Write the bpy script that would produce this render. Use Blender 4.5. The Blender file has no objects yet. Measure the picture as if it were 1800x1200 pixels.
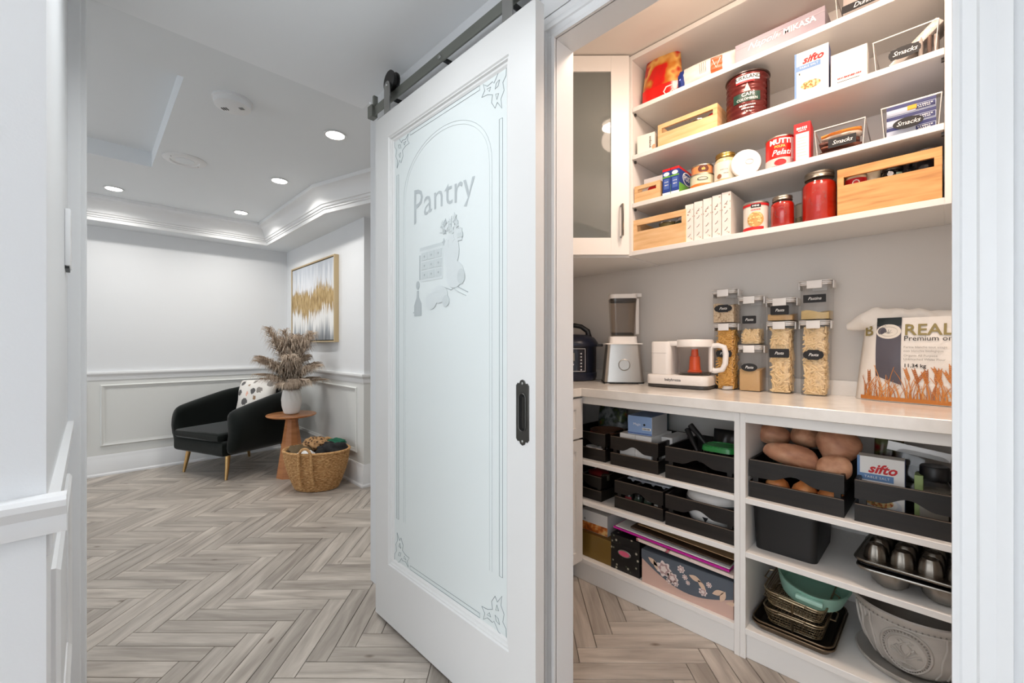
import bpy, bmesh, math, random
from mathutils import Vector, Matrix
R = math.radians
PI = math.pi
random.seed(7)
scene = bpy.context.scene
C = scene.collection

# ------------------------------------------------------------------ camera
cam_data = bpy.data.cameras.new('camera')
cam = bpy.data.objects.new('camera', cam_data)
C.objects.link(cam)
cam.location = (0, 0, 1.14)
cam.rotation_euler = (R(90), 0, R(45.3 - 90))
cam_data.sensor_width = 36.0
cam_data.lens = 753.0 / 1800.0 * 36.0
cam_data.shift_y = 6.0 / 1800.0
cam_data.clip_start = 0.02
scene.camera = cam

# ------------------------------------------------------------------ world, exposure
world = bpy.data.worlds.new('world')
scene.world = world
world.use_nodes = True
wb = world.node_tree.nodes['Background']
wb.inputs[0].default_value = (0.905, 0.95, 1.0, 1)
wb.inputs[1].default_value = 1.95
vs = scene.view_settings
vs.view_transform = 'Standard'
vs.look = 'None'
vs.exposure = 0.88
vs.gamma = 1.0
vs.use_curve_mapping = False

# ------------------------------------------------------------------ material helpers
MATS = {}
def nmat(name):
    m = bpy.data.materials.new(name)
    m.use_nodes = True
    nt = m.node_tree
    return m, nt, nt.nodes['Principled BSDF']

def lin(c):
    return tuple(((v / 12.92) if v <= 0.04045 else ((v + 0.055) / 1.055) ** 2.4) for v in [x / 255.0 for x in c]) + (1,)

def pbr(name, col, rough=0.5, metal=0.0, spec=0.5, bump=None, var=None, sheen=0, coat=0, emit=None):
    """col: sRGB 0-255.  bump=(scale,strength).  var=(scale, sRGB colour 2)."""
    if name in MATS: return MATS[name]
    m, nt, p = nmat(name)
    c = lin(col)
    p.inputs['Base Color'].default_value = c
    p.inputs['Roughness'].default_value = rough
    p.inputs['Metallic'].default_value = metal
    p.inputs['Specular IOR Level'].default_value = spec
    if sheen:
        p.inputs['Sheen Weight'].default_value = sheen
        p.inputs['Sheen Roughness'].default_value = 0.4
    if coat: p.inputs['Coat Weight'].default_value = coat
    if var or bump:
        tc = nt.nodes.new('ShaderNodeTexCoord')
    if var:
        n = nt.nodes.new('ShaderNodeTexNoise'); n.inputs['Scale'].default_value = var[0]; n.inputs['Detail'].default_value = 4
        nt.links.new(tc.outputs['Object'], n.inputs['Vector'])
        r = nt.nodes.new('ShaderNodeValToRGB')
        r.color_ramp.elements[0].position = 0.35; r.color_ramp.elements[1].position = 0.65
        r.color_ramp.elements[0].color = c; r.color_ramp.elements[1].color = lin(var[1])
        nt.links.new(n.outputs['Fac'], r.inputs['Fac'])
        nt.links.new(r.outputs['Color'], p.inputs['Base Color'])
    if bump:
        n2 = nt.nodes.new('ShaderNodeTexNoise'); n2.inputs['Scale'].default_value = bump[0]; n2.inputs['Detail'].default_value = 3
        nt.links.new(tc.outputs['Object'], n2.inputs['Vector'])
        b = nt.nodes.new('ShaderNodeBump'); b.inputs['Strength'].default_value = bump[1]; b.inputs['Distance'].default_value = 0.01
        nt.links.new(n2.outputs['Fac'], b.inputs['Height'])
        nt.links.new(b.outputs['Normal'], p.inputs['Normal'])
    if emit:
        p.inputs['Emission Color'].default_value = lin(emit[0]); p.inputs['Emission Strength'].default_value = emit[1]
    MATS[name] = m
    return m

def ramp_noise(name, stops, scale=8, tex='noise', rough=0.5, stretch=(1, 1, 1), detail=5, spec=0.4, bump=0.0, metal=0, interp='LINEAR', distort=0.0):
    """colour ramp over a noise/voronoi/wave texture in object space."""
    if name in MATS: return MATS[name]
    m, nt, p = nmat(name)
    tc = nt.nodes.new('ShaderNodeTexCoord')
    mp = nt.nodes.new('ShaderNodeMapping'); mp.inputs['Scale'].default_value = stretch
    nt.links.new(tc.outputs['Object'], mp.inputs['Vector'])
    if tex == 'noise':
        n = nt.nodes.new('ShaderNodeTexNoise'); n.inputs['Detail'].default_value = detail; n.inputs['Distortion'].default_value = distort; out = 'Fac'
    elif tex == 'voronoi':
        n = nt.nodes.new('ShaderNodeTexVoronoi'); out = 'Distance'
    elif tex == 'cell':
        n = nt.nodes.new('ShaderNodeTexVoronoi'); out = 'Color'
    n.inputs['Scale'].default_value = scale
    nt.links.new(mp.outputs['Vector'], n.inputs['Vector'])
    r = nt.nodes.new('ShaderNodeValToRGB'); cr = r.color_ramp; cr.interpolation = interp
    while len(cr.elements) > 1: cr.elements.remove(cr.elements[-1])
    cr.elements[0].position = stops[0][0]; cr.elements[0].color = lin(stops[0][1])
    for pos, col in stops[1:]:
        e = cr.elements.new(pos); e.color = lin(col)
    nt.links.new(n.outputs[out], r.inputs['Fac'])
    nt.links.new(r.outputs['Color'], p.inputs['Base Color'])
    p.inputs['Roughness'].default_value = rough
    p.inputs['Specular IOR Level'].default_value = spec
    p.inputs['Metallic'].default_value = metal
    if bump:
        b = nt.nodes.new('ShaderNodeBump'); b.inputs['Strength'].default_value = bump; b.inputs['Distance'].default_value = 0.005
        nt.links.new(n.outputs[out if out != 'Color' else 'Distance'], b.inputs['Height'])
        nt.links.new(b.outputs['Normal'], p.inputs['Normal'])
    MATS[name] = m
    return m

def clear(name, tint=(255, 255, 255), gloss=0.06, fr=1.35):
    """thin clear plastic or glass sheet"""
    if name in MATS: return MATS[name]
    m, nt, p = nmat(name)
    nt.nodes.remove(p)
    out = nt.nodes['Material Output']
    t = nt.nodes.new('ShaderNodeBsdfTransparent'); t.inputs[0].default_value = lin(tint)
    g = nt.nodes.new('ShaderNodeBsdfGlossy'); g.inputs['Roughness'].default_value = gloss
    lw = nt.nodes.new('ShaderNodeLayerWeight'); lw.inputs[0].default_value = 0.5
    pw = nt.nodes.new('ShaderNodeMath'); pw.operation = 'POWER'; pw.inputs[1].default_value = 3.5; nt.links.new(lw.outputs['Facing'], pw.inputs[0])
    f = nt.nodes.new('ShaderNodeMath'); f.operation = 'MULTIPLY_ADD'; f.inputs[1].default_value = 0.75; f.inputs[2].default_value = ((fr - 1) / (fr + 1)) ** 2; nt.links.new(pw.outputs[0], f.inputs[0])
    mx = nt.nodes.new('ShaderNodeMixShader')
    nt.links.new(f.outputs[0], mx.inputs[0]); nt.links.new(t.outputs[0], mx.inputs[1]); nt.links.new(g.outputs[0], mx.inputs[2])
    nt.links.new(mx.outputs[0], out.inputs[0])
    MATS[name] = m
    return m

def emissive(name, col, strength):
    if name in MATS: return MATS[name]
    m, nt, p = nmat(name)
    p.inputs['Base Color'].default_value = lin(col)
    p.inputs['Emission Color'].default_value = lin(col); p.inputs['Emission Strength'].default_value = strength
    MATS[name] = m
    return m

# ------------------------------------------------------------------ mesh helpers
class B:
    def __init__(s): s.bm = bmesh.new(); s.mi = 0
    def _m(s, faces):
        for f in faces: f.material_index = s.mi
    def raw(s, verts, faces):
        vs_ = [s.bm.verts.new(v) for v in verts]
        fs = []
        for f in faces:
            try: fs.append(s.bm.faces.new([vs_[i] for i in f]))
            except ValueError: pass
        s._m(fs); return s
    def box(s, x0, y0, z0, x1, y1, z1, bev=0.0, seg=1):
        v = [(x0, y0, z0), (x1, y0, z0), (x1, y1, z0), (x0, y1, z0), (x0, y0, z1), (x1, y0, z1), (x1, y1, z1), (x0, y1, z1)]
        vs_ = [s.bm.verts.new(p) for p in v]
        fs = [s.bm.faces.new([vs_[i] for i in f]) for f in ((0, 3, 2, 1), (4, 5, 6, 7), (0, 1, 5, 4), (1, 2, 6, 5), (2, 3, 7, 6), (3, 0, 4, 7))]
        s._m(fs)
        if bev:
            es = list({e for f in fs for e in f.edges})
            r = bmesh.ops.bevel(s.bm, geom=es, offset=bev, segments=seg, profile=0.5, affect='EDGES')
            s._m(r['faces'])
        return s
    def prism(s, pts, a0, a1, axis='z', bev=0.0, seg=1):
        def mk(p, a):
            return (p[0], p[1], a) if axis == 'z' else ((p[0], a, p[1]) if axis == 'y' else (a, p[0], p[1]))
        n = len(pts)
        lo = [s.bm.verts.new(mk(p, a0)) for p in pts]; hi = [s.bm.verts.new(mk(p, a1)) for p in pts]
        fs = [s.bm.faces.new(lo), s.bm.faces.new(hi)]
        for i in range(n):
            fs.append(s.bm.faces.new([lo[i], lo[(i + 1) % n], hi[(i + 1) % n], hi[i]]))
        s._m(fs)
        bmesh.ops.recalc_face_normals(s.bm, faces=fs)
        if bev:
            es = list({e for f in fs[:2] for e in f.edges})
            r = bmesh.ops.bevel(s.bm, geom=es, offset=bev, segments=seg, profile=0.5, affect='EDGES')
            s._m(r['faces'])
        return s
    def lathe(s, prof, seg=28, cx=0, cy=0, sx=1, sy=1, fn=None, cap=True):
        rings = []
        for r, z in prof:
            ring = []
            for i in range(seg):
                a = 2 * PI * i / seg
                rr = fn(r, a, z) if fn else r
                ring.append(s.bm.verts.new((cx + rr * math.cos(a) * sx, cy + rr * math.sin(a) * sy, z)))
            rings.append(ring)
        fs = []
        for k in range(len(rings) - 1):
            for i in range(seg):
                j = (i + 1) % seg
                fs.append(s.bm.faces.new([rings[k][i], rings[k][j], rings[k + 1][j], rings[k + 1][i]]))
        if cap:
            fs.append(s.bm.faces.new(list(reversed(rings[0])))); fs.append(s.bm.faces.new(rings[-1]))
        s._m(fs); return s
    def tube(s, pts, r, seg=8, closed=False, cap=True):
        P = [Vector(p) for p in pts]; n = len(P); rings = []
        rs = r if isinstance(r, (list, tuple)) else [r] * n
        up = None
        for i in range(n):
            if closed: t = (P[(i + 1) % n] - P[i - 1]).normalized()
            else: t = (P[min(i + 1, n - 1)] - P[max(i - 1, 0)]).normalized()
            if up is None:
                up = Vector((0, 0, 1)) if abs(t.z) < 0.9 else Vector((1, 0, 0))
            a = t.cross(up)
            if a.length < 1e-6: a = t.cross(Vector((0, 1, 0.1)))
            a.normalize(); b = a.cross(t).normalized(); up = b
            rings.append([s.bm.verts.new(P[i] + a * math.cos(2 * PI * k / seg) * rs[i] + b * math.sin(2 * PI * k / seg) * rs[i]) for k in range(seg)])
        fs = []
        for i in range(n if closed else n - 1):
            q = rings[(i + 1) % n]
            for k in range(seg):
                j = (k + 1) % seg
                fs.append(s.bm.faces.new([rings[i][k], q[k], q[j], rings[i][j]]))
        if cap and not closed:
            fs.append(s.bm.faces.new(rings[0])); fs.append(s.bm.faces.new(list(reversed(rings[-1]))))
        s._m(fs); return s
    def ball(s, c, r, u=16, v=10, fn=None, M=None):
        if not isinstance(r, (list, tuple)): r = (r, r, r)
        rings = []
        top = None
        def put(p):
            p = Vector(p)
            if fn: p = fn(p)
            p = Vector((p.x * r[0], p.y * r[1], p.z * r[2]))
            if M: p = M @ p
            return s.bm.verts.new(Vector(c) + p)
        bot = put((0, 0, -1)); top = put((0, 0, 1))
        for k in range(1, v):
            ph = -PI / 2 + PI * k / v
            rings.append([put((math.cos(ph) * math.cos(2 * PI * i / u), math.cos(ph) * math.sin(2 * PI * i / u), math.sin(ph))) for i in range(u)])
        fs = []
        for i in range(u):
            j = (i + 1) % u
            fs.append(s.bm.faces.new([bot, rings[0][j], rings[0][i]]))
            fs.append(s.bm.faces.new([top, rings[-1][i], rings[-1][j]]))
            for k in range(len(rings) - 1):
                fs.append(s.bm.faces.new([rings[k][i], rings[k][j], rings[k + 1][j], rings[k + 1][i]]))
        s._m(fs); return s
    def grid(s, fn, nu, nv, close_u=False):
        g = [[s.bm.verts.new(fn(i / nu, j / nv)) for i in range(nu if close_u else nu + 1)] for j in range(nv + 1)]
        fs = []
        for j in range(nv):
            for i in range(nu):
                i2 = (i + 1) % nu if close_u else i + 1
                fs.append(s.bm.faces.new([g[j][i], g[j][i2], g[j + 1][i2], g[j + 1][i]]))
        s._m(fs); return s
    def sweep(s, path, prof, closed=False):
        """profile (offset to the left of travel, z) swept along a mitred plan path"""
        n = len(path); rings = []
        for i in range(n):
            p = Vector(path[i])
            d0 = (Vector(path[i]) - Vector(path[i - 1])).normalized() if (i > 0 or closed) else None
            d1 = (Vector(path[(i + 1) % n]) - Vector(path[i])).normalized() if (i < n - 1 or closed) else None
            if d0 is None: d0 = d1
            if d1 is None: d1 = d0
            n0 = Vector((-d0.y, d0.x)); n1 = Vector((-d1.y, d1.x))
            m = (n0 + n1).normalized(); m = m / max(0.3, m.dot(n0))
            rings.append([s.bm.verts.new((p.x + m.x * o, p.y + m.y * o, z)) for o, z in prof])
        fs = []; k = len(prof)
        for i in range(n if closed else n - 1):
            q = rings[(i + 1) % n]
            for j in range(k):
                j2 = (j + 1) % k
                fs.append(s.bm.faces.new([rings[i][j], q[j], q[j2], rings[i][j2]]))
        if not closed:
            fs.append(s.bm.faces.new(rings[0])); fs.append(s.bm.faces.new(list(reversed(rings[-1]))))
        bmesh.ops.recalc_face_normals(s.bm, faces=fs)
        s._m(fs); return s

def rrect(w, h, r, n=4, cx=0, cy=0):
    pts = []
    for (sx, sy, a0) in ((1, 1, 0), (-1, 1, 90), (-1, -1, 180), (1, -1, 270)):
        for k in range(n + 1):
            a = R(a0 + 90 * k / n)
            pts.append((cx + sx * (w / 2 - r) + r * math.cos(a), cy + sy * (h / 2 - r) + r * math.sin(a)))
    return pts
def ellipse(a, b, n=24, cx=0, cy=0):
    return [(cx + a * math.cos(2 * PI * i / n), cy + b * math.sin(2 * PI * i / n)) for i in range(n)]

def link(name, me, parent=None):
    o = bpy.data.objects.new(name, me); C.objects.link(o)
    if parent is not None: o.parent = parent
    return o
def obj(name, b, mat, parent=None, smooth=None, loc=None, rz=0, label=None, kind=None):
    me = bpy.data.meshes.new(name)
    b.bm.normal_update(); b.bm.to_mesh(me); b.bm.free()
    for m in (mat if isinstance(mat, (list, tuple)) else [mat]): me.materials.append(m)
    if smooth is not None:
        me.polygons.foreach_set('use_smooth', [True] * len(me.polygons))
        me.set_sharp_from_angle(angle=R(smooth))
    o = link(name, me, parent)
    if loc: o.location = loc
    if rz: o.rotation_euler.z = rz
    if label: o['label'] = label
    if kind: o['kind'] = kind
    return o
def tag(o, label, cat, group=None, kind=None):
    o['label'] = label; o['category'] = cat
    if group: o['group'] = group
    if kind: o['kind'] = kind
    return o
def thing(name, label, cat, loc=(0, 0, 0), rz=0, group=None):
    o = bpy.data.objects.new(name, None); C.objects.link(o)
    o.empty_display_size = 0.05
    o.location = loc; o.rotation_euler = (0, 0, rz)
    return tag(o, label, cat, group)
def struct(name, b, mat, parent=None, smooth=None):
    o = obj(name, b, mat, parent, smooth)
    if parent is None: o['kind'] = 'structure'
    return o
def copy_tree(o, parent=None):
    c = o.copy(); C.objects.link(c); c.parent = parent
    for ch in list(o.children): copy_tree(ch, c)
    return c

def text_mesh(s, size, shear=0.0, bold=0.0, spacing=1.0, align='CENTER'):
    cu = bpy.data.curves.new('lettering', 'FONT')
    cu.body = s; cu.size = size; cu.shear = shear; cu.align_x = align; cu.align_y = 'CENTER'
    cu.resolution_u = 2; cu.offset = bold; cu.space_character = spacing
    o = bpy.data.objects.new('lettering', cu); C.objects.link(o)
    bpy.context.view_layer.update()
    dg = bpy.context.evaluated_depsgraph_get()
    me = bpy.data.meshes.new_from_object(o.evaluated_get(dg))
    bpy.data.objects.remove(o); bpy.data.curves.remove(cu)
    return me
def lettering(s, size, mat, parent, x=0, z=0, y=-0.0012, shear=0.0, bold=0.0, spacing=1.0, align='CENTER', bend=None, fn=None, rot=0, sx=1.0, name='lettering'):
    """text on the front (facing -Y) of a thing.  bend=radius wraps it round a can centred on (0, bendY)."""
    me = text_mesh(s, size, shear, bold, spacing, align)
    cr, sr = math.cos(rot), math.sin(rot)
    for v in me.vertices:
        u0, w0 = v.co.x * sx, v.co.y
        u, w = u0 * cr - w0 * sr + x, u0 * sr + w0 * cr + z
        if bend:
            Rr, cy = bend
            a = u / Rr
            v.co = (Rr * math.sin(a), cy - Rr * math.cos(a), w)
        elif fn: v.co = fn(u, w)
        else: v.co = (u, y, w)
    me.materials.clear(); me.materials.append(mat)
    return link(name, me, parent)
def decal(name, pts, mat, parent, y=-0.0006, thick=0.0006, fn=None):
    """flat print or sticker on the front (facing -Y)"""
    b = B()
    if fn:
        vs_ = [b.bm.verts.new(fn(*p)) for p in pts]; b.bm.faces.new(vs_)
    else:
        b.prism(pts, y, y + thick, 'y')
    return obj(name, b, mat, parent)
def band(name, Rr, z0, z1, a0, a1, mat, parent, cy=0, n=16, off=0.0008):
    """paper label round part of a can; angles in degrees from the front, to the right"""
    b = B()
    b.grid(lambda u, v: ((Rr + off) * math.sin(R(a0 + (a1 - a0) * u)), cy - (Rr + off) * math.cos(R(a0 + (a1 - a0) * u)), z0 + (z1 - z0) * v), n, 1)
    return obj(name, b, mat, parent, smooth=60)
def band_disc(name, Rr, zc, ac, rad, mat, parent, cy=0, off=0.0012, sq=1.0, n=20):
    b = B(); c = b.bm.verts.new(((Rr + off) * math.sin(R(ac)), cy - (Rr + off) * math.cos(R(ac)), zc)); ring = []
    for k in (0.5, 1.0):
        ring.append([b.bm.verts.new(((Rr + off) * math.sin(R(ac) + k * rad * math.cos(2 * PI * i / n) / Rr), cy - (Rr + off) * math.cos(R(ac) + k * rad * math.cos(2 * PI * i / n) / Rr), zc + k * rad * sq * math.sin(2 * PI * i / n))) for i in range(n)])
    for i in range(n):
        j = (i + 1) % n
        b.bm.faces.new([c, ring[0][i], ring[0][j]]); b.bm.faces.new([ring[0][i], ring[1][i], ring[1][j], ring[0][j]])
    return obj(name, b, mat, parent, smooth=60)
FRONT = -PI / 2        # rotation that turns a thing's front (-Y) to the pantry opening (-X)
# ------------------------------------------------------------------ common materials
WHITE = pbr('white_paint', (226, 228, 230), 0.5, bump=(220, 0.03))
CEILM = pbr('ceiling_paint', (234, 238, 241), 0.7); CEILH = pbr('hall_ceiling_lit_tone', (244, 247, 250), 0.7)  # hall ceiling's brighter light put into its colour, lighter than the far ceiling
TRIMW = pbr('trim_paint', (232, 233, 234), 0.35)
WAINS = pbr('wainscot_paint', (220, 221, 218), 0.5)
PANTRY = pbr('pantry_wall_paint', (216, 212, 207), 0.6)
CABW = pbr('cabinet_paint', (235, 232, 228), 0.38)
QUARTZ = pbr('quartz', (238, 234, 228), 0.16, var=(14, (228, 223, 216)))
BLACK = pbr('black_plastic', (18, 18, 20), 0.4)
STEEL = pbr('brushed_steel', (168, 168, 166), 0.32, metal=1.0)
DARKST = pbr('dark_steel', (136, 138, 132), 0.45, metal=0.75)
PAPERW = pbr('white_card', (238, 236, 232), 0.55)
INKB = pbr('black_ink', (20, 20, 22), 0.6)
INKW = pbr('white_ink', (244, 244, 242), 0.6)
INKR = pbr('red_ink', (205, 24, 30), 0.5)
CHALK = pbr('chalkboard', (24, 25, 28), 0.65)
GREYINK = pbr('grey_ink', (150, 148, 144), 0.6)

# ------------------------------------------------------------------ lights of the place
def downlight(x, y, z, label, power=14, col=(1.0, 0.965, 0.92)):
    t = thing('recessed_light', label, 'ceiling light', (x, y, z), 0, 'recessed ceiling lights')
    b = B(); b.lathe([(0.056, 0.0), (0.062, -0.003), (0.062, -0.006), (0.05, -0.006), (0.05, 0.0)], 32, cap=False); obj('trim_ring', b, TRIMW, t, 40)
    b = B(); b.lathe([(0.05, -0.001), (0.05, -0.0035)], 32); obj('lens', b, emissive('lamp_lens', (255, 250, 240), 14), t)
    ld = bpy.data.lights.new('downlight', 'AREA'); ld.shape = 'DISK'; ld.size = 0.09; ld.energy = power; ld.color = col
    ld.spread = R(150)
    lo = bpy.data.objects.new('downlight', ld); C.objects.link(lo); lo.parent = t; lo.location = (0, 0, -0.012)
    return t

# ------------------------------------------------------------------ floor
b = B(); b.box(-3.7, -3.0, -0.08, 2.75, 5.35, -0.007)
floor = struct('floor', b, pbr('grout', (120, 112, 104), 0.9))
def plank_material():
    m, nt, p = nmat('weathered_wood_plank')
    N = nt.nodes.new; L = nt.links.new
    uv = N('ShaderNodeUVMap'); uv.uv_map = 'UVMap'
    oi = N('ShaderNodeObjectInfo'); ge = N('ShaderNodeNewGeometry')
    add = N('ShaderNodeMath'); add.operation = 'ADD'; L(oi.outputs['Random'], add.inputs[0]); L(ge.outputs['Random Per Island'], add.inputs[1])
    fr = N('ShaderNodeMath'); fr.operation = 'FRACT'; L(add.outputs[0], fr.inputs[0])
    mul = N('ShaderNodeMath'); mul.operation = 'MULTIPLY'; mul.inputs[1].default_value = 57.0; L(fr.outputs[0], mul.inputs[0])
    cmb = N('ShaderNodeCombineXYZ'); L(mul.outputs[0], cmb.inputs[2])
    va = N('ShaderNodeVectorMath'); va.operation = 'ADD'; L(uv.outputs[0], va.inputs[0]); L(cmb.outputs[0], va.inputs[1])
    mp = N('ShaderNodeMapping'); mp.inputs['Scale'].default_value = (1.3, 10, 1); L(va.outputs[0], mp.inputs[0])
    n1 = N('ShaderNodeTexNoise'); n1.inputs['Scale'].default_value = 2.2; n1.inputs['Detail'].default_value = 6; n1.inputs['Distortion'].default_value = 0.6; L(mp.outputs[0], n1.inputs['Vector'])
    mp2 = N('ShaderNodeMapping'); mp2.inputs['Scale'].default_value = (5, 60, 1); L(va.outputs[0], mp2.inputs[0])
    n2 = N('ShaderNodeTexNoise'); n2.inputs['Scale'].default_value = 3; n2.inputs['Detail'].default_value = 4; L(mp2.outputs[0], n2.inputs['Vector'])
    r1 = N('ShaderNodeValToRGB'); cr = r1.color_ramp
    cr.elements[0].position = 0.28; cr.elements[0].color = lin((152, 144, 136))
    cr.elements[1].position = 0.72; cr.elements[1].color = lin((206, 198, 189))
    e = cr.elements.new(0.5); e.color = lin((182, 174, 165))
    L(n1.outputs['Fac'], r1.inputs['Fac'])
    r2 = N('ShaderNodeValToRGB'); r2.color_ramp.elements[0].position = 0.3; r2.color_ramp.elements[0].color = (0.92, 0.91, 0.90, 1); r2.color_ramp.elements[1].position = 0.6; r2.color_ramp.elements[1].color = (1, 1, 1, 1)
    L(n2.outputs['Fac'], r2.inputs['Fac'])
    mx = N('ShaderNodeMix'); mx.data_type = 'RGBA'; mx.blend_type = 'MULTIPLY'; mx.inputs[0].default_value = 1
    L(r1.outputs['Color'], mx.inputs[6]); L(r2.outputs['Color'], mx.inputs[7])
    r3 = N('ShaderNodeValToRGB'); r3.color_ramp.elements[0].color = (0.77, 0.755, 0.74, 1); r3.color_ramp.elements[1].color = (1.08, 1.06, 1.04, 1)
    L(fr.outputs[0], r3.inputs['Fac'])
    mx2 = N('ShaderNodeMix'); mx2.data_type = 'RGBA'; mx2.blend_type = 'MULTIPLY'; mx2.inputs[0].default_value = 1
    L(mx.outputs[2], mx2.inputs[6]); L(r3.outputs['Color'], mx2.inputs[7])
    # knots
    mp3 = N('ShaderNodeMapping'); mp3.inputs['Scale'].default_value = (4, 9, 1); L(va.outputs[0], mp3.inputs[0])
    vo = N('ShaderNodeTexVoronoi'); vo.inputs['Scale'].default_value = 1.0; L(mp3.outputs[0], vo.inputs['Vector'])
    r4 = N('ShaderNodeValToRGB'); r4.color_ramp.elements[0].position = 0.03; r4.color_ramp.elements[0].color = (0.45, 0.4, 0.36, 1); r4.color_ramp.elements[1].position = 0.10; r4.color_ramp.elements[1].color = (1, 1, 1, 1)
    L(vo.outputs['Distance'], r4.inputs['Fac'])
    mx3 = N('ShaderNodeMix'); mx3.data_type = 'RGBA'; mx3.blend_type = 'MULTIPLY'; mx3.inputs[0].default_value = 1
    L(mx2.outputs[2], mx3.inputs[6]); L(r4.outputs['Color'], mx3.inputs[7])
    L(mx3.outputs[2], p.inputs['Base Color'])
    p.inputs['Roughness'].default_value = 0.42; p.inputs['Specular IOR Level'].default_value = 0.4
    bu = N('ShaderNodeBump'); bu.inputs['Strength'].default_value = 0.12; bu.inputs['Distance'].default_value = 0.003
    L(n2.outputs['Fac'], bu.inputs['Height']); L(bu.outputs['Normal'], p.inputs['Normal'])
    return m
PLANK = plank_material()
PW, PL_, GAP = 0.076, 0.456, 0.0011
def plank_bm(bm, uvl, M):
    x0, x1, y0, y1 = GAP, PL_ - GAP, GAP, PW - GAP; c = 0.0012; z0, z1 = -0.009, 0.0
    co = [(x0, y0, z0), (x1, y0, z0), (x1, y1, z0), (x0, y1, z0), (x0, y0, z1 - c), (x1, y0, z1 - c), (x1, y1, z1 - c), (x0, y1, z1 - c),
          (x0 + c, y0 + c, z1), (x1 - c, y0 + c, z1), (x1 - c, y1 - c, z1), (x0 + c, y1 - c, z1)]
    v = [bm.verts.new(M @ Vector(p)) for p in co]
    for f in ((0, 1, 5, 4), (1, 2, 6, 5), (2, 3, 7, 6), (3, 0, 4, 7), (4, 5, 9, 8), (5, 6, 10, 9), (6, 7, 11, 10), (7, 4, 8, 11), (8, 9, 10, 11)):
        fc = bm.faces.new([v[i] for i in f])
        for lp, i in zip(fc.loops, f): lp[uvl].uv = (co[i][0], co[i][1])
fwd = Vector((math.cos(R(45.3)), math.sin(R(45.3)))); rgt = Vector((fwd.y, -fwd.x))
diag_f = Vector((math.sqrt(.5), math.sqrt(.5))); diag_r = Vector((math.sqrt(.5), -math.sqrt(.5)))
a_ref, b_ref = -1.437, 1.691          # corner of one plank, in the 45 degree frame
planks = []
m6 = 6
for cy in range(-70, 75):
    for cx in range(-75, 75):
        dd = (cx - cy) % (2 * m6)
        if dd == 0: horiz = True
        elif dd == 2 * m6 - 1: horiz = False
        else: continue
        a0 = a_ref + cx * PW; b0 = b_ref + cy * PW
        if horiz: ca, cb = a0 + PL_ / 2, b0 + PW / 2
        else: ca, cb = a0 + PW / 2, b0 + PL_ / 2
        ctr = diag_r * ca + diag_f * cb
        if not (-2.6 < ctr.x < 2.5 and -1.6 < ctr.y < 5.36): continue
        if ctr.x > 1.75 and ctr.y > 3.45: continue
        if ctr.x > 1.95 and ctr.y < 1.85: continue
        Z = ctr.dot(fwd); Lx = ctr.dot(rgt)
        vis = 1e9
        if Z > 0.3:
            px = 900 + 753 * Lx / Z; py = 606 + 753 * 1.14 / Z
            if (110 < px < 840 and py < 1290) or (960 < px < 1480 and py < 1290 and ctr.x < 1.8 and ctr.y < 1.4): vis = Z
        planks.append((vis, horiz, a0, b0))
planks.sort(key=lambda t: t[0])
me_plank = bpy.data.meshes.new('plank'); bm = bmesh.new(); uvl = bm.loops.layers.uv.new('UVMap')
plank_bm(bm, uvl, Matrix.Identity(4)); bm.normal_update(); bm.to_mesh(me_plank); bm.free(); me_plank.materials.append(PLANK)
def plank_matrix(h, a0, b0):
    if h: o = diag_r * a0 + diag_f * b0; return Matrix.Translation((o.x, o.y, 0)) @ Matrix.Rotation(R(-45), 4, 'Z')
    o = diag_r * (a0 + PW) + diag_f * b0
    return Matrix.Translation((o.x, o.y, 0)) @ Matrix.Rotation(R(45), 4, 'Z')
bm = bmesh.new(); uvl = bm.loops.layers.uv.new('UVMap')
for i, (v, h, a0, b0) in enumerate(planks):
    M = plank_matrix(h, a0, b0)
    if i < 300:
        o = link('plank', me_plank, floor); o.matrix_local = M
    else: plank_bm(bm, uvl, M)
me = bpy.data.meshes.new('planks'); bm.normal_update(); bm.to_mesh(me); bm.free(); me.materials.append(PLANK)
o = link('planks', me, floor); o['kind'] = 'stuff'

# ------------------------------------------------------------------ room shell
b = B(); b.box(-3.7, 5.17, -0.05, 1.577, 5.30, 2.62); wall_back = struct('wall_back', b, WHITE)
b = B(); b.box(1.577, 3.284, -0.05, 2.75, 5.30, 2.62); wall_right = struct('wall_right', b, WHITE)
b = B(); b.box(2.62, 1.85, -0.05, 2.75, 3.284, 2.62); struct('wall_corridor', b, WHITE)
# unseen far left wall; window added to let in fill light
b = B(); x0, x1 = -3.7, -3.6
b.box(x0, 2.0, -0.05, x1, 2.4, 2.62); b.box(x0, 4.8, -0.05, x1, 5.17, 2.62); b.box(x0, 2.4, -0.05, x1, 4.8, 0.85); b.box(x0, 2.4, 2.0, x1, 4.8, 2.62)
struct('wall_left', b, WHITE)
w1 = bpy.data.objects.new('added_window_1', None); C.objects.link(w1); w1['kind'] = 'structure'; w1.location = (-3.65, 3.6, 0.85)
for y in (-1.2, -0.61, -0.02, 0.57, 1.16):
    b = B(); b.box(-0.03, y, 0, 0.03, y + 0.04, 1.15); obj('window_frame', b, TRIMW, w1)
for z in (0, 1.11):
    b = B(); b.box(-0.03, -1.16, z, 0.03, 1.16, z + 0.04); obj('window_frame', b, TRIMW, w1)
for y in (-1.16, -0.57, 0.02, 0.61):
    b = B(); b.box(-0.003, y, 0.04, 0.003, y + 0.55, 1.11); obj('pane', b, clear('window_glass'), w1)
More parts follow.
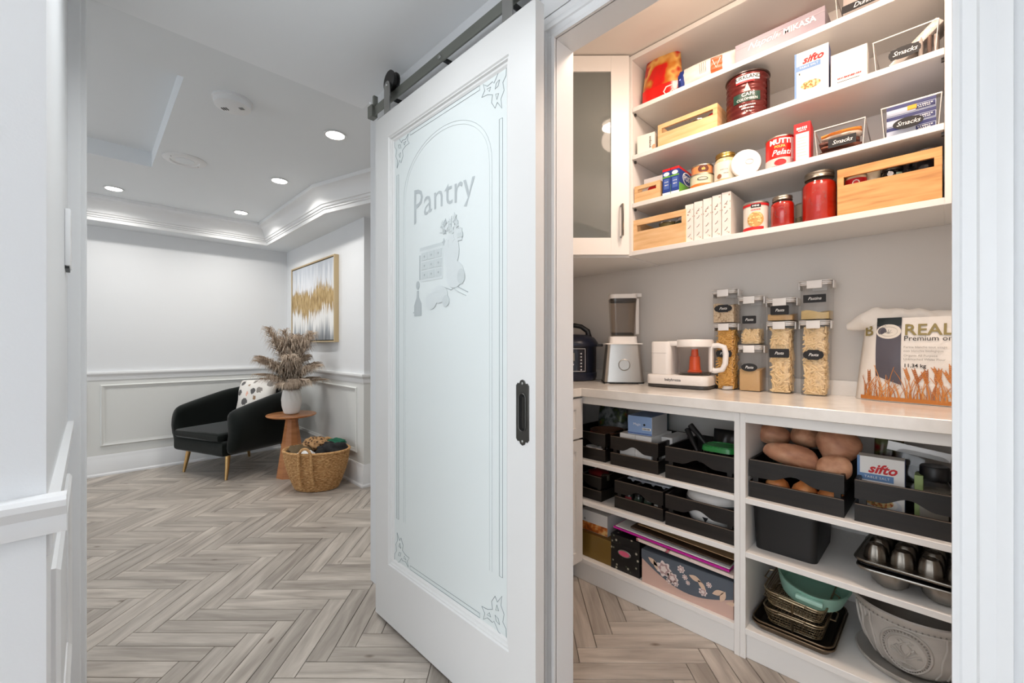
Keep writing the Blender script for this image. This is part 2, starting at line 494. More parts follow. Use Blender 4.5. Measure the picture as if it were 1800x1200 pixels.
# block of wall in the left foreground
b = B(); b.box(-2.2, 1.0, -0.05, -0.047, 2.046, 2.5); wall_near = struct('wall_near', b, WHITE)
b = B(); b.box(-1.9, -1.75, -0.05, 0.974, -1.65, 2.5); struct('blocker_wall_behind', b, WHITE)  # unseen wall added to cut the light on the near wall
w2 = bpy.data.objects.new('added_window_2', None); C.objects.link(w2); w2['kind'] = 'structure'; w2.location = (-1.87, -0.33, 0)  # unseen window added to bring light onto the door and hall ceiling
for y in (-1.32, -0.46, 0.42, 1.28):
    b = B(); b.box(-0.03, y, 0, 0.03, y + 0.05, 2.318); obj('window_frame', b, TRIMW, w2)
for z in (0, 0.9, 2.268):
    b = B(); b.box(-0.025, -1.32, z, 0.025, 1.33, z + 0.05); obj('window_frame', b, TRIMW, w2)
for y in (-1.27, -0.41, 0.47):
    b = B(); b.box(-0.003, y, 0.05, 0.003, y + 0.81, 2.268); obj('pane', b, clear('window_glass'), w2)
# wall with the pantry opening
OY0, OY1, OZ = -0.008, 0.800, 2.035
b = B()
b.box(0.974, OY1 + 0.013, -0.05, 1.045, 1.96, 2.62); b.box(0.974, -3.0, -0.05, 1.045, OY0 - 0.013, 2.62); b.box(0.974, OY0 - 0.013, OZ + 0.013, 1.045, OY1 + 0.013, 2.62)
wall_front = struct('wall_front', b, WHITE)
b = B(); b.box(1.045, 1.72, -0.05, 2.75, 1.86, 2.62); struct('wall_pantry_left', b, PANTRY)
b = B(); b.box(2.19, -0.36, -0.05, 2.30, 1.72, 2.62); struct('wall_pantry_back', b, PANTRY)
b = B(); b.box(1.045, -0.36, -0.05, 2.19, -0.24, 2.62); struct('wall_pantry_right', b, PANTRY)
b = B(); b.box(1.045, -0.24, 2.542, 2.19, 1.72, 2.62); struct('ceiling_pantry', b, pbr('pantry_ceiling_paint', (228, 222, 214), 0.7))
b = B(); b.box(-1.9, -1.75, 2.318, 0.974, 1.0, 2.55); b.box(-2.2, 1.0, 2.318, 0.974, 2.046, 2.55); struct('ceiling_hall', b, CEILH)
# far room ceiling with a raised recess
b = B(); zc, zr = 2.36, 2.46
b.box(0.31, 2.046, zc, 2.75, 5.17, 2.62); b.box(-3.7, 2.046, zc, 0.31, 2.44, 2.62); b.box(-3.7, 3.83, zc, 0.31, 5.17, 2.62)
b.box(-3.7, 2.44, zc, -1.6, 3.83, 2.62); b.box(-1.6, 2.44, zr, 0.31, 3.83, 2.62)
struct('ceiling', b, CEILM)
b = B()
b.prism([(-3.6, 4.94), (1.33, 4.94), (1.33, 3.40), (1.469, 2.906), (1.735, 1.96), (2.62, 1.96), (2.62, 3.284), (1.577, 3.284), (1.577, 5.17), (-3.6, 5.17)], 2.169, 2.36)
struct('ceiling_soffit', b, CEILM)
b = B(); prof = [(0.0, 2.169), (0.004, 2.166), (0.018, 2.166), (0.020, 2.192), (0.028, 2.196), (0.028, 2.206), (0.038, 2.210), (0.042, 2.224), (0.05, 2.228), (0.056, 2.262), (0.072, 2.300), (0.098, 2.325), (0.12, 2.332), (0.12, 2.36), (0.0, 2.36)]
b.sweep([(1.735, 1.96), (1.469, 2.906), (1.33, 3.40), (1.33, 4.94), (-3.6, 4.94)], prof)
struct('trim_crown', b, TRIMW, None, 30)

# baseboards
bprof = [(0.0, 0.0), (0.028, 0.0), (0.028, 0.014), (0.020, 0.026), (0.018, 0.135), (0.012, 0.148), (0.012, 0.158), (0.006, 0.178), (0.0, 0.18)]
b = B(); b.sweep([(-3.6, 5.17), (1.577, 5.17)][::-1], bprof); struct('baseboard_back', b, TRIMW, None, 30)
b = B(); b.sweep([(2.62, 3.284), (1.577, 3.284), (1.577, 5.17)][::-1], [(-o, z) for o, z in bprof]); ob = struct('baseboard_right', b, TRIMW, None, 30)
# chair rails
def rail(z, p=0.03, h=0.075):
    return [(0, z - h), (p * .3, z - h), (p * .45, z - h * .78), (p * .4, z - h * .55), (p * .62, z - h * .42), (p * .95, z - h * .26), (p, z - h * .1), (p * .9, z), (0, z)]
b = B(); b.sweep([(1.577, 5.17), (-3.6, 5.17)], rail(0.906)); struct('trim_rail_back', b, TRIMW, None, 30)
b = B(); b.sweep([(1.577, 5.17), (1.577, 3.284), (2.62, 3.284)], [(-o, z) for o, z in rail(0.906)]); struct('trim_rail_right', b, TRIMW, None, 30)
b = B(); b.sweep([(-2.2, 1.0), (-0.024, 1.0)], [(-o, z) for o, z in rail(0.905, 0.034, 0.062)]); struct('trim_rail_near', b, TRIMW, None, 30)
b = B(); b.sweep([(-0.047, 1.005), (-0.047, 2.0)], [(-o, z) for o, z in rail(0.895, 0.016, 0.09)]); struct('trim_rail_hall', b, TRIMW, None, 30)
# wainscot colour below the rail, with picture-frame mouldings
b = B(); b.box(-3.6, 5.166, 0.0, 1.573, 5.172, 0.84); obj('wainscot', b, WAINS, wall_back)
b = B(); b.box(1.573, 3.280, 0.0, 1.579, 5.166, 0.84); b.box(1.579, 3.280, 0.0, 2.62, 3.286, 0.84); obj('wainscot', b, WAINS, wall_right)
def panel(parent, origin, udir, n, u0, u1, z0, z1, w=0.032, t=0.014, mat=TRIMW):
    """one mitred moulding frame on a wall; udir along the wall, n out of it"""
    o = Vector(origin); u = Vector(udir); nn = Vector(n); up = Vector((0, 0, 1)); b = B()
    prof = [(0, 0), (0, t * .5), (w * .25, t), (w * .5, t * .75), (w * .8, t * .35), (w, t * .3), (w, 0)]
    cs = [(u0, z0, 1, 1), (u1, z0, -1, 1), (u1, z1, -1, -1), (u0, z1, 1, -1)]
    rings = [[b.bm.verts.new(o + u * (cu + su * d) + up * (cz + sz * d) + nn * h) for d, h in prof] for cu, cz, su, sz in cs]
    k = len(prof); fs = []
    for i in range(4):
        q = rings[(i + 1) % 4]
        for j in range(k - 1): fs.append(b.bm.faces.new([rings[i][j], q[j], q[j + 1], rings[i][j + 1]]))
    bmesh.ops.recalc_face_normals(b.bm, faces=fs)
    return obj('panel_moulding', b, mat, parent, 25)
for u0, u1 in ((-3.3, -1.9), (-1.75, -0.95), (-0.85, 0.04 - 0.05), (0.075, 1.45)):
    panel(wall_back, (0, 5.166, 0), (1, 0, 0), (0, -1, 0), u0, u1, 0.255, 0.792, mat=WAINS)
for u0, u1 in ((3.40, 5.05),):
    panel(wall_right, (1.573, 0, 0), (0, 1, 0), (-1, 0, 0), u0, u1, 0.255, 0.792, mat=WAINS)
panel(wall_right, (0, 3.280, 0), (1, 0, 0), (0, -1, 0), 1.628, 2.5, 0.255, 0.792, mat=WAINS)
panel(wall_near, (-0.047, 0, 0), (0, 1, 0), (1, 0, 0), 1.12, 1.92, 0.2, 0.74, w=0.03, t=0.012)
panel(wall_near, (0, 1.0, 0), (1, 0, 0), (0, -1, 0), -1.4, -0.35, 0.2, 0.74, w=0.03, t=0.012)
# casing at the far end of the hall, left
b = B(); b.box(-0.05, 2.0, 0, -0.003, 2.12, 2.318, 0.003); struct('trim_1', b, TRIMW)
b = B(); b.box(-0.05, 1.99, 0, -0.016, 2.0, 2.318, 0.003); struct('trim_2', b, TRIMW)
# white wall control on the hall wall, seen edge-on
t = thing('wall_control', 'slim white control panel mounted high on the narrow hall wall at far left', 'control panel', (-0.047, 1.80, 1.36))
b = B(); b.box(0, -0.06, 0.004, 0.012, 0.06, 0.165, 0.003, 2); obj('cover', b, TRIMW, t, 40)
b = B(); b.box(0, -0.05, -0.003, 0.009, 0.05, 0.006); obj('base_edge', b, pbr('dark_grey', (70, 72, 74), 0.5), t)

# pantry door casing and jambs
cprof = [(0.0, 0.0), (0.0, 0.010), (0.008, 0.013), (0.011, 0.011), (0.026, 0.013), (0.029, 0.017), (0.034, 0.018), (0.046, 0.016), (0.056, 0.020), (0.062, 0.020), (0.064, 0.0)]
def casing_v(name, y, sgn, z1):
    b = B(); pts = [(0.974 - h, y + sgn * d) for d, h in cprof]; b.prism(pts, 0, z1, 'z'); return struct(name, b, TRIMW, None, 25)
casing_v('trim_3', OY0, -1, OZ + 0.064); casing_v('trim_4', OY1, 1, OZ + 0.064)
b = B(); pts = [(0.974 - h, OZ + d) for d, h in cprof] 
b.prism([(p[0], p[1]) for p in pts], OY0 - 0.064, OY1 + 0.064, 'y'); struct('trim_5', b, TRIMW, None, 25)
b = B(); b.sweep([(0.974, OY1 + 0.08), (0.974, OY0 - 0.08)], [(o, z) for o, z in [(0, 2.099), (-0.022, 2.099), (-0.026, 2.108), (-0.032, 2.118), (-0.036, 2.134), (-0.036, 2.142), (0, 2.142)]]); struct('trim_6', b, TRIMW, None, 25)
b = B(); b.box(0.972, OY1, 0, 1.055, OY1 + 0.012, OZ); b.box(0.972, OY0 - 0.012, 0, 1.055, OY0, OZ); b.box(0.972, OY0 - 0.012, OZ, 1.055, OY1 + 0.012, OZ + 0.012); struct('trim_7', b, TRIMW)

# ceiling lights
for (x, y, lb) in ((1.02, 2.49, 'round recessed light nearest the barn door top'), (1.01, 3.474, 'round recessed light in the middle of the row along the tray ceiling'),
                   (1.0, 4.556, 'round recessed light in the far corner of the tray ceiling'), (0.142, 4.559, 'round recessed light at far left near the back crown moulding')):
    downlight(x, y, 2.36, lb, 3.1)
t = thing('ceiling_speaker', 'flat round white ceiling disc with a raised inner ring', 'ceiling disc', (0.454, 3.528, 2.36))
b = B(); b.lathe([(0.05, -0.006), (0.075, -0.006), (0.08, -0.012), (0.108, -0.010), (0.118, -0.003), (0.118, 0)], 40); obj('plate', b, TRIMW, t, 40)
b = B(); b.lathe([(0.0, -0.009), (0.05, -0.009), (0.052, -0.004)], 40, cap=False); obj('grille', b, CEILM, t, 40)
for a in (30, 210):
    b = B(); b.lathe([(0.004, -0.0125), (0.004, -0.009)], 10, 0.09 * math.cos(R(a)), 0.09 * math.sin(R(a))); obj('screw', b, pbr('screw_grey', (150, 150, 150), 0.4), t)
t = thing('smoke_detector', 'white smoke detector with dark vent slots on the ceiling', 'smoke detector', (0.513, 2.50, 2.36), R(-45))
b = B(); b.lathe([(0.0, -0.042), (0.062, -0.042), (0.078, -0.034), (0.082, -0.012), (0.088, -0.010), (0.088, 0)], 40, cap=False); obj('body', b, TRIMW, t, 40)
for k in range(3):
    b = B(); b.box(-0.052 + k * 0.011, -0.012, -0.0435, -0.047 + k * 0.011, 0.012, -0.040); obj('vent_slot', b, BLACK, t)
b = B(); b.box(0.035, -0.010, -0.0435, 0.055, 0.010, -0.040); obj('test_button', b, pbr('button_grey', (120, 120, 120), 0.4), t)
# hall lights out of frame; the second is added to brighten the near wall
for (x, y, lb) in ((0.28, 1.12, 'recessed hall ceiling light nearest the barn door'), (-0.32, 0.28, 'recessed hall ceiling light added behind the camera to brighten the near wall')):
    downlight(x, y, 2.318, lb, 2.9 if y > 0.5 else 1.3, (0.93, 0.97, 1.0))
# pantry ceiling lights; the second is added to even out the light
for (x, y, lb) in ((1.475, 0.600, 'small round warm light on the pantry ceiling near the shelves'), (1.36, 0.02, 'extra round warm light added on the pantry ceiling near the right jamb')):
    t = thing('dome_light', lb, 'ceiling light', (x, y, 2.542), 0, 'pantry ceiling lights')
    b = B(); b.lathe([(0.076, 0), (0.078, -0.010), (0.074, -0.016), (0.066, -0.016)], 40, cap=False); obj('rim', b, TRIMW, t, 40)
    b = B(); b.lathe([(0.0, -0.034), (0.03, -0.031), (0.055, -0.022), (0.067, -0.012)], 40, cap=False); obj('shade', b, emissive('warm_shade', (255, 232, 208), 6), t, 60)
    ld = bpy.data.lights.new('dome_downlight', 'AREA'); ld.shape = 'DISK'; ld.size = 0.13; ld.energy = 3.4 if y > 0.3 else 4.0; ld.color = (1.0, 0.80, 0.66)
    lo = bpy.data.objects.new('dome_downlight', ld); C.objects.link(lo); lo.parent = t; lo.location = (0, 0, -0.04)
    ld = bpy.data.lights.new('dome_bulb', 'POINT'); ld.energy = 1.25; ld.color = (1.0, 0.76, 0.60); ld.shadow_soft_size = 0.07
    lo = bpy.data.objects.new('dome_bulb', ld); C.objects.link(lo); lo.parent = t; lo.location = (0, 0, -0.12)
# ------------------------------------------------------------------ sliding barn door
DX, DY0, DY1, DZ0, DZ1 = 0.865, 0.783, 1.695, 0.012, 2.085
GY0, GY1, GZ0, GZ1 = 0.886, 1.590, 0.248, 1.985
DOORP = pbr('door_paint', (226, 226, 225), 0.4)
door = thing('sliding_door', 'tall white sliding door with etched frosted glass beside the pantry opening', 'door', (DX, (DY0 + DY1) / 2, 0), FRONT)
hw = (DY1 - DY0) / 2; gw = (GY1 - GY0) / 2; gc = -((GY0 + GY1) / 2 - (DY0 + DY1) / 2)    # local x runs to -Y
T = 0.035
gl, gr = gc - gw, gc + gw
for nm, a in (('stile', (-hw, 0, DZ0, gl, T, DZ1)), ('stile', (gr, 0, DZ0, hw, T, DZ1)), ('rail', (gl, 0, GZ1, gr, T, DZ1)), ('rail', (gl, 0, DZ0, gr, T, GZ0))):
    b = B(); b.box(*a); obj(nm, b, DOORP, door)
# moulding frame round the glass
b = B(); w = 0.026
prof = [(0, 0), (0.002, -0.0), (0.006, 0.004), (0.010, 0.004), (0.013, 0.010), (0.019, 0.011), (w, 0.016), (w, 0.022), (0, 0.022)]
cs = [(gl, GZ0, 1, 1), (gr, GZ0, -1, 1), (gr, GZ1, -1, -1), (gl, GZ1, 1, -1)]
rings = [[b.bm.verts.new((cu + su * d, h, cz + sz * d)) for d, h in prof] for cu, cz, su, sz in cs]
fs = []
for i in range(4):
    q = rings[(i + 1) % 4]
    for j in range(len(prof)):
        j2 = (j + 1) % len(prof); fs.append(b.bm.faces.new([rings[i][j], q[j], q[j2], rings[i][j2]]))
bmesh.ops.recalc_face_normals(b.bm, faces=fs)
obj('glazing_moulding', b, DOORP, door, 25)
m, nt, p = nmat('frosted_glass'); MATS['frosted_glass'] = m
p.inputs['Base Color'].default_value = lin((226, 233, 233)); p.inputs['Roughness'].default_value = 0.22; p.inputs['Specular IOR Level'].default_value = 0.45
p.inputs['Transmission Weight'].default_value = 0.0
gy = 0.016
b = B(); b.box(gl + 0.01, gy, GZ0 + 0.01, gr - 0.01, gy + 0.006, GZ1 - 0.01); glass = obj('glass', b, MATS['frosted_glass'], door)
ETCH = pbr('etched_line', (110, 124, 128), 0.3)
ETCH2 = pbr('etched_picture', (204, 212, 213), 0.35)
ETCH3 = pbr('etched_picture_pale', (215, 222, 223), 0.35)
ETCH4 = pbr('etched_picture_dark', (184, 192, 194), 0.35)
GA, GB = gl + w, gr - w; GC, GD = GZ0 + w, GZ1 - w
ey = gy - 0.0004
def line(pts, r=0.0008, mat=None, name='etched_line', closed=False):
    b = B(); b.tube([(x, ey, z) for x, z in pts], r, 4, closed); return obj(name, b, mat or ETCH, glass)
def dbl(x0, z0, x1, z1, gap):
    dx, dz = x1 - x0, z1 - z0; L = math.hypot(dx, dz); nx, nz = -dz / L * gap / 2, dx / L * gap / 2
    line([(x0 + nx, z0 + nz), (x1 + nx, z1 + nz), (x1 - nx, z1 - nz), (x0 - nx, z0 - nz)], closed=True)
mrg = 0.036; cn = 0.15
for sx in (0, 1):
    x = -0.300 if sx == 0 else 0.302
    dbl(x, GC + cn + 0.02, x, GD - cn + 0.01, 0.014)
for z in (0.284, 1.953): dbl(-0.208, z, 0.204, z, 0.014)
# leaf ornaments at the four corners
orn = [(0.0, 0.0), (0.035, 0.006), (0.055, 0.03), (0.062, 0.022), (0.085, 0.026), (0.105, 0.012), (0.098, 0.034), (0.112, 0.05), (0.085, 0.052), (0.062, 0.062), (0.066, 0.085), (0.05, 0.108), (0.04, 0.094), (0.02, 0.12), (0.024, 0.09), (0.01, 0.07), (0.016, 0.045), (0.002, 0.03)]
eye1 = [(0.03, 0.03), (0.045, 0.034), (0.05, 0.05), (0.036, 0.046)]
eye2 = [(0.07, 0.035), (0.088, 0.034), (0.076, 0.046)]
eye3 = [(0.034, 0.07), (0.048, 0.066), (0.042, 0.085)]
for sx in (1, -1):
    for sz in (1, -1):
        cx = -0.326 if sx > 0 else 0.326; cz = 0.268 if sz > 0 else 1.968
        for k, sh in enumerate((orn, eye1, eye2, eye3)):
            line([(cx + sx * px_, cz + sz * pz_) for px_, pz_ in sh], 0.0009, closed=True, name='etched_ornament')
# arch with a double line
ax0, ax1 = -0.254, 0.262; aw = (ax1 - ax0) / 2; acx = (ax0 + ax1) / 2
for k, (dw, dz) in enumerate(((0, 0), (0.012, 0.012))):
    pts = [(acx - aw + dw, GC + 0.17)] + [(acx - aw + dw, 1.66)]
    for i in range(25):
        a = PI - PI * i / 24
        pts.append((acx + (aw - dw) * math.cos(a), 1.70 + (0.202 - dz) * math.sin(a) ** 0.9))
    pts += [(acx + aw - dw, GC + 0.17)]
    line(pts, 0.0007, ETCH2 if k else ETCH4)
# the word
me = text_mesh('Pantry', 0.128, 0.0, 0.0, 1.03, 'CENTER')
WK = 0.36 / (max(v.co.x for v in me.vertices) - min(v.co.x for v in me.vertices))
for v in me.vertices:
    u, w_ = v.co.x, v.co.y
    uu = u / 0.18
    w_ += 0.046; k = 1.0 + 0.62 * uu * uu
    if w_ < 0: w_ *= 0.12
    v.co = (-0.004 + u * WK, ey - 0.0003, 1.618 - 0.042 * uu * uu + w_ * k)
me.materials.clear(); me.materials.append(ETCH4); o = link('lettering', me, glass)
# still life below the word: grocery chest, scoop bottle, basket, foliage, sack and fruit
npatch = [0]
def patch(pts, mat=ETCH2, dy=0.0):
    npatch[0] += 1; pts = [(a_[0], a_[1] + ZS) for a_ in pts]; dy += 0.00002 * npatch[0]
    b = B(); b.prism(pts, ey - 0.0005 - dy, ey - dy + 0.0002, 'y'); return obj('etched_picture', b, mat, glass)
X0 = -0.165; ZS = 0.128
def q(x0, z0, x1, z1): return [(X0 + x0, z0), (X0 + x1, z0), (X0 + x1, z1), (X0 + x0, z1)]
patch(q(0.03, 1.245, 0.17, 1.36), ETCH3); patch(q(0.025, 1.36, 0.175, 1.372), ETCH2)
for i in range(3):
    for j in range(3):
        patch(q(0.038 + j * 0.044, 1.255 + i * 0.034, 0.038 + j * 0.044 + 0.038, 1.255 + i * 0.034 + 0.028), ETCH2, 0.0006)
        patch(ellipse(0.004, 0.004, 8, X0 + 0.057 + j * 0.044, 1.269 + i * 0.034), ETCH4, 0.0012)
patch(q(0.022, 1.345, 0.03, 1.255), ETCH4)
patch(ellipse(0.012, 0.016, 14, X0 + 0.012, 1.235), ETCH4)
patch([(X0 + 0.006, 1.215), (X0 + 0.018, 1.215), (X0 + 0.02, 1.19), (X0 + 0.036, 1.165), (X0 + 0.036, 1.12), (X0 - 0.012, 1.12), (X0 - 0.014, 1.16), (X0 + 0.004, 1.19)], ETCH4)
patch(q(-0.02, 1.132, 0.0, 1.137), ETCH4)
rg = random.Random(3)
for k in range(34):
    a = rg.uniform(0, 2 * PI); rr = rg.uniform(0, 1) ** 0.5
    cx, cz = X0 + 0.212 + rr * 0.055 * math.cos(a), 1.405 + rr * 0.05 * math.sin(a)
    patch([(cx + 0.012 * math.cos(t_) * (1 if i % 2 else 0.45), cz + 0.014 * math.sin(t_) * (1 if i % 2 else 0.5)) for i, t_ in enumerate([2 * PI * j / 8 + a for j in range(8)])], rg.choice((ETCH2, ETCH3, ETCH4)), 0.0004 * (k % 3))
for (x, z, a_, c_, mt) in ((0.22, 1.33, 0.045, 0.06, ETCH3), (0.24, 1.25, 0.05, 0.045, ETCH3), (0.275, 1.24, 0.02, 0.026, ETCH2), (0.15, 1.19, 0.05, 0.03, ETCH3), (0.19, 1.165, 0.02, 0.02, ETCH2), (0.10, 1.17, 0.035, 0.03, ETCH3)):
    patch(ellipse(a_, c_, 20, X0 + x, z), mt, 0.0002)
patch(q(0.235, 1.36, 0.28, 1.40), ETCH3); patch(q(0.255, 1.37, 0.285, 1.385), ETCH2, 0.0006)
line([(X0 + 0.17, 1.215 + ZS), (X0 + 0.22, 1.20 + ZS), (X0 + 0.25, 1.21 + ZS), (X0 + 0.31, 1.185 + ZS)], 0.0016, ETCH4, 'etched_picture'); line([(X0 + 0.21, 1.215 + ZS), (X0 + 0.26, 1.19 + ZS), (X0 + 0.30, 1.175 + ZS)], 0.0016, ETCH2, 'etched_picture')
# recessed pull with crested ends
hx = -(0.831 - (DY0 + DY1) / 2); hz = 0.951
PULL = pbr('pewter', (96, 95, 92), 0.36, metal=1.0)
pull = obj('pull_plate', (lambda b: b)(B().prism([(hx + x, hz + z) for x, z in [(-0.0245, -0.075), (-0.019, -0.082), (-0.012, -0.081), (-0.008, -0.089), (0, -0.0925), (0.008, -0.089), (0.012, -0.081), (0.019, -0.082), (0.0245, -0.075), (0.0245, 0.075), (0.019, 0.082), (0.012, 0.081), (0.008, 0.089), (0, 0.0925), (-0.008, 0.089), (-0.012, 0.081), (-0.019, 0.082), (-0.0245, 0.075)]], -0.003, 0.001, 'y', 0.0008)), PULL, door, 30)
b = B(); b.prism(rrect(0.025, 0.104, 0.0124, 6, hx, hz), -0.0036, -0.0028, 'y'); obj('recess', b, pbr('recess_dark', (26, 26, 26), 0.5, metal=0.6), pull)
b = B(); b.tube([(x, -0.0035, z) for x, z in rrect(0.027, 0.106, 0.0134, 6, hx, hz)], 0.0018, 6, True); obj('recess_rim', b, PULL, pull, 60)
b = B(); b.prism(rrect(0.010, 0.088, 0.005, 5, hx + 0.005, hz), -0.0042, -0.0034, 'y'); obj('finger_cup', b, pbr('pewter_light', (78, 77, 75), 0.3, metal=1.0), pull)
for s in (-1, 1):
    b = B(); b.ball((hx, -0.003, hz + s * 0.081), (0.004, 0.002, 0.004), 12, 8); obj('screw', b, STEEL, pull, 60)
# top hangers with wheels
for yc in (1.641, 0.917):
    hg = thing('door_hanger', 'steel strap roller hanger at the far top corner of the sliding door' if yc > 1.2 else 'steel strap roller hanger at the near top corner of the sliding door', 'door hanger', (0.884, yc, DZ1), FRONT, 'sliding door hangers')
    b = B(); b.box(-0.045, -0.016, 0.0, 0.045, 0.034 - 0.018, 0.006, 0.001); obj('base_plate', b, DARKST, hg)
    b = B(); b.prism([(-0.022, 0.0), (0.022, 0.0), (0.022, 0.135)] + [(0.022 * math.cos(a), 0.135 + 0.022 * math.sin(a)) for a in [PI * k / 10 for k in range(1, 10)]] + [(-0.022, 0.135)], 0.002, 0.008, 'y', 0.001); obj('strap', b, STEEL, hg, 30)
    b = B()
    prof = [(0.012, 0.012), (0.044, 0.012), (0.044, 0.018), (0.036, 0.02), (0.036, 0.033), (0.044, 0.035), (0.044, 0.041), (0.012, 0.041)]
    rr = []
    for r_, y_ in prof: rr.append([b.bm.verts.new((r_ * math.cos(2 * PI * i / 28), y_, 0.161 + r_ * math.sin(2 * PI * i / 28))) for i in range(28)])
    for k in range(len(rr) - 1):
        for i in range(28): b.bm.faces.new([rr[k][i], rr[k][(i + 1) % 28], rr[k + 1][(i + 1) % 28], rr[k + 1][i]])
    b.bm.faces.new(rr[0]); b.bm.faces.new(rr[-1]); bmesh.ops.recalc_face_normals(b.bm, faces=b.bm.faces[:])
    obj('wheel', b, pbr('black_nylon', (16, 16, 17), 0.35), hg, 30)
    b = B(); b.ball((0, 0.001, 0.14), (0.009, 0.005, 0.009), 6, 4); obj('bolt', b, STEEL, hg)
# track on the wall
tr = thing('door_track', 'flat grey steel track above the sliding door', 'track', (0.914, 0.88, 2.172), FRONT)
b = B(); b.box(-0.96, 0, 0, 0.9, 0.007, 0.04, 0.001); obj('bar', b, DARKST, tr)
for k in range(5):
    x = -0.78 + k * 0.36
    b = B(); b.prism(ellipse(0.009, 0.009, 6, x, 0.02), -0.004, 0.0, 'y', 0.001); obj('bolt', b, STEEL, tr)
    b = B(); b.tube([(x, 0.007, 0.02), (x, 0.06, 0.02)], 0.009, 10); obj('standoff', b, BLACK, tr, 40)
b = B(); b.box(-0.965, -0.012, -0.006, -0.925, 0.018, 0.048, 0.002); b.box(-0.93, -0.006, 0.04, -0.915, 0.014, 0.085, 0.002); obj('end_stop', b, DARKST, tr)
# ------------------------------------------------------------------ armchair
VELVET = pbr('black_green_velvet', (10, 17, 15), 0.75, sheen=0.22, bump=(30, 0.06), spec=0.2)
arm = thing('armchair', 'dark green-black velvet armchair with gold legs in the room corner', 'armchair', (1.0, 4.645, 0), R(-68.6))
def shell():
    b = B(); nU = 40; W, D = 0.355, 0.34
    def plan(s):
        """U plan from front left round the back to front right: position, outward normal"""
        if s < 0.30: return Vector((-W, -D + (s / 0.30) * (2 * D - 0.22))), Vector((-1, 0))
        if s > 0.70: return Vector((W, D - 0.22 - ((s - 0.70) / 0.30) * (2 * D - 0.22))), Vector((1, 0))
        a = PI - PI * (s - 0.30) / 0.40
        n = Vector((math.cos(a), math.sin(a)))
        return Vector((W * math.copysign(abs(math.cos(a)) ** 0.75, math.cos(a)), D - 0.22 + 0.22 * abs(math.sin(a)) ** 0.75)), n
    def top(s):
        t = abs(s - 0.5) / 0.5
        return 0.575 + 0.20 * (1 - t) ** 0.85
    rings = []
    for i in range(nU + 1):
        s = i / nU; p, n = plan(s); zt = top(s); zb = 0.215; h = zt - zb
        endk = min(1.0, min(s, 1 - s) / 0.035); shrink = 0.45 + 0.55 * math.sqrt(max(0, 1 - (1 - endk) ** 2))
        th = 0.058 * shrink
        prof = []
        for (o, z) in ((-0.8, 0.02), (0.2, 0.0), (0.75, 0.1), (1.15, 0.3), (1.35, 0.55), (1.3, 0.75), (1.0, 0.92), (0.4, 0.99), (-0.4, 0.99), (-0.95, 0.93), (-1.05, 0.8), (-0.9, 0.55), (-0.8, 0.3)):
            zz = zb + h * (0.5 + (z - 0.5) * (0.80 + 0.20 * shrink))
            push = 0.045 * math.sin(min(1, max(0, z)) * PI * 0.9)
            prof.append((p.x + n.x * (o * th + push), p.y + n.y * (o * th + push), zz))
        if i in (0, nU):
            pass
        rings.append([b.bm.verts.new(v) for v in prof])
    k = len(rings[0]); fs = []
    for i in range(nU):
        for j in range(k): fs.append(b.bm.faces.new([rings[i][j], rings[i + 1][j], rings[i + 1][(j + 1) % k], rings[i][(j + 1) % k]]))
    fs.append(b.bm.faces.new(rings[0])); fs.append(b.bm.faces.new(rings[-1]))
    bmesh.ops.recalc_face_normals(b.bm, faces=fs)
    return b
o = obj('backrest_shell', shell(), VELVET, arm, 70)
md = o.modifiers.new('s', 'SUBSURF'); md.levels = 1; md.render_levels = 1
b = B(); b.prism([(-0.335, -0.36), (0.335, -0.36), (0.345, 0.2), (0.2, 0.36), (-0.2, 0.36), (-0.345, 0.2)], 0.205, 0.33, 'z', 0.03, 3); obj('seat_base', b, VELVET, arm, 50)
b = B(); b.prism([(-0.30, -0.375), (0.30, -0.375), (0.31, 0.2), (0.18, 0.3), (-0.18, 0.3), (-0.31, 0.2)], 0.325, 0.40, 'z', 0.03, 4); obj('seat_cushion', b, VELVET, arm, 50)
GOLD = pbr('brushed_gold', (206, 170, 116), 0.3, metal=1.0)
for x, y in ((-0.27, -0.27), (0.27, -0.27), (-0.25, 0.26), (0.25, 0.26)):
    b = B(); b.tube([(x, y, 0.215), (x * 1.05, y * 1.06, 0.1), (x * 1.09, y * 1.12, 0.0)], [0.021, 0.016, 0.0105], 12); obj('leg', b, GOLD, arm, 50)

# cushion
def pillow(w, h, d, n=18, seed=1):
    rg = random.Random(seed); ph = [rg.uniform(0, 6) for _ in range(6)]
    b = B()
    def f(sgn):
        def g(u, v):
            x, z = 2 * u - 1, 2 * v - 1
            t = max(0, (1 - abs(x) ** 2.6)) ** 0.55 * max(0, (1 - abs(z) ** 2.6)) ** 0.55
            pin = 1 - 0.07 * (1 - abs(x)) * abs(z) ** 2
            pin2 = 1 - 0.07 * (1 - abs(z)) * abs(x) ** 2
            return (x * w / 2 * pin2, sgn * (d / 2 * t + 0.006 * t * math.sin(6 * x + ph[0]) * math.sin(5 * z + ph[1])), h / 2 + z * h / 2 * pin)
        return g
    b.grid(f(-1), n, n); b.grid(f(1), n, n)
    bmesh.ops.remove_doubles(b.bm, verts=b.bm.verts[:], dist=1e-5); bmesh.ops.recalc_face_normals(b.bm, faces=b.bm.faces[:])
    return b
m, nt, p = nmat('leaf_print')
tc = nt.nodes.new('ShaderNodeTexCoord'); mp = nt.nodes.new('ShaderNodeMapping'); mp.inputs['Scale'].default_value = (1, 0.02, 1)
vo = nt.nodes.new('ShaderNodeTexVoronoi'); vo.inputs['Scale'].default_value = 12; vo.inputs['Randomness'].default_value = 0.55
no = nt.nodes.new('ShaderNodeTexNoise'); no.inputs['Scale'].default_value = 60
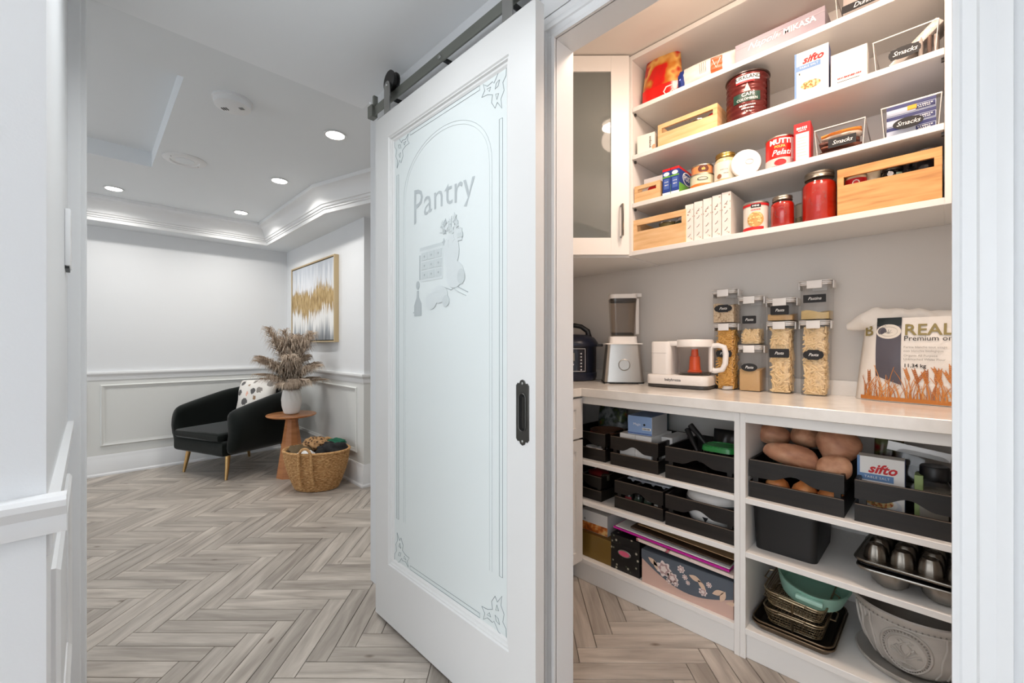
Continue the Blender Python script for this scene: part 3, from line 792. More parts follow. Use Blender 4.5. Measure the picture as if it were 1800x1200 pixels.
nt.links.new(tc.outputs['Object'], mp.inputs[0]); nt.links.new(mp.outputs[0], vo.inputs['Vector']); nt.links.new(mp.outputs[0], no.inputs['Vector'])
ad = nt.nodes.new('ShaderNodeMath'); ad.operation = 'MULTIPLY_ADD'; ad.inputs[1].default_value = 0.35; nt.links.new(no.outputs['Fac'], ad.inputs[0]); nt.links.new(vo.outputs['Distance'], ad.inputs[2])
st = nt.nodes.new('ShaderNodeValToRGB'); st.color_ramp.interpolation = 'CONSTANT'
st.color_ramp.elements[0].color = (1, 1, 1, 1); st.color_ramp.elements[1].position = 0.60; st.color_ramp.elements[1].color = (0, 0, 0, 1)
nt.links.new(ad.outputs[0], st.inputs[0])
hs = nt.nodes.new('ShaderNodeValToRGB'); hs.color_ramp.interpolation = 'CONSTANT'
for i, (ps, cl) in enumerate(((0, (142, 136, 130)), (0.35, (92, 90, 90)), (0.6, (170, 160, 150)), (0.8, (222, 172, 152)), (0.9, (150, 120, 92)))):
    e = hs.color_ramp.elements[i] if i < 2 else hs.color_ramp.elements.new(ps)
    e.position = ps; e.color = lin(cl)
sp = nt.nodes.new('ShaderNodeSeparateColor'); nt.links.new(vo.outputs['Color'], sp.inputs[0]); nt.links.new(sp.outputs[0], hs.inputs[0])
mx = nt.nodes.new('ShaderNodeMix'); mx.data_type = 'RGBA'; mx.inputs[6].default_value = lin((228, 224, 218))
nt.links.new(st.outputs[0], mx.inputs[0]); nt.links.new(hs.outputs[0], mx.inputs[7]); nt.links.new(mx.outputs[2], p.inputs['Base Color']); p.inputs['Roughness'].default_value = 0.85
LEAFP = m
cu = obj('throw_pillow', pillow(0.44, 0.42, 0.16), LEAFP, None, 60)
cu.location = (1.135, 4.70, 0.41); cu.rotation_euler = (R(-17), R(-7), R(-58))
tag(cu, 'cream cushion printed with grey leaves on the dark armchair', 'cushion')

# ------------------------------------------------------------------ side table, vase, pampas
WALN = ramp_noise('walnut', [(0.3, (166, 106, 64)), (0.55, (190, 128, 82)), (0.75, (204, 144, 98))], 5, stretch=(1, 1, 6), rough=0.4)
tx, ty = 1.265, 4.02
tb = thing('side_table', 'round wooden side table with a tapered cone pedestal', 'side table', (tx, ty, 0))
b = B(); b.lathe([(0.0, 0.516), (0.17, 0.516), (0.195, 0.524), (0.2, 0.532), (0.196, 0.538), (0.0, 0.538)], 48, cap=False); obj('table_top', b, ramp_noise('walnut_top', [(0.3, (172, 110, 66)), (0.7, (206, 146, 96))], 4, stretch=(1, 7, 1), rough=0.35), tb, 40)
b = B(); b.lathe([(0.122, 0.0), (0.122, 0.004), (0.046, 0.517)], 10); obj('pedestal', b, WALN, tb)
va = thing('vase', 'white textured ceramic vase holding pampas grass on the wooden side table', 'vase', (tx, ty, 0.538))
b = B(); prof = [(0.042, 0.0), (0.052, 0.004)]
for k in range(23):
    z = 0.01 + k * 0.009
    r_ = 0.055 + 0.024 * math.sin(min(1, (z / 0.2)) * PI * 0.78 + 0.1)
    prof.append((r_, z))
prof += [(0.053, 0.215), (0.047, 0.215), (0.047, 0.16)]
b.lathe(prof, 48, fn=lambda r_, a, z: r_ + (0.0022 * math.cos(12 * a + 40 * z) if z > 0.11 else 0.0022 * math.cos(24 * a) * math.cos(z * 300)) if 0.01 < z < 0.205 else r_)
obj('body', b, pbr('matte_ceramic', (236, 234, 230), 0.6), va, 70)
PAMP = [pbr('pampas_%d' % i, c, 0.95, spec=0.1) for i, c in enumerate(((186, 168, 150), (204, 188, 170), (160, 142, 126)))]
pg = thing('pampas_grass', 'bunch of feathery beige-brown pampas grass plumes', 'dried grass', (tx, ty, 0.538 + 0.10))
rg = random.Random(11)
for k in range(24):
    az = 2 * PI * k * 0.381966 + rg.uniform(-.2, .2); lean = (rg.uniform(0.08, 0.34), rg.uniform(0.22, 0.36), rg.uniform(0.28, 0.36))[k % 3]
    hgt = (rg.uniform(0.54, 0.66), rg.uniform(0.36, 0.47), rg.uniform(0.24, 0.32))[k % 3]
    d = Vector((math.cos(az), math.sin(az), 0)) * lean * 0.62
    def P(t): return Vector((d.x * t * t, d.y * t * t, hgt * t - (0.12 if k % 3 == 0 else 0.55) * lean * max(0, t - .5) ** 1.5))
    pl = obj('stem', B().tube([P(i / 8) for i in range(9)], 0.0022, 5), PAMP[2], pg, 60)
    b = B()
    for j in range(360):
        t = 0.22 + 0.78 * rg.random() ** 0.85
        b.mi = rg.choice((0, 0, 1, 1, 2))
        o0 = P(t); a = rg.uniform(0, 2 * PI); L = 0.118 * (0.45 + math.sin(min(1, (1.06 - t) / 0.75) * PI) * 0.75) * rg.uniform(.7, 1.2)
        out = Vector((math.cos(a), math.sin(a), 0)); tan = (P(min(1, t + .05)) - P(t - .05)).normalized()
        side = tan.cross(out)
        if side.length < 1e-4: continue
        side.normalize(); wv = 0.0030
        p0 = o0; p1 = o0 + tan * L * 0.45 + out * L * 0.22; p2 = o0 + tan * L * 0.75 + out * L * 0.5 - Vector((0, 0, L * 0.12)); p3 = p2 + out * L * 0.15 + tan * L * 0.08 - Vector((0, 0, L * 0.42))
        vs_ = [p0 - side * wv, p0 + side * wv, p1 + side * wv, p1 - side * wv, p2 + side * wv * .7, p2 - side * wv * .7, p3]
        b.raw(vs_, [(0, 1, 2, 3), (3, 2, 4, 5), (5, 4, 6)])
    obj('plume', b, PAMP, pg)

# ------------------------------------------------------------------ basket with clothes
bx, by = 1.300, 3.53
bk = thing('laundry_basket', 'oval woven seagrass basket full of clothes beside the side table', 'basket', (bx, by, 0), R(-45))
WEAVE = ramp_noise('seagrass', [(0.3, (150, 106, 62)), (0.5, (196, 150, 98)), (0.7, (222, 184, 134))], 55, stretch=(1, 1, 2.2), rough=0.8, bump=0.5)
rows = 26; prof = []
for k in range(rows * 3 + 1):
    z = 0.004 + 0.305 * k / (rows * 3); prof.append((0.158 + 0.092 * math.sin(min(1, z / 0.31) * 1.45) ** 0.9, z))
def weave(r_, a, z):
    k = int((z - 0.004) / 0.305 * rows + 1e-6)
    fr = ((z - 0.004) / 0.305 * rows) % 1.0
    return r_ + 0.0055 * (abs(math.sin(PI * fr)) - 0.4) + 0.0042 * math.cos(30 * a + PI * k)
b = B(); b.lathe(prof + [(r_ - 0.012, z) for r_, z in prof[::-12]], 180, sx=1.0, sy=0.76, fn=lambda r_, a, z: weave(r_, a, z), cap=True); obj('body', b, WEAVE, bk, 80)
b = B(); b.tube([((0.251) * math.cos(2 * PI * i / 48), 0.251 * 0.76 * math.sin(2 * PI * i / 48), 0.309) for i in range(48)], 0.010, 8, True); obj('rim', b, WEAVE, bk, 60)
for s in (-1, 1):
    b = B(); pts = []
    for i in range(13):
        a = PI * i / 12; pts.append((0.048 * math.cos(a) + 0.0, s * (0.251 * 0.76 + 0.008), 0.27 + 0.085 * math.sin(a) ** 0.8))
    b.tube(pts, 0.0105, 8); obj('handle', b, WEAVE, bk, 60)
    for x in (-0.048, 0.048):
        b = B(); b.tube([(x, s * (0.19 + 0.012), 0.28), (x, s * (0.178 + 0.014), 0.15), (x, s * (0.145 + 0.014), 0.06)], 0.011, 8); obj('handle_strap', b, WEAVE, bk, 60)
def cloth(name, label, cat, mat, c, r, seed, rot=0):
    rg = random.Random(seed); ph = [rg.uniform(0, 6.28) for _ in range(6)]
    def fn(p):
        k = 1 + 0.13 * math.sin(5 * p.x + ph[0]) * math.sin(4 * p.y + ph[1]) + 0.10 * math.sin(9 * p.z + 6 * p.x + ph[2]) + 0.06 * math.sin(14 * p.y + ph[3] + 8 * p.x)
        return p * k
    b = B(); b.ball((0, 0, 0), r, 32, 20, fn)
    o = obj(name, b, mat, None, 70); o.location = c; o.rotation_euler = (0, 0, rot)
    return tag(o, label, cat, 'clothes in the woven basket')
LEO = ramp_noise('leopard_print', [(0.0, (58, 42, 30)), (0.28, (62, 44, 32)), (0.36, (150, 112, 74)), (0.7, (186, 146, 102))], 42, 'voronoi', 0.85)
BROWNC = pbr('olive_brown_cloth', (92, 76, 52), 0.9, bump=(40, .2)); BLKC = pbr('black_cloth', (20, 20, 22), 0.9, bump=(40, .2)); WHC = pbr('white_cloth', (226, 224, 222), 0.9, bump=(40, .1)); GRC = pbr('green_cloth', (18, 96, 70), 0.8); PKC = pbr('pink_cloth', (222, 84, 150), 0.8)
Mb = Matrix.Translation((bx, by, 0)) @ Matrix.Rotation(R(-45), 4, 'Z')
cloth('cloth', 'olive brown garment at the left side of the woven basket', 'garment', BROWNC, Mb @ Vector((-0.13, 0.0, 0.285)), (0.10, 0.13, 0.055), 1, R(-45))
cloth('cloth', 'leopard-print garment heaped on top of the woven basket', 'garment', LEO, Mb @ Vector((-0.035, 0.055, 0.335)), (0.105, 0.085, 0.055), 2, R(-45))
cloth('cloth', 'black garment at the right side of the woven basket', 'garment', BLKC, Mb @ Vector((0.12, 0.0, 0.30)), (0.115, 0.14, 0.06), 3, R(-45))
cloth('cloth', 'white garment at the front of the woven basket behind its handle', 'garment', WHC, Mb @ Vector((-0.035, -0.105, 0.275)), (0.075, 0.06, 0.05), 4, R(-45))
cloth('cloth', 'green garment showing at the back of the woven basket', 'garment', GRC, Mb @ Vector((0.10, 0.11, 0.338)), (0.085, 0.05, 0.03), 5, R(-45))
cloth('cloth', 'small pink garment showing beside the basket handle', 'garment', PKC, Mb @ Vector((0.022, -0.125, 0.272)), (0.03, 0.03, 0.025), 6, R(-45))

# ------------------------------------------------------------------ painting
pt = thing('painting', 'large canvas with vertical gold leaf streaks over grey and white in a gold frame', 'painting', (1.535, 4.33, 1.165), FRONT)
PWD, PHT = 1.12, 0.775
FRG = pbr('pale_gold_frame', (196, 174, 136), 0.42, metal=0.35)
for a in ((-PWD / 2, 0, 0, -PWD / 2 + 0.014, 0.042, PHT), (PWD / 2 - 0.014, 0, 0, PWD / 2, 0.042, PHT), (-PWD / 2 + 0.014, 0, 0, PWD / 2 - 0.014, 0.042, 0.014), (-PWD / 2 + 0.014, 0, PHT - 0.014, PWD / 2 - 0.014, 0.042, PHT)):
    b = B(); b.box(*a, 0.0015); obj('frame_bar', b, FRG, pt)
b = B(); b.box(-PWD / 2 + 0.014, 0.03, 0.014, PWD / 2 - 0.014, 0.036, PHT - 0.014); obj('frame_gap', b, pbr('dark_gap', (40, 34, 28), 0.8), pt)
m, nt, p = nmat('abstract_paint')
tc = nt.nodes.new('ShaderNodeTexCoord'); sx = nt.nodes.new('ShaderNodeSeparateXYZ'); nt.links.new(tc.outputs['Object'], sx.inputs[0])
mp = nt.nodes.new('ShaderNodeMapping'); mp.inputs['Scale'].default_value = (9, 1, 0.9); nt.links.new(tc.outputs['Object'], mp.inputs[0])
n1 = nt.nodes.new('ShaderNodeTexNoise'); n1.inputs['Scale'].default_value = 2.0; n1.inputs['Detail'].default_value = 6; nt.links.new(mp.outputs[0], n1.inputs['Vector'])
zz = nt.nodes.new('ShaderNodeMath'); zz.operation = 'MULTIPLY_ADD'; zz.inputs[1].default_value = 0.55; nt.links.new(n1.outputs['Fac'], zz.inputs[0]); nt.links.new(sx.outputs[2], zz.inputs[2])
r = nt.nodes.new('ShaderNodeValToRGB'); cr = r.color_ramp
for i, (ps, cl) in enumerate(((0.22, (96, 104, 112)), (0.34, (150, 155, 160)), (0.46, (232, 232, 230)), (0.62, (236, 236, 236)), (0.86, (214, 217, 222)), (1.0, (184, 190, 198)))):
    e = cr.elements[i] if i < 2 else cr.elements.new(ps); e.position = ps; e.color = lin(cl)
nt.links.new(zz.outputs[0], r.inputs[0]); nt.links.new(r.outputs[0], p.inputs['Base Color']); p.inputs['Roughness'].default_value = 0.6
b = B(); b.box(-PWD / 2 + 0.024, 0.006, 0.022, PWD / 2 - 0.024, 0.034, PHT - 0.022); cv = obj('canvas', b, m, pt)
GLEAF = ramp_noise('gold_leaf', [(0.3, (150, 118, 66)), (0.5, (196, 164, 106)), (0.7, (222, 198, 150))], 22, stretch=(2, 1, 0.5), rough=0.4, metal=0.4)
rg = random.Random(5)
b = B(); xs = -PWD / 2 + 0.026; W_ = PWD - 0.052; n = 120
def env(u): return 0.10 + 0.15 * math.exp(-((u - 0.30) / 0.12) ** 2) * 0 + 0.12 * math.exp(-((u - 0.68) / 0.13) ** 2) + 0.05 * math.exp(-((u - 0.1) / 0.1) ** 2) + 0.06 * math.exp(-((u - 0.38) / 0.05) ** 2)
for i in range(n):
    u = (i + .5) / n; w_ = W_ / n
    mid = 0.40 + 0.02 * math.sin(9 * u)
    up = mid + (0.02 + env(u) * .62) * rg.uniform(0.7, 1.15); dn = mid - (0.05 + env(1 - u) * .55) * rg.uniform(0.5, 1.25)
    x = xs + u * W_
    b.raw([(x - w_ * .55, 0.0052, dn + 0.03), (x, 0.0052, dn - rg.choice((-.01, 0.01, 0.03, 0.06))), (x + w_ * .55, 0.0052, dn + 0.03), (x + w_ * .55, 0.0052, up - 0.03), (x, 0.0052, up + rg.choice((-0.02, 0.0, 0.02, 0.03, 0.08))), (x - w_ * .55, 0.0052, up - 0.03)], [(0, 1, 2, 3, 4, 5)])
obj('gold_streaks', b, GLEAF, cv)
# ------------------------------------------------------------------ pantry cabinets
XB, CZ = 2.188, 0.935
def shaker(parent, name, w, h, d=0.02, fr=0.055, rec=0.008, mat=CABW):
    """recessed-panel front in the XZ plane facing -Y, lower left at local 0"""
    b = B()
    b.box(0, 0, 0, fr, d, h); b.box(w - fr, 0, 0, w, d, h); b.box(fr, 0, 0, w - fr, d, fr); b.box(fr, 0, h - fr, w - fr, d, h); b.box(fr, rec, fr, w - fr, d, h - fr)
    return obj(name, b, mat, parent)
# open base cabinet along the back wall, two bays
FX = 1.695
def board(t, nm, x0, y0, z0, x1, y1, z1, bev=0.0012):
    b = B(); b.box(x0, y0, z0, x1, y1, z1, bev); return obj(nm, b, CABW, t)
c1 = thing('base_cabinet', 'open white base cabinet full of dark crates left of the middle post', 'cabinet', (0, 0, 0), 0, 'open base cabinets')
board(c1, 'side_panel', FX + 0.002, 1.696, 0.09, XB, 1.714, 0.893); board(c1, 'side_panel', FX, 0.528, 0.0, XB, 0.5475, 0.893)
board(c1, 'back_panel', XB - 0.012, 0.5475, 0.112, XB - 0.001, 1.695, 0.893)
board(c1, 'face_rail', FX, 0.5475, 0.858, FX + 0.02, 1.695, 0.893)
board(c1, 'shelf', FX, 0.5475, 0.565, XB - 0.012, 1.695, 0.585); board(c1, 'shelf', FX, 0.5475, 0.37, XB - 0.012, 1.695, 0.39)
board(c1, 'deck', FX, 0.5475, 0.090, XB - 0.012, 1.695, 0.112); board(c1, 'toe_kick', FX + 0.012, 0.5475, 0.0, FX + 0.03, 1.30, 0.090)
c2 = thing('base_cabinet', 'open white base cabinet with potatoes and planter right of the middle post', 'cabinet', (0, 0, 0), 0, 'open base cabinets')
board(c2, 'side_panel', FX, 0.509, 0.0, XB, 0.5275, 0.893); board(c2, 'side_panel', FX, -0.236, 0.0, XB, -0.216, 0.893)
board(c2, 'back_panel', XB - 0.012, -0.216, 0.112, XB - 0.001, 0.509, 0.893)
board(c2, 'face_rail', FX, -0.216, 0.858, FX + 0.02, 0.509, 0.893)
board(c2, 'shelf', FX, -0.216, 0.565, XB - 0.012, 0.509, 0.585); board(c2, 'shelf', FX, -0.216, 0.37, XB - 0.012, 0.509, 0.39)
board(c2, 'deck', FX, -0.216, 0.090, XB - 0.012, 0.509, 0.112); board(c2, 'toe_kick', FX + 0.012, -0.216, 0.0, FX + 0.03, 0.509, 0.090)
# drawer base along the left wall
c3 = thing('drawer_cabinet', 'white drawer cabinet at the left end of the pantry counter', 'cabinet')
board(c3, 'body', 1.07, 1.247, 0.10, FX - 0.002, 1.716, 0.893); board(c3, 'toe_kick', 1.07, 1.285, 0.0, FX, 1.30, 0.10)
for nm, z0, z1 in (('drawer', 0.695, 0.885), ('door', 0.105, 0.685)):
    f = shaker(c3, nm, 0.61, z1 - z0, fr=0.05); f.location = (1.081, 1.226, z0)
    b = B(); zz = 0.5 * (z1 - z0) if nm == 'drawer' else (z1 - z0) - 0.16
    if nm == 'drawer': b.tube([(0.24, 0, zz), (0.24, -0.03, zz), (0.38, -0.03, zz), (0.38, 0, zz)], 0.005, 8)
    else: b.tube([(0.06, 0, zz), (0.06, -0.03, zz), (0.06, -0.03, zz + .13), (0.06, 0, zz + .13)], 0.005, 8)
    obj('handle', b, STEEL, f, 50)
b = B(); b.prism([(1.67, -0.236), (XB, -0.236), (XB, 1.718), (1.066, 1.718), (1.066, 1.2175), (1.67, 1.2175)], 0.895, CZ, 'z', 0.002)
ct = obj('countertop', b, QUARTZ, None, 30); tag(ct, 'white L-shaped quartz countertop along the pantry walls', 'countertop')
b = B(); b.box(XB - 0.014, -0.236, CZ, XB, 1.704, CZ + 0.06); b.box(1.066, 1.704, CZ, XB, 1.718, CZ + 0.06); obj('backsplash', b, QUARTZ, ct)

# upper shelves
UX = 1.869; S0, S1, S2, S3 = 1.593, 1.823, 2.054, 2.284
us = thing('wall_shelves', 'white wall shelf unit with four rows of groceries', 'shelf unit')
board(us, 'side_panel', UX, 1.064, 1.571, XB, 1.082, 2.538); board(us, 'side_panel', UX, -0.020, 1.571, XB, 0.0005, 2.538)
board(us, 'side_panel', UX, -0.236, 1.571, XB, -0.0215, 2.538)
board(us, 'bottom_panel', UX, 0.0005, 1.571, XB, 1.064, S0)
for z in (S1, S2, S3): board(us, 'shelf', UX, 0.0015, z - 0.021, XB - 0.008, 1.063, z)
board(us, 'back_panel', XB - 0.008, 0.0005, S0, XB - 0.001, 1.064, 2.515); board(us, 'top_panel', UX, 0.0005, 2.515, XB, 1.064, 2.538)
for z in (S1, S2, S3):
    for y in (1.060, 0.004):
        b = B(); b.box(UX + 0.02, y - 0.004, z - 0.032, UX + 0.03, y + 0.004, z - 0.021); obj('shelf_pin', b, pbr('pin_steel', (90, 88, 86), 0.4, metal=0.8), us)
# diagonal corner wall cabinet with a frosted door
cc = thing('corner_cabinet', 'white corner wall cabinet with a frosted glass door', 'cabinet')
ring = [(1.876, 1.083), (XB, 1.083), (XB, 1.718), (1.585, 1.718), (1.585, 1.374)]
b = B(); b.prism(ring, 1.566, 1.584); obj('bottom_panel', b, CABW, cc)
b = B(); b.prism(ring, 2.52, 2.538); obj('top_panel', b, CABW, cc)
for z in (1.82, 2.06, 2.30):
    b = B(); b.prism([(1.905, 1.10), (XB - .01, 1.10), (XB - .01, 1.70), (1.605, 1.70), (1.605, 1.40)], z, z + 0.018); obj('shelf', b, CABW, cc)
b = B(); b.box(XB - .009, 1.0835, 1.585, XB, 1.718, 2.519); b.box(1.585, 1.709, 1.585, XB, 1.718, 2.519); b.box(1.585, 1.374, 1.585, 1.597, 1.709, 2.519); b.box(1.876, 1.0835, 1.585, XB - .009, 1.094, 2.519); obj('carcass', b, CABW, cc)
dl = math.hypot(0.291, 0.291)
dr = bpy.data.objects.new('door', None); C.objects.link(dr); dr.parent = cc; dr.location = (1.585 - 0.016, 1.374 - 0.016, 1.575); dr.rotation_euler.z = R(-45)
dw, dh, fr = dl - 0.006, 0.961, 0.088
for a in ((0.003, 0, 0, 0.003 + fr, 0.02, dh), (dw - fr, 0, 0, dw, 0.02, dh), (0.003 + fr, 0, 0, dw - fr, 0.02, fr - 0.006), (0.003 + fr, 0, dh - fr + 0.012, dw - fr, 0.02, dh)):
    b = B(); b.box(*a, 0.001); obj('door_frame', b, CABW, dr)
m, nt, p = nmat('reeded_frosted_glass')
p.inputs['Base Color'].default_value = lin((214, 222, 222)); p.inputs['Roughness'].default_value = 0.10; p.inputs['Transmission Weight'].default_value = 0.0; p.inputs['Specular IOR Level'].default_value = 0.6
trn = nt.nodes.new('ShaderNodeBsdfTransparent'); trn.inputs[0].default_value = lin((222, 228, 226))
gls = nt.nodes.new('ShaderNodeBsdfGlossy'); gls.inputs['Roughness'].default_value = 0.03
frn = nt.nodes.new('ShaderNodeFresnel'); frn.inputs[0].default_value = 1.5
mxs = nt.nodes.new('ShaderNodeMixShader'); nt.links.new(frn.outputs[0], mxs.inputs[0]); dif = nt.nodes.new('ShaderNodeBsdfDiffuse'); dif.inputs[0].default_value = lin((146, 150, 146)); mxd = nt.nodes.new('ShaderNodeMixShader'); mxd.inputs[0].default_value = 0.5; nt.links.new(trn.outputs[0], mxd.inputs[1]); nt.links.new(dif.outputs[0], mxd.inputs[2]); nt.links.new(mxd.outputs[0], mxs.inputs[1]); nt.links.new(gls.outputs[0], mxs.inputs[2]); nt.links.new(mxs.outputs[0], nt.nodes['Material Output'].inputs[0])
b = B(); b.box(fr, 0.008, fr - 0.01, dw - fr + 0.003, 0.012, dh - fr + 0.016); obj('frosted_pane', b, m, dr)
b = B(); b.tube([(dw - 0.04, 0, 0.085), (dw - 0.04, -0.032, 0.085), (dw - 0.04, -0.032, 0.235), (dw - 0.04, 0, 0.235)], 0.006, 4); obj('handle', b, STEEL, dr)
# things behind the frosted door
for (x, y, z, r_, h, cl, lb, nm) in ((1.80, 1.36, 1.838, 0.045, 0.12, (238, 226, 196), 'cream canister behind the frosted cabinet door on its middle shelf', 'canister'), (1.72, 1.46, 1.838, 0.05, 0.10, (230, 232, 232), 'white bowl stack behind the frosted cabinet door', 'bowl'),
                                (1.76, 1.40, 2.078, 0.06, 0.07, (226, 228, 228), 'white bowl behind the frosted cabinet door on its upper shelf', 'bowl'), (1.80, 1.34, 1.584, 0.05, 0.10, (206, 176, 168), 'pinkish canister behind the frosted cabinet door at the bottom', 'canister')):
    b = B(); b.lathe([(r_ * .8, 0), (r_, 0.01), (r_, h * .8), (r_ * 1.02, h * .82), (r_ * 1.02, h), (r_ * .3, h + .004)], 24)
    o = obj(nm, b, pbr('cab_%d%d' % (int(x * 100), int(z * 100)), cl, 0.5), None, 40); o.location = (x, y, z); tag(o, lb, nm)
# ------------------------------------------------------------------ grocery builders (front faces -Y, origin at front bottom centre)
LWOOD = ramp_noise('light_pine', [(0.3, (214, 168, 116)), (0.5, (228, 186, 136)), (0.7, (238, 202, 156))], 6, stretch=(1, 1, 9), rough=0.5)
OAK = ramp_noise('honey_oak', [(0.25, (178, 122, 68)), (0.45, (212, 156, 96)), (0.7, (226, 176, 116))], 5, stretch=(1.2, 1, 12), rough=0.45, distort=0.4)
DWOOD = ramp_noise('dark_stained_wood', [(0.3, (18, 15, 13)), (0.55, (29, 24, 21)), (0.8, (44, 36, 31))], 5, stretch=(1, 1, 12), rough=0.45)
DEDGE = pbr('worn_edge', (116, 98, 84), 0.5)
TIN = pbr('tin_plate', (196, 192, 182), 0.28, metal=1.0)
GLASSC = clear('clear_plastic', (250, 250, 250), 0.05, 1.30)
JARG = clear('jar_glass', (250, 246, 244), 0.03, 1.45)
def at(x, y, z): return (x, y, z)
def light_crate(label, x, yc, z, w, d, h, mat, lo, rail, rot=0, group=None):
    t = thing('wooden_crate', label, 'crate', (x, yc, z), FRONT + rot, group); k = 0.010
    for yy in (0, d - k):
        b = B(); b.box(-w / 2, yy, 0.0, w / 2, yy + k, lo, 0.0008); obj('board', b, mat, t)
        b = B(); b.box(-w / 2, yy, h - rail, w / 2, yy + k, h, 0.0008); obj('rail', b, mat, t)
        for sx in (-1, 1):
            b = B(); x0 = -w / 2 if sx < 0 else w / 2 - 0.018; b.box(x0, yy, lo, x0 + 0.018, yy + k, h - rail); obj('post', b, mat, t)
    for sx in (-1, 1):
        b = B(); x0 = -w / 2 if sx < 0 else w / 2 - k; b.box(x0, k, 0, x0 + k, d - k, h, 0.0008); obj('end_board', b, mat, t)
    b = B(); b.box(-w / 2 + k, k, 0.002, w / 2 - k, d - k, 0.010); obj('bottom', b, mat, t)
    return t
def dark_crate(label, x, yc, z, w, d, h, rot=0, group='dark wooden crates in the base cabinets'):
    t = thing('dark_crate', label, 'crate', (x, yc, z), FRONT + rot, group); k = 0.010
    n = 24; zt0 = h * 0.55
    pts = [(-w / 2, h), (-w / 2, zt0)]
    for i in range(n + 1):
        u = -1 + 2 * i / n; pts.append((u * w / 2 * 0.8, zt0 + 0.024 * (0.5 + 0.5 * math.cos(min(1, abs(u) / 0.62) * PI))))
    pts += [(w / 2, zt0), (w / 2, h)]
    b = B(); b.prism(pts, 0, k, 'y'); s = obj('slat', b, DWOOD, t)
    b = B(); b.box(-w / 2 + .001, -0.0006, h - 0.0016, w / 2 - .001, 0.004, h + 0.0004); obj('worn_edge', b, DEDGE, s)
    b = B(); b.box(-w / 2, 0, 0, w / 2, k, h * 0.42); s = obj('slat', b, DWOOD, t)
    b = B(); b.box(-w / 2 + .001, -0.0006, h * .42 - 0.0014, w / 2 - .001, 0.004, h * .42 + 0.0004); obj('worn_edge', b, DEDGE, s)
    for a0, a1 in ((0, h * .42), (h * .55, h)):
        b = B(); b.box(-w / 2, d - k, a0, w / 2, d, a1); obj('slat', b, DWOOD, t)
        for sx in (-1, 1):
            b = B(); x0 = -w / 2 if sx < 0 else w / 2 - k; b.box(x0, k, a0, x0 + k, d - k, a1); obj('slat', b, DWOOD, t)
    for sx in (-1, 1):
        for yy in (k, d - k - 0.018):
            b = B(); x0 = -w / 2 + k if sx < 0 else w / 2 - k - 0.018; b.box(x0, yy, 0.004, x0 + 0.018, yy + 0.018, h - 0.004); obj('corner_post', b, DWOOD, t)
    b = B(); b.box(-w / 2 + k, k, 0.0, w / 2 - k, d - k, 0.006); obj('bottom', b, DWOOD, t)
    return t
def carton(name, label, x, yc, z, w, h, d, mat, rot=0, group=None, cat='box', bev=0.0008):
    t = thing(name, label, cat, (x, yc, z), FRONT + rot, group)
    b = B(); b.box(-w / 2, 0, 0, w / 2, d, h, bev); obj('carton', b, mat, t); return t
def rect(x0, z0, x1, z1): return [(x0, z0), (x1, z0), (x1, z1), (x0, z1)]
def tin(label, x, yc, z, r, h, mat, rot=0, group=None, ribs=0, name='food_tin', lidmat=None, rim=0.0025):
    t = thing(name, label, 'tin', (x + r, yc, z), FRONT + rot, group)
    prof = [(r - 0.003, 0.0), (r + rim * .4, 0.001), (r + rim * .4, 0.005), (r - 0.0008, 0.006)]
    if ribs:
        n = ribs * 6
        for i in range(n + 1): prof.append((r - 0.0012 + 0.0012 * math.cos(2 * PI * i / 6), 0.012 + (h - 0.024) * i / n))
    prof += [(r - 0.0008, h - 0.006)]
    b = B(); b.lathe(prof, 40); obj('body', b, mat, t, 50)
    b = B(); b.lathe([(r - 0.0008, h - 0.006), (r + rim * .4, h - 0.005), (r + rim * .4, h - 0.0005), (r - 0.001, h), (r - 0.004, h - 0.004), (0.0, h - 0.004)], 40, cap=False); obj('lid', b, lidmat or TIN, t, 40)
    return t
def pouch_fn(w, h, d, seed=0, taper=0.85, bot=0.6):
    rg = random.Random(seed); ph = [rg.uniform(0, 6.28) for _ in range(8)]
    def f(u, v):      # u,v in 0..1 -> x, thickness, z
        x = 2 * u - 1
        wd = w / 2 * (1 - (1 - taper) * v)
        t = max(0, 1 - abs(x) ** 3) ** 0.6 * (bot + (1 - bot) * math.sin(min(1, v * 2.2) * PI / 2)) * max(0, math.cos(v ** 1.8 * PI / 2)) ** 0.55
        cr = 0.05 * math.sin(7 * x + 5 * v + ph[0]) * math.sin(9 * v + ph[1]) + 0.03 * math.sin(15 * x - 8 * v + ph[2])
        return x * wd, d / 2 * t * (1 + cr) + 0.0015, v * h
    return f
def pouch(f, n=20, m=24, lean=0.0):
    b = B()
    for s in (-1, 1):
        b.grid(lambda u, v: (lambda p: (p[0], s * p[1] + lean * v * v, p[2]))(f(u, v)), n, m)
    bmesh.ops.remove_doubles(b.bm, verts=b.bm.verts[:], dist=0.0034); bmesh.ops.recalc_face_normals(b.bm, faces=b.bm.faces[:])
    return b
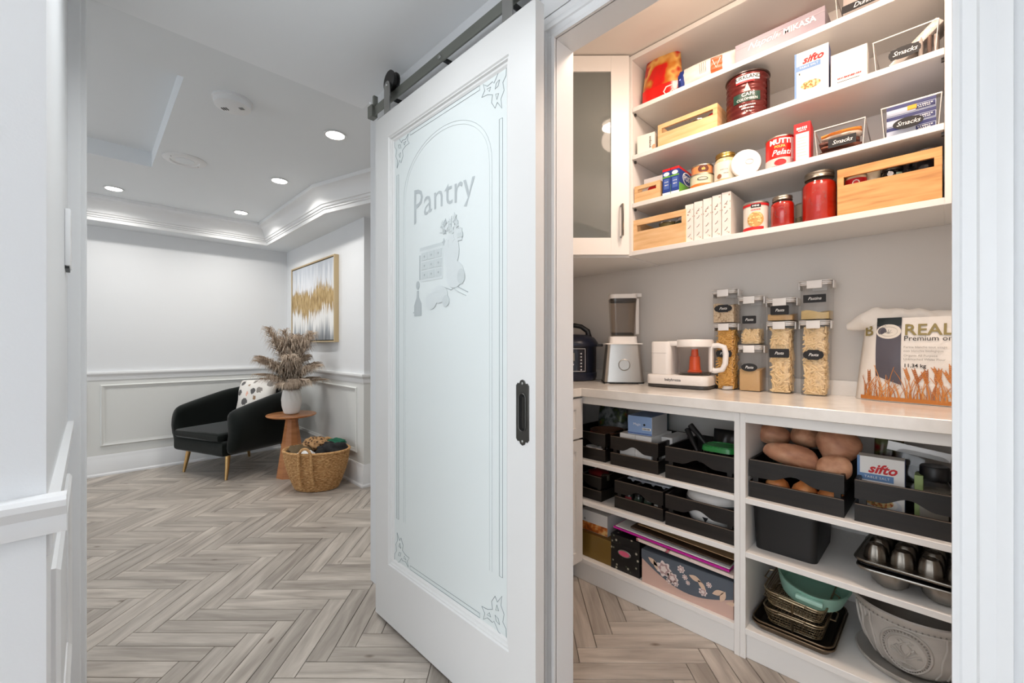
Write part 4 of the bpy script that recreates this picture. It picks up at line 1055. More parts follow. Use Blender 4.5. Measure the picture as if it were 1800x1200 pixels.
def plaque(kind, w, h, n=10):
    if kind == 'rect': return rect(-w / 2, -h / 2, w / 2, h / 2)
    if kind == 'round': return rrect(w, h, min(w, h) * 0.12, 3)
    if kind == 'oval': return ellipse(w / 2, h / 2, 28)
    if kind == 'tag':    # bracket shaped
        pts = []
        for (sx, sy) in ((1, 1), (-1, 1), (-1, -1), (1, -1)):
            q_ = [(w / 2, h * 0.0), (w / 2 * 0.94, h * 0.2), (w / 2 * 0.78, h * 0.36), (w / 2 * 0.62, h * .38), (w / 2 * 0.5, h / 2)]
            if sx * sy < 0: q_ = q_[::-1]
            pts += [(sx * a, sy * c) for a, c in q_]
        out = []
        for p in pts:
            if not out or (abs(p[0] - out[-1][0]) + abs(p[1] - out[-1][1])) > 1e-6: out.append(p)
        if abs(out[0][0] - out[-1][0]) + abs(out[0][1] - out[-1][1]) < 1e-6: out.pop()
        return out
    if kind == 'wavy':
        return [((w / 2) * (1 + 0.05 * math.cos(8 * a)) * math.copysign(abs(math.cos(a)) ** .45, math.cos(a)), (h / 2) * (1 + 0.08 * math.cos(8 * a)) * math.copysign(abs(math.sin(a)) ** .45, math.sin(a))) for a in [2 * PI * i / 40 for i in range(40)]]

def scribble(parent, x0, z, n, w, h, mat, bend=None, y=-0.0012):
    """fine print too small to read: a row of short strokes"""
    rg = random.Random(int(abs(x0 * 1e5)) + n); b = B(); x = x0 - w / 2
    for k in range(n):
        ww = w / n * rg.uniform(0.5, 0.85); hh = h * rg.uniform(.7, 1.1)
        p4 = [(x, z - hh / 2), (x + ww, z - hh / 2), (x + ww, z + hh / 2), (x, z + hh / 2)]
        if bend: b.raw([(bend * math.sin(u / bend), -bend * math.cos(u / bend), v) for u, v in p4], [(0, 1, 2, 3)])
        else: b.raw([(u, y, v) for u, v in p4], [(0, 1, 2, 3)])
        x += w / n
    return obj('fine_print', b, mat, parent)
# ------------------------------------------------------------------ top shelf
RBAG = ramp_noise('crisp_bag_print', [(0.0, (178, 20, 18)), (0.40, (206, 24, 18)), (0.46, (196, 120, 40)), (0.54, (228, 178, 96)), (0.60, (198, 40, 26)), (0.66, (150, 18, 16))], 9, rough=0.28, detail=2)
f = pouch_fn(0.21, 0.27, 0.09, 3, 0.75)
rb = thing('snack_bag', 'red snack bag with golden chips printed on it leaning in the top left shelf corner', 'snack bag', (1.955, 0.953, S3), FRONT + R(6))
o = obj('bag', pouch(f, lean=0.02), RBAG, rb, 60); o.rotation_euler.x = 0
b = B(); b.raw([(-0.05, 0.02, 0.262), (0.085, 0.02, 0.268), (0.10, 0.03, 0.245), (0.03, 0.012, 0.24)], [(0, 1, 2, 3)]); obj('seal', b, pbr('dark_red', (140, 14, 20), 0.3), rb)
b = B(); b.grid(lambda u, v: (-0.085 + 0.17 * u, -f(0.09 + 0.82 * u, 0.05 + 0.24 * v)[1] - 0.0015, (0.05 + 0.24 * v) * 0.27), 12, 6); obj('red_band', b, pbr('bright_red', (224, 28, 20), 0.25), rb, 60)
b = B(); b.tube([(u, -f(min(.95, max(.05, u / 0.2 + .5)), w_ / 0.27)[1] - 0.003, w_) for u, w_ in ((0.06, 0.062), (0.035, 0.058), (0.022, 0.042), (0.03, 0.028), (0.05, 0.03), (0.06, 0.042), (0.07, 0.03))], 0.003, 6); obj('script_mark', b, INKW, rb)
f2 = pouch_fn(0.035, 0.10, 0.10, 9)
o = obj('foil_packet', pouch_fn and pouch(f2), pbr('blue_foil', (28, 52, 128), 0.25, metal=0.3), None, 60); o.location = (1.93, 0.835, S3); o.rotation_euler.z = FRONT; tag(o, 'small shiny blue packet between the red snack bag and the white bag', 'packet')
# white bag lying on its side
f3 = pouch_fn(0.11, 0.225, 0.10, 5, 0.9, 0.8)
wt = thing('white_bag', 'crumpled white paper bag with an orange emblem on the top shelf', 'bag', (1.94, 0.83, S3 + 0.052), FRONT)
b = pouch(f3)
for v in b.bm.verts: v.co = Vector((v.co.z, v.co.y, v.co.x))
bmesh.ops.recalc_face_normals(b.bm, faces=b.bm.faces[:]); obj('bag', b, pbr('white_film', (224, 220, 214), 0.35, bump=(30, .25)), wt, 60)
lb_ = lambda u, w_: (u, -f3(min(.95, max(.05, w_ / 0.11 + .5)), min(.97, max(0.03, u / 0.225)))[1] - 0.002, w_)
b = B(); b.grid(lambda u, v: lb_(0.125 + 0.045 * u, -0.032 + 0.06 * v), 6, 6); obj('emblem', b, pbr('burnt_orange', (190, 90, 44), 0.4), wt)
b = B(); b.tube([lb_(0.132, 0.02), lb_(0.148, -0.02), lb_(0.163, 0.02)], 0.0015, 5); obj('emblem_mark', b, INKW, wt)
for k in range(4):
    b = B(); b.grid(lambda u, v: lb_(0.08 + k * 0.008 + 0.0025 * u, -0.02 + 0.045 * v), 1, 6); obj('print_line', b, GREYINK, wt)
# dinnerware box with a plate behind
mk = carton('dinnerware_box', 'long lilac-grey box lettered in white script on the top shelf', 1.89, 0.455, S3, 0.302, 0.082, 0.22, pbr('lilac_grey_card', (158, 148, 158), 0.45, var=(9, (146, 136, 148))))
b = B(); b.box(-0.151, -0.0012, 0.062, 0.151, 0, 0.063); obj('lid_edge', b, pbr('pale_lilac', (206, 196, 204), 0.5), mk)
lettering('Napoli', 0.038, INKW, mk, x=-0.055, z=0.052, shear=0.45); lettering('by', 0.016, INKW, mk, x=0.004, z=0.05, shear=0.3); lettering('MIKASA', 0.03, INKW, mk, x=0.072, z=0.05, bold=0.0006)
pl = thing('serving_tray', 'white and red round tray standing behind the lilac-grey box', 'tray', (2.125, 0.47, S3), FRONT)
for nm, r0, mt, yy in (('rim', 0.145, INKR, 0.0), ('plate', 0.128, pbr('white_enamel', (240, 236, 230), 0.3), -0.004)):
    b = B(); b.prism(ellipse(r0, r0 * 0.78, 48, 0, 0.114), yy, yy + 0.006, 'y', 0.001); o = obj(nm, b, mt, pl, 30); 
# clear bin with a black label at the top right
def clear_bin(label, x, yc, z, w, d, h, lab, lw, lh, txt, lx=0, lz=None, rot=0, ts=0.026):
    t = thing('clear_bin', label, 'bin', (x, yc, z), FRONT + rot, 'clear plastic snack bins'); k = 0.003; fl = 0.007
    for nm, vs_ in (('front_wall', [(-w / 2, 0, .002), (w / 2, 0, .002), (w / 2 + fl, -fl, h), (-w / 2 - fl, -fl, h)]), ('back_wall', [(w / 2, d, .002), (-w / 2, d, .002), (-w / 2 - fl, d + fl, h), (w / 2 + fl, d + fl, h)]),
                    ('side_wall', [(-w / 2, d, .002), (-w / 2, 0, .002), (-w / 2 - fl, -fl, h), (-w / 2 - fl, d + fl, h)]), ('side_wall', [(w / 2, 0, .002), (w / 2, d, .002), (w / 2 + fl, d + fl, h), (w / 2 + fl, -fl, h)]), ('floor_panel', [(-w / 2, 0, .002), (-w / 2, d, .002), (w / 2, d, .002), (w / 2, 0, .002)])):
        b = B(); b.raw(vs_, [(0, 1, 2, 3)]); obj(nm, b, GLASSC, t)
    b = B(); b.tube([(-w / 2 - fl, -fl, h), (w / 2 + fl, -fl, h), (w / 2 + fl, d + fl, h), (-w / 2 - fl, d + fl, h)], 0.0022, 6, True); obj('rim', b, pbr('clear_edge', (214, 208, 204), 0.15), t, 40)
    for xx in (-w / 2, w / 2):
        b = B(); b.tube([(xx, 0, 0.002), (xx + math.copysign(fl, xx), -fl, h)], 0.0014, 5); obj('corner_edge', b, MATS['clear_edge'], t)
    b = B(); b.tube([(-w / 2, 0, 0.002), (w / 2, 0, 0.002)], 0.0016, 5); obj('corner_edge', b, MATS['clear_edge'], t)
    lz = h * 0.4 if lz is None else lz; tl = -0.0085
    b = B(); b.prism([(p[0] + lx, p[1] + lz) for p in plaque(lab, lw, lh)], tl, tl + 0.0008, 'y'); l = obj('label', b, CHALK, t)
    lettering(txt, ts, INKW, l, x=lx, z=lz, y=tl - 0.0006, shear=0.35, spacing=0.95)
    return t
clear_bin('clear bin labelled Dunk at the top right of the highest shelf', 1.89, 0.20, S3, 0.135, 0.22, 0.11, 'rect', 0.11, 0.026, 'Dunk', 0, 0.028, ts=0.022)
o = carton('tea_box', 'grey box inside the bin on the highest shelf', 1.915, 0.20, S3 + 0.0045, 0.11, 0.10, 0.15, pbr('grey_card', (188, 178, 174), 0.5))

# ------------------------------------------------------------------ second shelf
e = carton('cracker_box', 'narrow cream box lettered sideways in the left corner of the second shelf', 1.885, 1.0, S2, 0.085, 0.088, 0.16, pbr('cream_card', (236, 232, 222), 0.5), R(8))
lettering('endanut', 0.017, INKB, e, x=0.022, z=0.045, rot=-PI / 2)
b = B(); b.prism(ellipse(0.009, 0.012, 14, 0.038, 0.018), -0.0008, 0, 'y'); obj('print', b, pbr('peach_print', (214, 160, 130), 0.5), e)
light_crate('pale pine crate with a long slot left of the coffee tin', 1.882, 0.806, S2, 0.265, 0.20, 0.105, LWOOD, 0.062, 0.02)
o = tin('small dark tin seen through the slot of the second-shelf crate', 1.92, 0.78, S2 + 0.0105, 0.034, 0.08, pbr('brown_label', (88, 60, 46), 0.4))
o = tin('red tin lid showing in the second-shelf crate', 1.93, 0.71, S2 + 0.0105, 0.03, 0.09, pbr('crimson_label', (176, 30, 46), 0.4))
COFFEE = pbr('maroon_metal', (98, 34, 32), 0.25, metal=0.35)
cf = tin('large maroon coffee tin lettered in white on the second shelf', 1.872, 0.578, S2, 0.079, 0.185, COFFEE, R(14), ribs=7, name='coffee_tin', lidmat=pbr('dark_brown_plastic', (52, 34, 28), 0.35), rim=0.008)
r_ = 0.0795
band('label_white', r_, 0.145, 0.168, -28, 34, INKW, cf); lettering('KIRKLAND', 0.02, INKB, cf, x=0.004, z=0.158, bend=(r_ + .0018, 0), bold=0.0004)
band('label_red', r_, 0.138, 0.146, -28, 20, INKR, cf)
band('label_green', r_, 0.062, 0.098, -36, 36, pbr('dark_green_ink', (22, 62, 50), 0.4), cf); lettering('CAFÉ', 0.021, INKW, cf, x=0.006, z=0.089, bend=(r_ + .0018, 0)); lettering('COLOMBIEN', 0.0135, INKW, cf, x=0.002, z=0.071, bend=(r_ + .0018, 0))
band('side_label', r_, 0.03, 0.155, 62, 88, pbr('dark_side_print', (58, 26, 26), 0.4), cf)
b = B(); b.raw([((r_ + .001) * math.sin(a), -(r_ + .001) * math.cos(a), z) for a, z in ((-0.13, 0.102), (0.19, 0.102), (0.10, 0.12), (0.03, 0.135), (-0.05, 0.12))], [(0, 1, 2, 3, 4)]); obj('mountain_print', b, pbr('pale_print', (214, 190, 180), 0.5), cf)
scribble(cf, 0.004, 0.046, 9, 0.06, 0.006, INKW, r_ + .0018); scribble(cf, 0.004, 0.034, 7, 0.045, 0.005, INKW, r_ + .0018); lettering('1.36 kg', 0.0095, INKW, cf, x=0.004, z=0.021, bend=(r_ + .0018, 0))
SBLUE = pbr('salt_blue', (104, 140, 186), 0.5)
def sifto(label, x, yc, z, w, h, d, rot=0):
    t = carton('salt_box', label, x, yc, z, w, h, d, PAPERW, rot)
    decal('blue_edge', rect(-w / 2, 0, -w / 2 + w * .06, h), SBLUE, t)
    b = B(); b.box(w / 2 - .0002, 0.002, 0, w / 2 + .0006, d, h); obj('side_print', b, pbr('slate_blue_card', (92, 104, 150), 0.5), t)
    lettering('sifto', h * .21, INKR, t, x=0.004, z=h * .80, shear=0.35, bold=0.0012, y=-0.0014)
    decal('blue_band', rect(-w * .44, h * .60, w * .28, h * .71), SBLUE, t); lettering('TABLE SALT', h * .055, INKW, t, x=-w * .07, z=h * .655, y=-0.0016, spacing=1.15)
    lettering('◐', h * .06, INKB, t, x=-w * .33, z=h * .53, y=-0.0014)
    decal('bowl_print', ellipse(w * .42, h * .17, 32, w * .03, h * .20), pbr('bowl_grey', (222, 224, 228), 0.5), t)
    decal('bowl_print', ellipse(w * .36, h * .12, 32, w * .0, h * .235), pbr('bowl_white', (246, 244, 240), 0.5), t, y=-0.001)
    decal('food_print', ellipse(w * .30, h * .09, 28, -w * .02, h * .25), ramp_noise('rice_salad_print', [(0.0, (222, 196, 140)), (0.42, (236, 214, 160)), (0.5, (226, 190, 120)), (0.58, (196, 70, 40)), (0.66, (104, 140, 60))], 90, rough=0.5, detail=2), t, y=-0.0014)
    return t
sifto('white table salt box on the second shelf beside the maroon coffee tin', 1.885, 0.345, S2, 0.103, 0.172, 0.06, R(3))
te = carton('tea_box', 'plain white box with fine red lettering right of the salt box', 1.885, 0.236, S2, 0.10, 0.115, 0.07, pbr('warm_white_card', (240, 234, 228), 0.5), R(2))
decal('panel_print', rect(-0.036, 0.028, 0.042, 0.108), pbr('paler_card', (246, 242, 238), 0.5), te)
scribble(te, 0.002, 0.024, 14, 0.066, 0.006, INKR, y=-0.0014); decal('print_line', rect(-0.032, 0.011, 0.03, 0.013), INKB, te); decal('print_line', rect(-0.02, 0.017, 0.014, 0.018), GREYINK, te)
clear_bin('clear bin labelled Smacks with a silvery packet on the second shelf', 1.885, 0.092, S2, 0.142, 0.24, 0.10, 'wavy', 0.075, 0.036, 'Smacks', 0.0, 0.035, ts=0.021)
b = B(); b.box(-0.014, 0, 0, 0.014, 0.10, 0.155, 0.004, 2); o = obj('wrapper', b, pbr('silver_film', (206, 198, 192), 0.22, metal=0.25, bump=(40, .3)), None, 40); o.location = (1.925, 0.125, S2 + 0.02); o.rotation_euler = (0, R(0), FRONT); o.rotation_euler = (R(0), R(48), FRONT); tag(o, 'long silvery wrapped bar leaning out of the second-shelf snack bin', 'snack bar')
for k, (yy, hh, cl) in enumerate(((0.055, 0.10, (196, 184, 176)), (0.035, 0.095, (120, 96, 84)), (0.02, 0.09, (186, 172, 164)))):
    ff = pouch_fn(0.014, hh, 0.09, 20 + k, 0.95); o = obj('snack_packet', pouch(ff, 8, 10), pbr('snackp%d' % k, cl, 0.3), None, 60); o.location = (1.955, yy, S2 + 0.004); o.rotation_euler.z = FRONT
    tag(o, ('pale', 'brown', 'beige')[k] + ' packet standing in the second-shelf snack bin', 'packet', 'packets in the second-shelf bin')

# ------------------------------------------------------------------ third shelf
light_crate('small pale pine crate at the left end of the third shelf', 1.882, 0.994, S1, 0.13, 0.20, 0.082, LWOOD, 0.048, 0.018)
o = carton('card_packet', 'grey envelope sticking up from the small pine crate', 1.93, 0.985, S1 + 0.0105, 0.095, 0.112, 0.02, pbr('pale_grey_card', (206, 204, 204), 0.5), R(3))
o = carton('card_packet', 'white packet with a red emblem in the small pine crate', 1.90, 0.985, S1 + 0.0105, 0.085, 0.066, 0.02, PAPERW); decal('emblem', ellipse(0.024, 0.018, 20, 0.01, 0.042), INKR, o)
BLUEB = pbr('cereal_blue', (34, 62, 140), 0.4)
for k, yc in enumerate((0.898, 0.858)):
    bb = carton('cereal_bar_box', ('left' if k == 0 else 'right') + ' of two blue and green boxes with red tops on the third shelf', 1.885, yc, S1, 0.037, 0.122, 0.17, BLUEB, R(1), 'pair of blue boxes')
    decal('pale_spot', ellipse(0.014, 0.009, 16, 0, 0.098), INKW, bb); decal('green_band', rect(-0.0185, 0.082, 0.0185, 0.088), pbr('leaf_green', (110, 176, 60), 0.4), bb); decal('white_band', rect(-0.0185, 0.0, 0.0185, 0.014), INKW, bb)
    decal('text_block', rect(-0.012, 0.03, 0.012, 0.076), pbr('mid_blue', (76, 104, 176), 0.4), bb); scribble(bb, 0.0, 0.062, 4, 0.018, 0.004, INKW, y=-0.0014); scribble(bb, 0.001, 0.048, 5, 0.018, 0.004, INKW, y=-0.0014)
    b = B(); b.box(-0.0187, -0.0004, 0.112, 0.0187, 0.1704, 0.1228); obj('red_top', b, INKR, bb)
    b = B(); b.box(0.0183, 0.001, 0.0, 0.0191, 0.1695, 0.05); obj('green_side', b, MATS['leaf_green'], bb)
    b = B(); b.prism(ellipse(0.05, 0.03, 24, 0.09, 0.082), 0.0183, 0.0197, 'x'); obj('brand_oval', b, INKW, bb)
    b = B(); b.prism(ellipse(0.045, 0.025, 24, 0.09, 0.082), 0.0183, 0.0202, 'x'); obj('brand_oval', b, BLUEB, bb)
    b = B(); b.prism(ellipse(0.03, 0.02, 24, 0.12, 0.022), 0.0183, 0.0200, 'x'); obj('food_print', b, pbr('bran_gold', (214, 160, 70), 0.5), bb)
    me = text_mesh('POST', 0.034, 0, 0.001)
    for v in me.vertices: v.co = (0.0206, 0.09 + v.co.x, 0.082 + v.co.y)
    me.materials.clear(); me.materials.append(INKW); link('lettering', me, bb)
t2 = tin('low cream fish tin with an orange base band on the third shelf', 1.885, 0.757, S1, 0.050, 0.062, pbr('cream_label', (222, 216, 186), 0.35), R(16))
band('orange_band', 0.0495, 0.007, 0.018, -180, 180, pbr('orange_ink', (226, 120, 50), 0.4), t2, n=40); band_disc('fish_print', 0.0495, 0.038, 8, 0.022, pbr('dark_green_print', (50, 70, 56), 0.5), t2, sq=.35); band_disc('fish_print', 0.0497, 0.038, 8, 0.018, pbr('silver_fish', (190, 190, 176), 0.5), t2, sq=.3)
t3 = tin('small orange tin with a brown badge stacked on the cream fish tin', 1.890, 0.757, S1 + 0.0625, 0.045, 0.04, pbr('orange_label', (232, 152, 96), 0.35), R(16)); band_disc('badge', 0.0445, 0.02, 12, 0.022, pbr('brown_badge', (96, 40, 20), 0.5), t3, sq=.75); lettering('ab', 0.016, pbr('gold_ink', (240, 190, 90), 0.4), t3, x=0.01, z=0.0195, bend=(0.0465, 0), bold=.0006)
def jar(label, x, yc, z, r, h, body, lid, lidh=0.016, shoulder=0.012, neck=0.85, rot=0, name='jar', fill=None, fillh=0.85):
    t = thing(name, label, 'jar', (x + r, yc, z), FRONT + rot)
    prof = [(r * .9, 0.0), (r, 0.006), (r, h - lidh - shoulder * 1.6), (r * .97, h - lidh - shoulder), (r * neck, h - lidh - 0.002), (r * neck * .97, h - lidh)]
    b = B(); b.lathe(prof, 36); obj('glass', b, body, t, 50)
    if fill:
        pf = [(r * .88, 0.003)] + [(q[0] * .965, q[1]) for q in prof[1:5]]
        pf = [q for q in pf if q[1] < h * fillh] + [(min(r * .965, (r if h * fillh < prof[2][1] else r * (neck + .05)) * .965), h * fillh), (0.001, h * fillh)]
        b = B(); b.lathe(pf, 32); obj('contents', b, fill, t, 50)
    b = B(); lr = r * neck * 1.04
    b.lathe([(lr, h - lidh), (lr + .0012, h - lidh + .002), (lr, h - lidh + .004), (lr, h - lidh * .45), (lr + .0012, h - lidh * .4), (lr, h - lidh * .3), (lr, h - .002), (lr - .004, h), (lr - .006, h - .001), (0.0, h - .001)], 36, cap=False); obj('lid', b, lid, t, 40)
    return t
gj = jar('cream jar with a gold lid in the middle of the third shelf', 1.885, 0.657, S1, 0.043, 0.125, pbr('cream_jar', (212, 190, 150), 0.2), pbr('gold_lid', (190, 160, 92), 0.3, metal=1.0), 0.022, rot=R(12))
band('label', 0.043, 0.012, 0.084, -70, 70, pbr('ivory_label', (234, 224, 206), 0.5), gj); scribble(gj, 0.0, 0.05, 7, 0.03, 0.005, GREYINK, 0.0446); band_disc('print', 0.0435, 0.024, -25, 0.010, pbr('tan_print', (150, 96, 66), 0.5), gj); scribble(gj, 0.008, 0.034, 6, 0.02, 0.004, GREYINK, 0.0446)
# can lying on its side, lid to the front
lc = thing('drum', 'white-lidded cardboard drum lying on its side on the third shelf', 'drum', (1.893, 0.566, S1 + 0.0545), FRONT + R(22))
b = B(); prf = [(0.0, 0.0), (0.05, 0.0), (0.0535, 0.002), (0.0545, 0.006), (0.0545, 0.018), (0.0535, 0.02)]
def lathe_y(b, prof, seg=36, cz=0):
    rings = [[b.bm.verts.new((r_ * math.cos(2 * PI * i / seg), y_, cz + r_ * math.sin(2 * PI * i / seg))) for i in range(seg)] for r_, y_ in prof]
    for k in range(len(rings) - 1):
        for i in range(seg): b.bm.faces.new([rings[k][i], rings[k][(i + 1) % seg], rings[k + 1][(i + 1) % seg], rings[k + 1][i]])
    bmesh.ops.remove_doubles(b.bm, verts=b.bm.verts[:], dist=1e-6); bmesh.ops.recalc_face_normals(b.bm, faces=b.bm.faces[:])
lathe_y(b, prf); obj('lid', b, pbr('white_plastic', (236, 232, 228), 0.35), lc, 40)
b = B(); b.tube([(0.012 + 0.014 * math.cos(a), -0.001, 0.004 + 0.010 * math.sin(a)) for a in [2 * PI * i / 16 for i in range(16)]], 0.0012, 5, True); obj('pull_ring', b, pbr('grey_plastic', (208, 204, 202), 0.4), lc)
b = B(); lathe_y(b, [(0.05, 0.02), (0.0505, 0.02), (0.0505, 0.125), (0.049, 0.128), (0.0, 0.128)]); obj('body', b, pbr('pale_gold_card', (214, 200, 140), 0.5), lc, 40)
mu = tin('red tomato tin lettered in white on the third shelf', 1.885, 0.456, S1, 0.0495, 0.122, pbr('tomato_red', (214, 34, 26), 0.35), R(10), ribs=0)
lettering('MUTTI', 0.026, INKW, mu, x=0.004, z=0.098, bend=(0.0508, 0), bold=0.0012); lettering('POLPA', 0.012, pbr('gold_ink', (240, 190, 90), 0.4), mu, x=0.002, z=0.079, bend=(0.0508, 0), bold=.0005); lettering('Pelati', 0.03, INKW, mu, x=0.006, z=0.056, bend=(0.0508, 0), shear=0.35, bold=.0004)
band('white_band', 0.0495, 0.007, 0.036, -80, 80, pbr('silvery_label', (206, 200, 196), 0.4), mu); band_disc('tomato_print', 0.0502, 0.018, 4, 0.020, INKR, mu, sq=.6); band('side_panel_print', 0.0497, 0.03, 0.112, 48, 78, PAPERW, mu)
rbx = carton('cocoa_box', 'slim red box with a white text panel on the third shelf', 1.885, 0.373, S1, 0.052, 0.142, 0.075, pbr('box_red', (212, 26, 30), 0.4), R(4))
decal('text_panel', rect(-0.02, 0.006, 0.021, 0.104), pbr('soft_white', (236, 228, 222), 0.5), rbx); scribble(rbx, 0.0, 0.122, 6, 0.034, 0.009, INKW); scribble(rbx, 0.001, 0.113, 5, 0.026, 0.004, INKW)
for k in range(7): decal('print_line', rect(-0.016, 0.020 + k * 0.011, 0.016 - 0.004 * (k % 3), 0.0215 + k * 0.011), pbr('pale_grey_ink', (196, 188, 184), 0.6), rbx, y=-0.0012)
clear_bin('clear bin with a rectangular Smacks label holding orange and brown bars', 1.885, 0.262, S1, 0.128, 0.22, 0.092, 'rect', 0.078, 0.032, 'Smacks', 0.008, 0.032, R(2), 0.020)
for k, (cl, zz, yy) in enumerate((((232, 140, 40), 0.078, 0.262), ((222, 206, 190), 0.066, 0.262), ((110, 60, 44), 0.048, 0.268), ((126, 72, 52), 0.030, 0.262), ((96, 52, 40), 0.012, 0.266))):
    ff = pouch_fn(0.018, 0.112, 0.10, 40 + k, 1.0, 1.0); b = pouch(ff, 8, 14)
    for v in b.bm.verts: v.co = Vector((v.co.z - 0.056, v.co.y + 0.06, v.co.x))
    bmesh.ops.recalc_face_normals(b.bm, faces=b.bm.faces[:]); o = obj('snack_bar', b, pbr('bar%d' % k, cl, 0.3), None, 60); o.location = (1.89, yy, S1 + zz); o.rotation_euler = (0, R((-6, -4, 0, 2, 0)[k]), FRONT)
    tag(o, ('orange', 'silvery white', 'topmost brown', 'middle brown', 'lowest brown')[k] + ' wrapped bar stacked in the bin with the rectangular label', 'snack bar', 'bars in the rectangular-label bin')
clear_bin('clear bin with an oval Smacks label holding blue boxes', 1.885, 0.078, S1, 0.128, 0.24, 0.10, 'oval', 0.074, 0.036, 'Smacks', -0.006, 0.034, R(2), 0.020)
for k in range(3):
    bb = carton('bar_box', ('bottom', 'middle', 'top')[k] + ' blue and white box stacked in the bin with the oval label', 1.897, 0.078, S1 + 0.005 + k * 0.0345, 0.118, 0.033, 0.17, pbr('icy_blue_card', (196, 206, 226), 0.45), R(2), 'blue boxes in the oval-label bin')
    decal('navy_band', rect(-0.059, 0.020, 0.059, 0.031), pbr('navy_ink', (40, 50, 110), 0.4), bb); decal('navy_block', rect(0.012, 0.002, 0.057, 0.018), MATS['navy_ink'], bb)
    scribble(bb, 0.034, 0.013, 7, 0.036, 0.004, INKW, y=-0.0014); scribble(bb, 0.033, 0.007, 6, 0.03, 0.003, INKW, y=-0.0014)
    if k == 2: decal('orange_spot', rect(-0.008, 0.006, 0.014, 0.02), pbr('amber_ink', (240, 176, 40), 0.4), bb, y=-0.0012)

# ------------------------------------------------------------------ lowest wall shelf
light_crate('pale pine crate with a slot at the left end of the lowest wall shelf', 1.882, 0.936, S0, 0.255, 0.24, 0.150, LWOOD, 0.092, 0.028)
o = tin('olive tin seen through the slot of the lowest pine crate', 1.93, 0.93, S0 + 0.0105, 0.04, 0.118, pbr('olive_label', (128, 116, 70), 0.4)); o = tin('dark green tin at the right inside the lowest pine crate', 1.93, 0.855, S0 + 0.0105, 0.034, 0.110, pbr('bottle_green', (52, 72, 62), 0.4))
o = tin('pale tin lid rising above the lowest pine crate', 2.0, 0.87, S0 + 0.0105, 0.045, 0.15, pbr('pale_label', (216, 210, 214), 0.4))
SPEC = ramp_noise('sprigged_card', [(0.0, (120, 92, 78)), (0.16, (176, 146, 130)), (0.26, (232, 224, 216)), (1, (238, 230, 224))], 60, 'voronoi', 0.5)
for k in range(5):
    bb = carton('slim_box', ('first', 'second', 'third', 'fourth', 'fifth')[k] + ' from the left of five slim cream boxes with tiny brown sprigs', 1.89, 0.795 - k * 0.0385, S0, 0.036, 0.168 + 0.004 * k, 0.19, pbr('cream_card2', (236, 228, 220), 0.5), R(1), 'five slim cream boxes')
    decal('sprig_print', rect(-0.0165, 0.004, 0.0165, 0.16 + 0.004 * k), SPEC, bb)
    rg = random.Random(60 + k)
    for j in range(4):
        z0 = 0.025 + 0.035 * j + rg.uniform(-.004, .004); b = B(); b.tube([(-0.006, -0.0008, z0), (0.002, -0.0008, z0 + 0.006), (0.005, -0.0008, z0 + 0.013)], 0.0012, 4); obj('sprig', b, pbr('sprig_brown', (120, 92, 84), 0.6), bb)
ck = tin('chickpea tin with a round picture and red base band on the lowest wall shelf', 1.885, 0.541, S0, 0.0455, 0.118, pbr('chickpea_label', (234, 226, 214), 0.4), R(12))
band('red_band', 0.0455, 0.006, 0.018, -180, 40, INKR, ck, n=40); band('red_top', 0.0455, 0.102, 0.111, -180, 180, INKR, ck, n=40); band('dark_badge', 0.0457, 0.094, 0.108, -18, 26, INKB, ck); scribble(ck, 0.003, 0.101, 5, 0.026, 0.007, INKW, 0.0472); scribble(ck, 0.003, 0.085, 9, 0.036, 0.005, INKR, 0.047)
band_disc('chickpea_picture', 0.0456, 0.047, 2, 0.030, pbr('chickpea_gold', (214, 160, 92), 0.5), ck)
rg = random.Random(8)
for j in range(26):
    a = rg.uniform(0, 2 * PI); rr = 0.026 * rg.random() ** .5; th = R(2) + rr * math.cos(a) / 0.046
    b = B(); b.ball((0.0462 * math.sin(th), -0.0462 * math.cos(th), 0.047 + rr * math.sin(a)), (0.0052, 0.0022, 0.0052), 8, 6); obj('chickpea_print', b, pbr('chickpea_pale', (236, 196, 130), 0.5), ck, 60)
SAUCE = pbr('tomato_sauce', (168, 16, 8), 0.2, var=(20, (190, 34, 14)), coat=0.5)
LIDS = pbr('worn_silver_lid', (176, 170, 158), 0.32, metal=1.0)
def mason(label, x, yc, r, h, rot=0):
    t = jar(label, x, yc, S0, r, h, JARG, LIDS, h * .11 + .004, h * .11, 0.80, rot, 'mason_jar', SAUCE, 0.80)
    rg = random.Random(int(h * 1000)); b = B()
    for j in range(60):
        a = rg.uniform(0, 2 * PI); q_ = 0.62 * r * (0.75 + .25 * rg.random()); th = R(4) + q_ * math.cos(a) / r * .85
        b.ball((r * 1.003 * math.sin(th), -r * 1.003 * math.cos(th), h * .45 + q_ * .9 * math.sin(a)), (0.0016, 0.0008, 0.0016), 5, 4)
    obj('embossing', b, JARG, t); return t
mason('small jar of red tomato sauce with a silver lid', 1.89, 0.447, 0.0405, 0.125)
mason('large jar of red tomato sauce with a silver lid beside the big oak crate', 1.885, 0.330, 0.0545, 0.186)
o = tin('beige labelled tin half hidden behind the two jars of tomato sauce', 1.985, 0.385, S0, 0.04, 0.105, pbr('beige_label', (206, 192, 168), 0.4)); band('print', 0.04, 0.01, 0.05, -60, 80, ramp_noise('olive_print', [(0.3, (70, 70, 50)), (0.6, (190, 176, 140))], 60), o)
light_crate('large honey oak crate at the right end of the lowest wall shelf', 1.88, 0.1365, S0, 0.262, 0.24, 0.163, OAK, 0.105, 0.030)
o = tin('red and cream tin at the left inside the large oak crate', 1.905, 0.222, S0 + 0.0105, 0.03, 0.135, pbr('tin_cream', (210, 190, 160), 0.4)); band('red_label', 0.03, 0.085, 0.12, -70, 90, INKR, o); lettering('Q', 0.03, INKW, o, 0.004, 0.102, bend=(0.0318, 0))
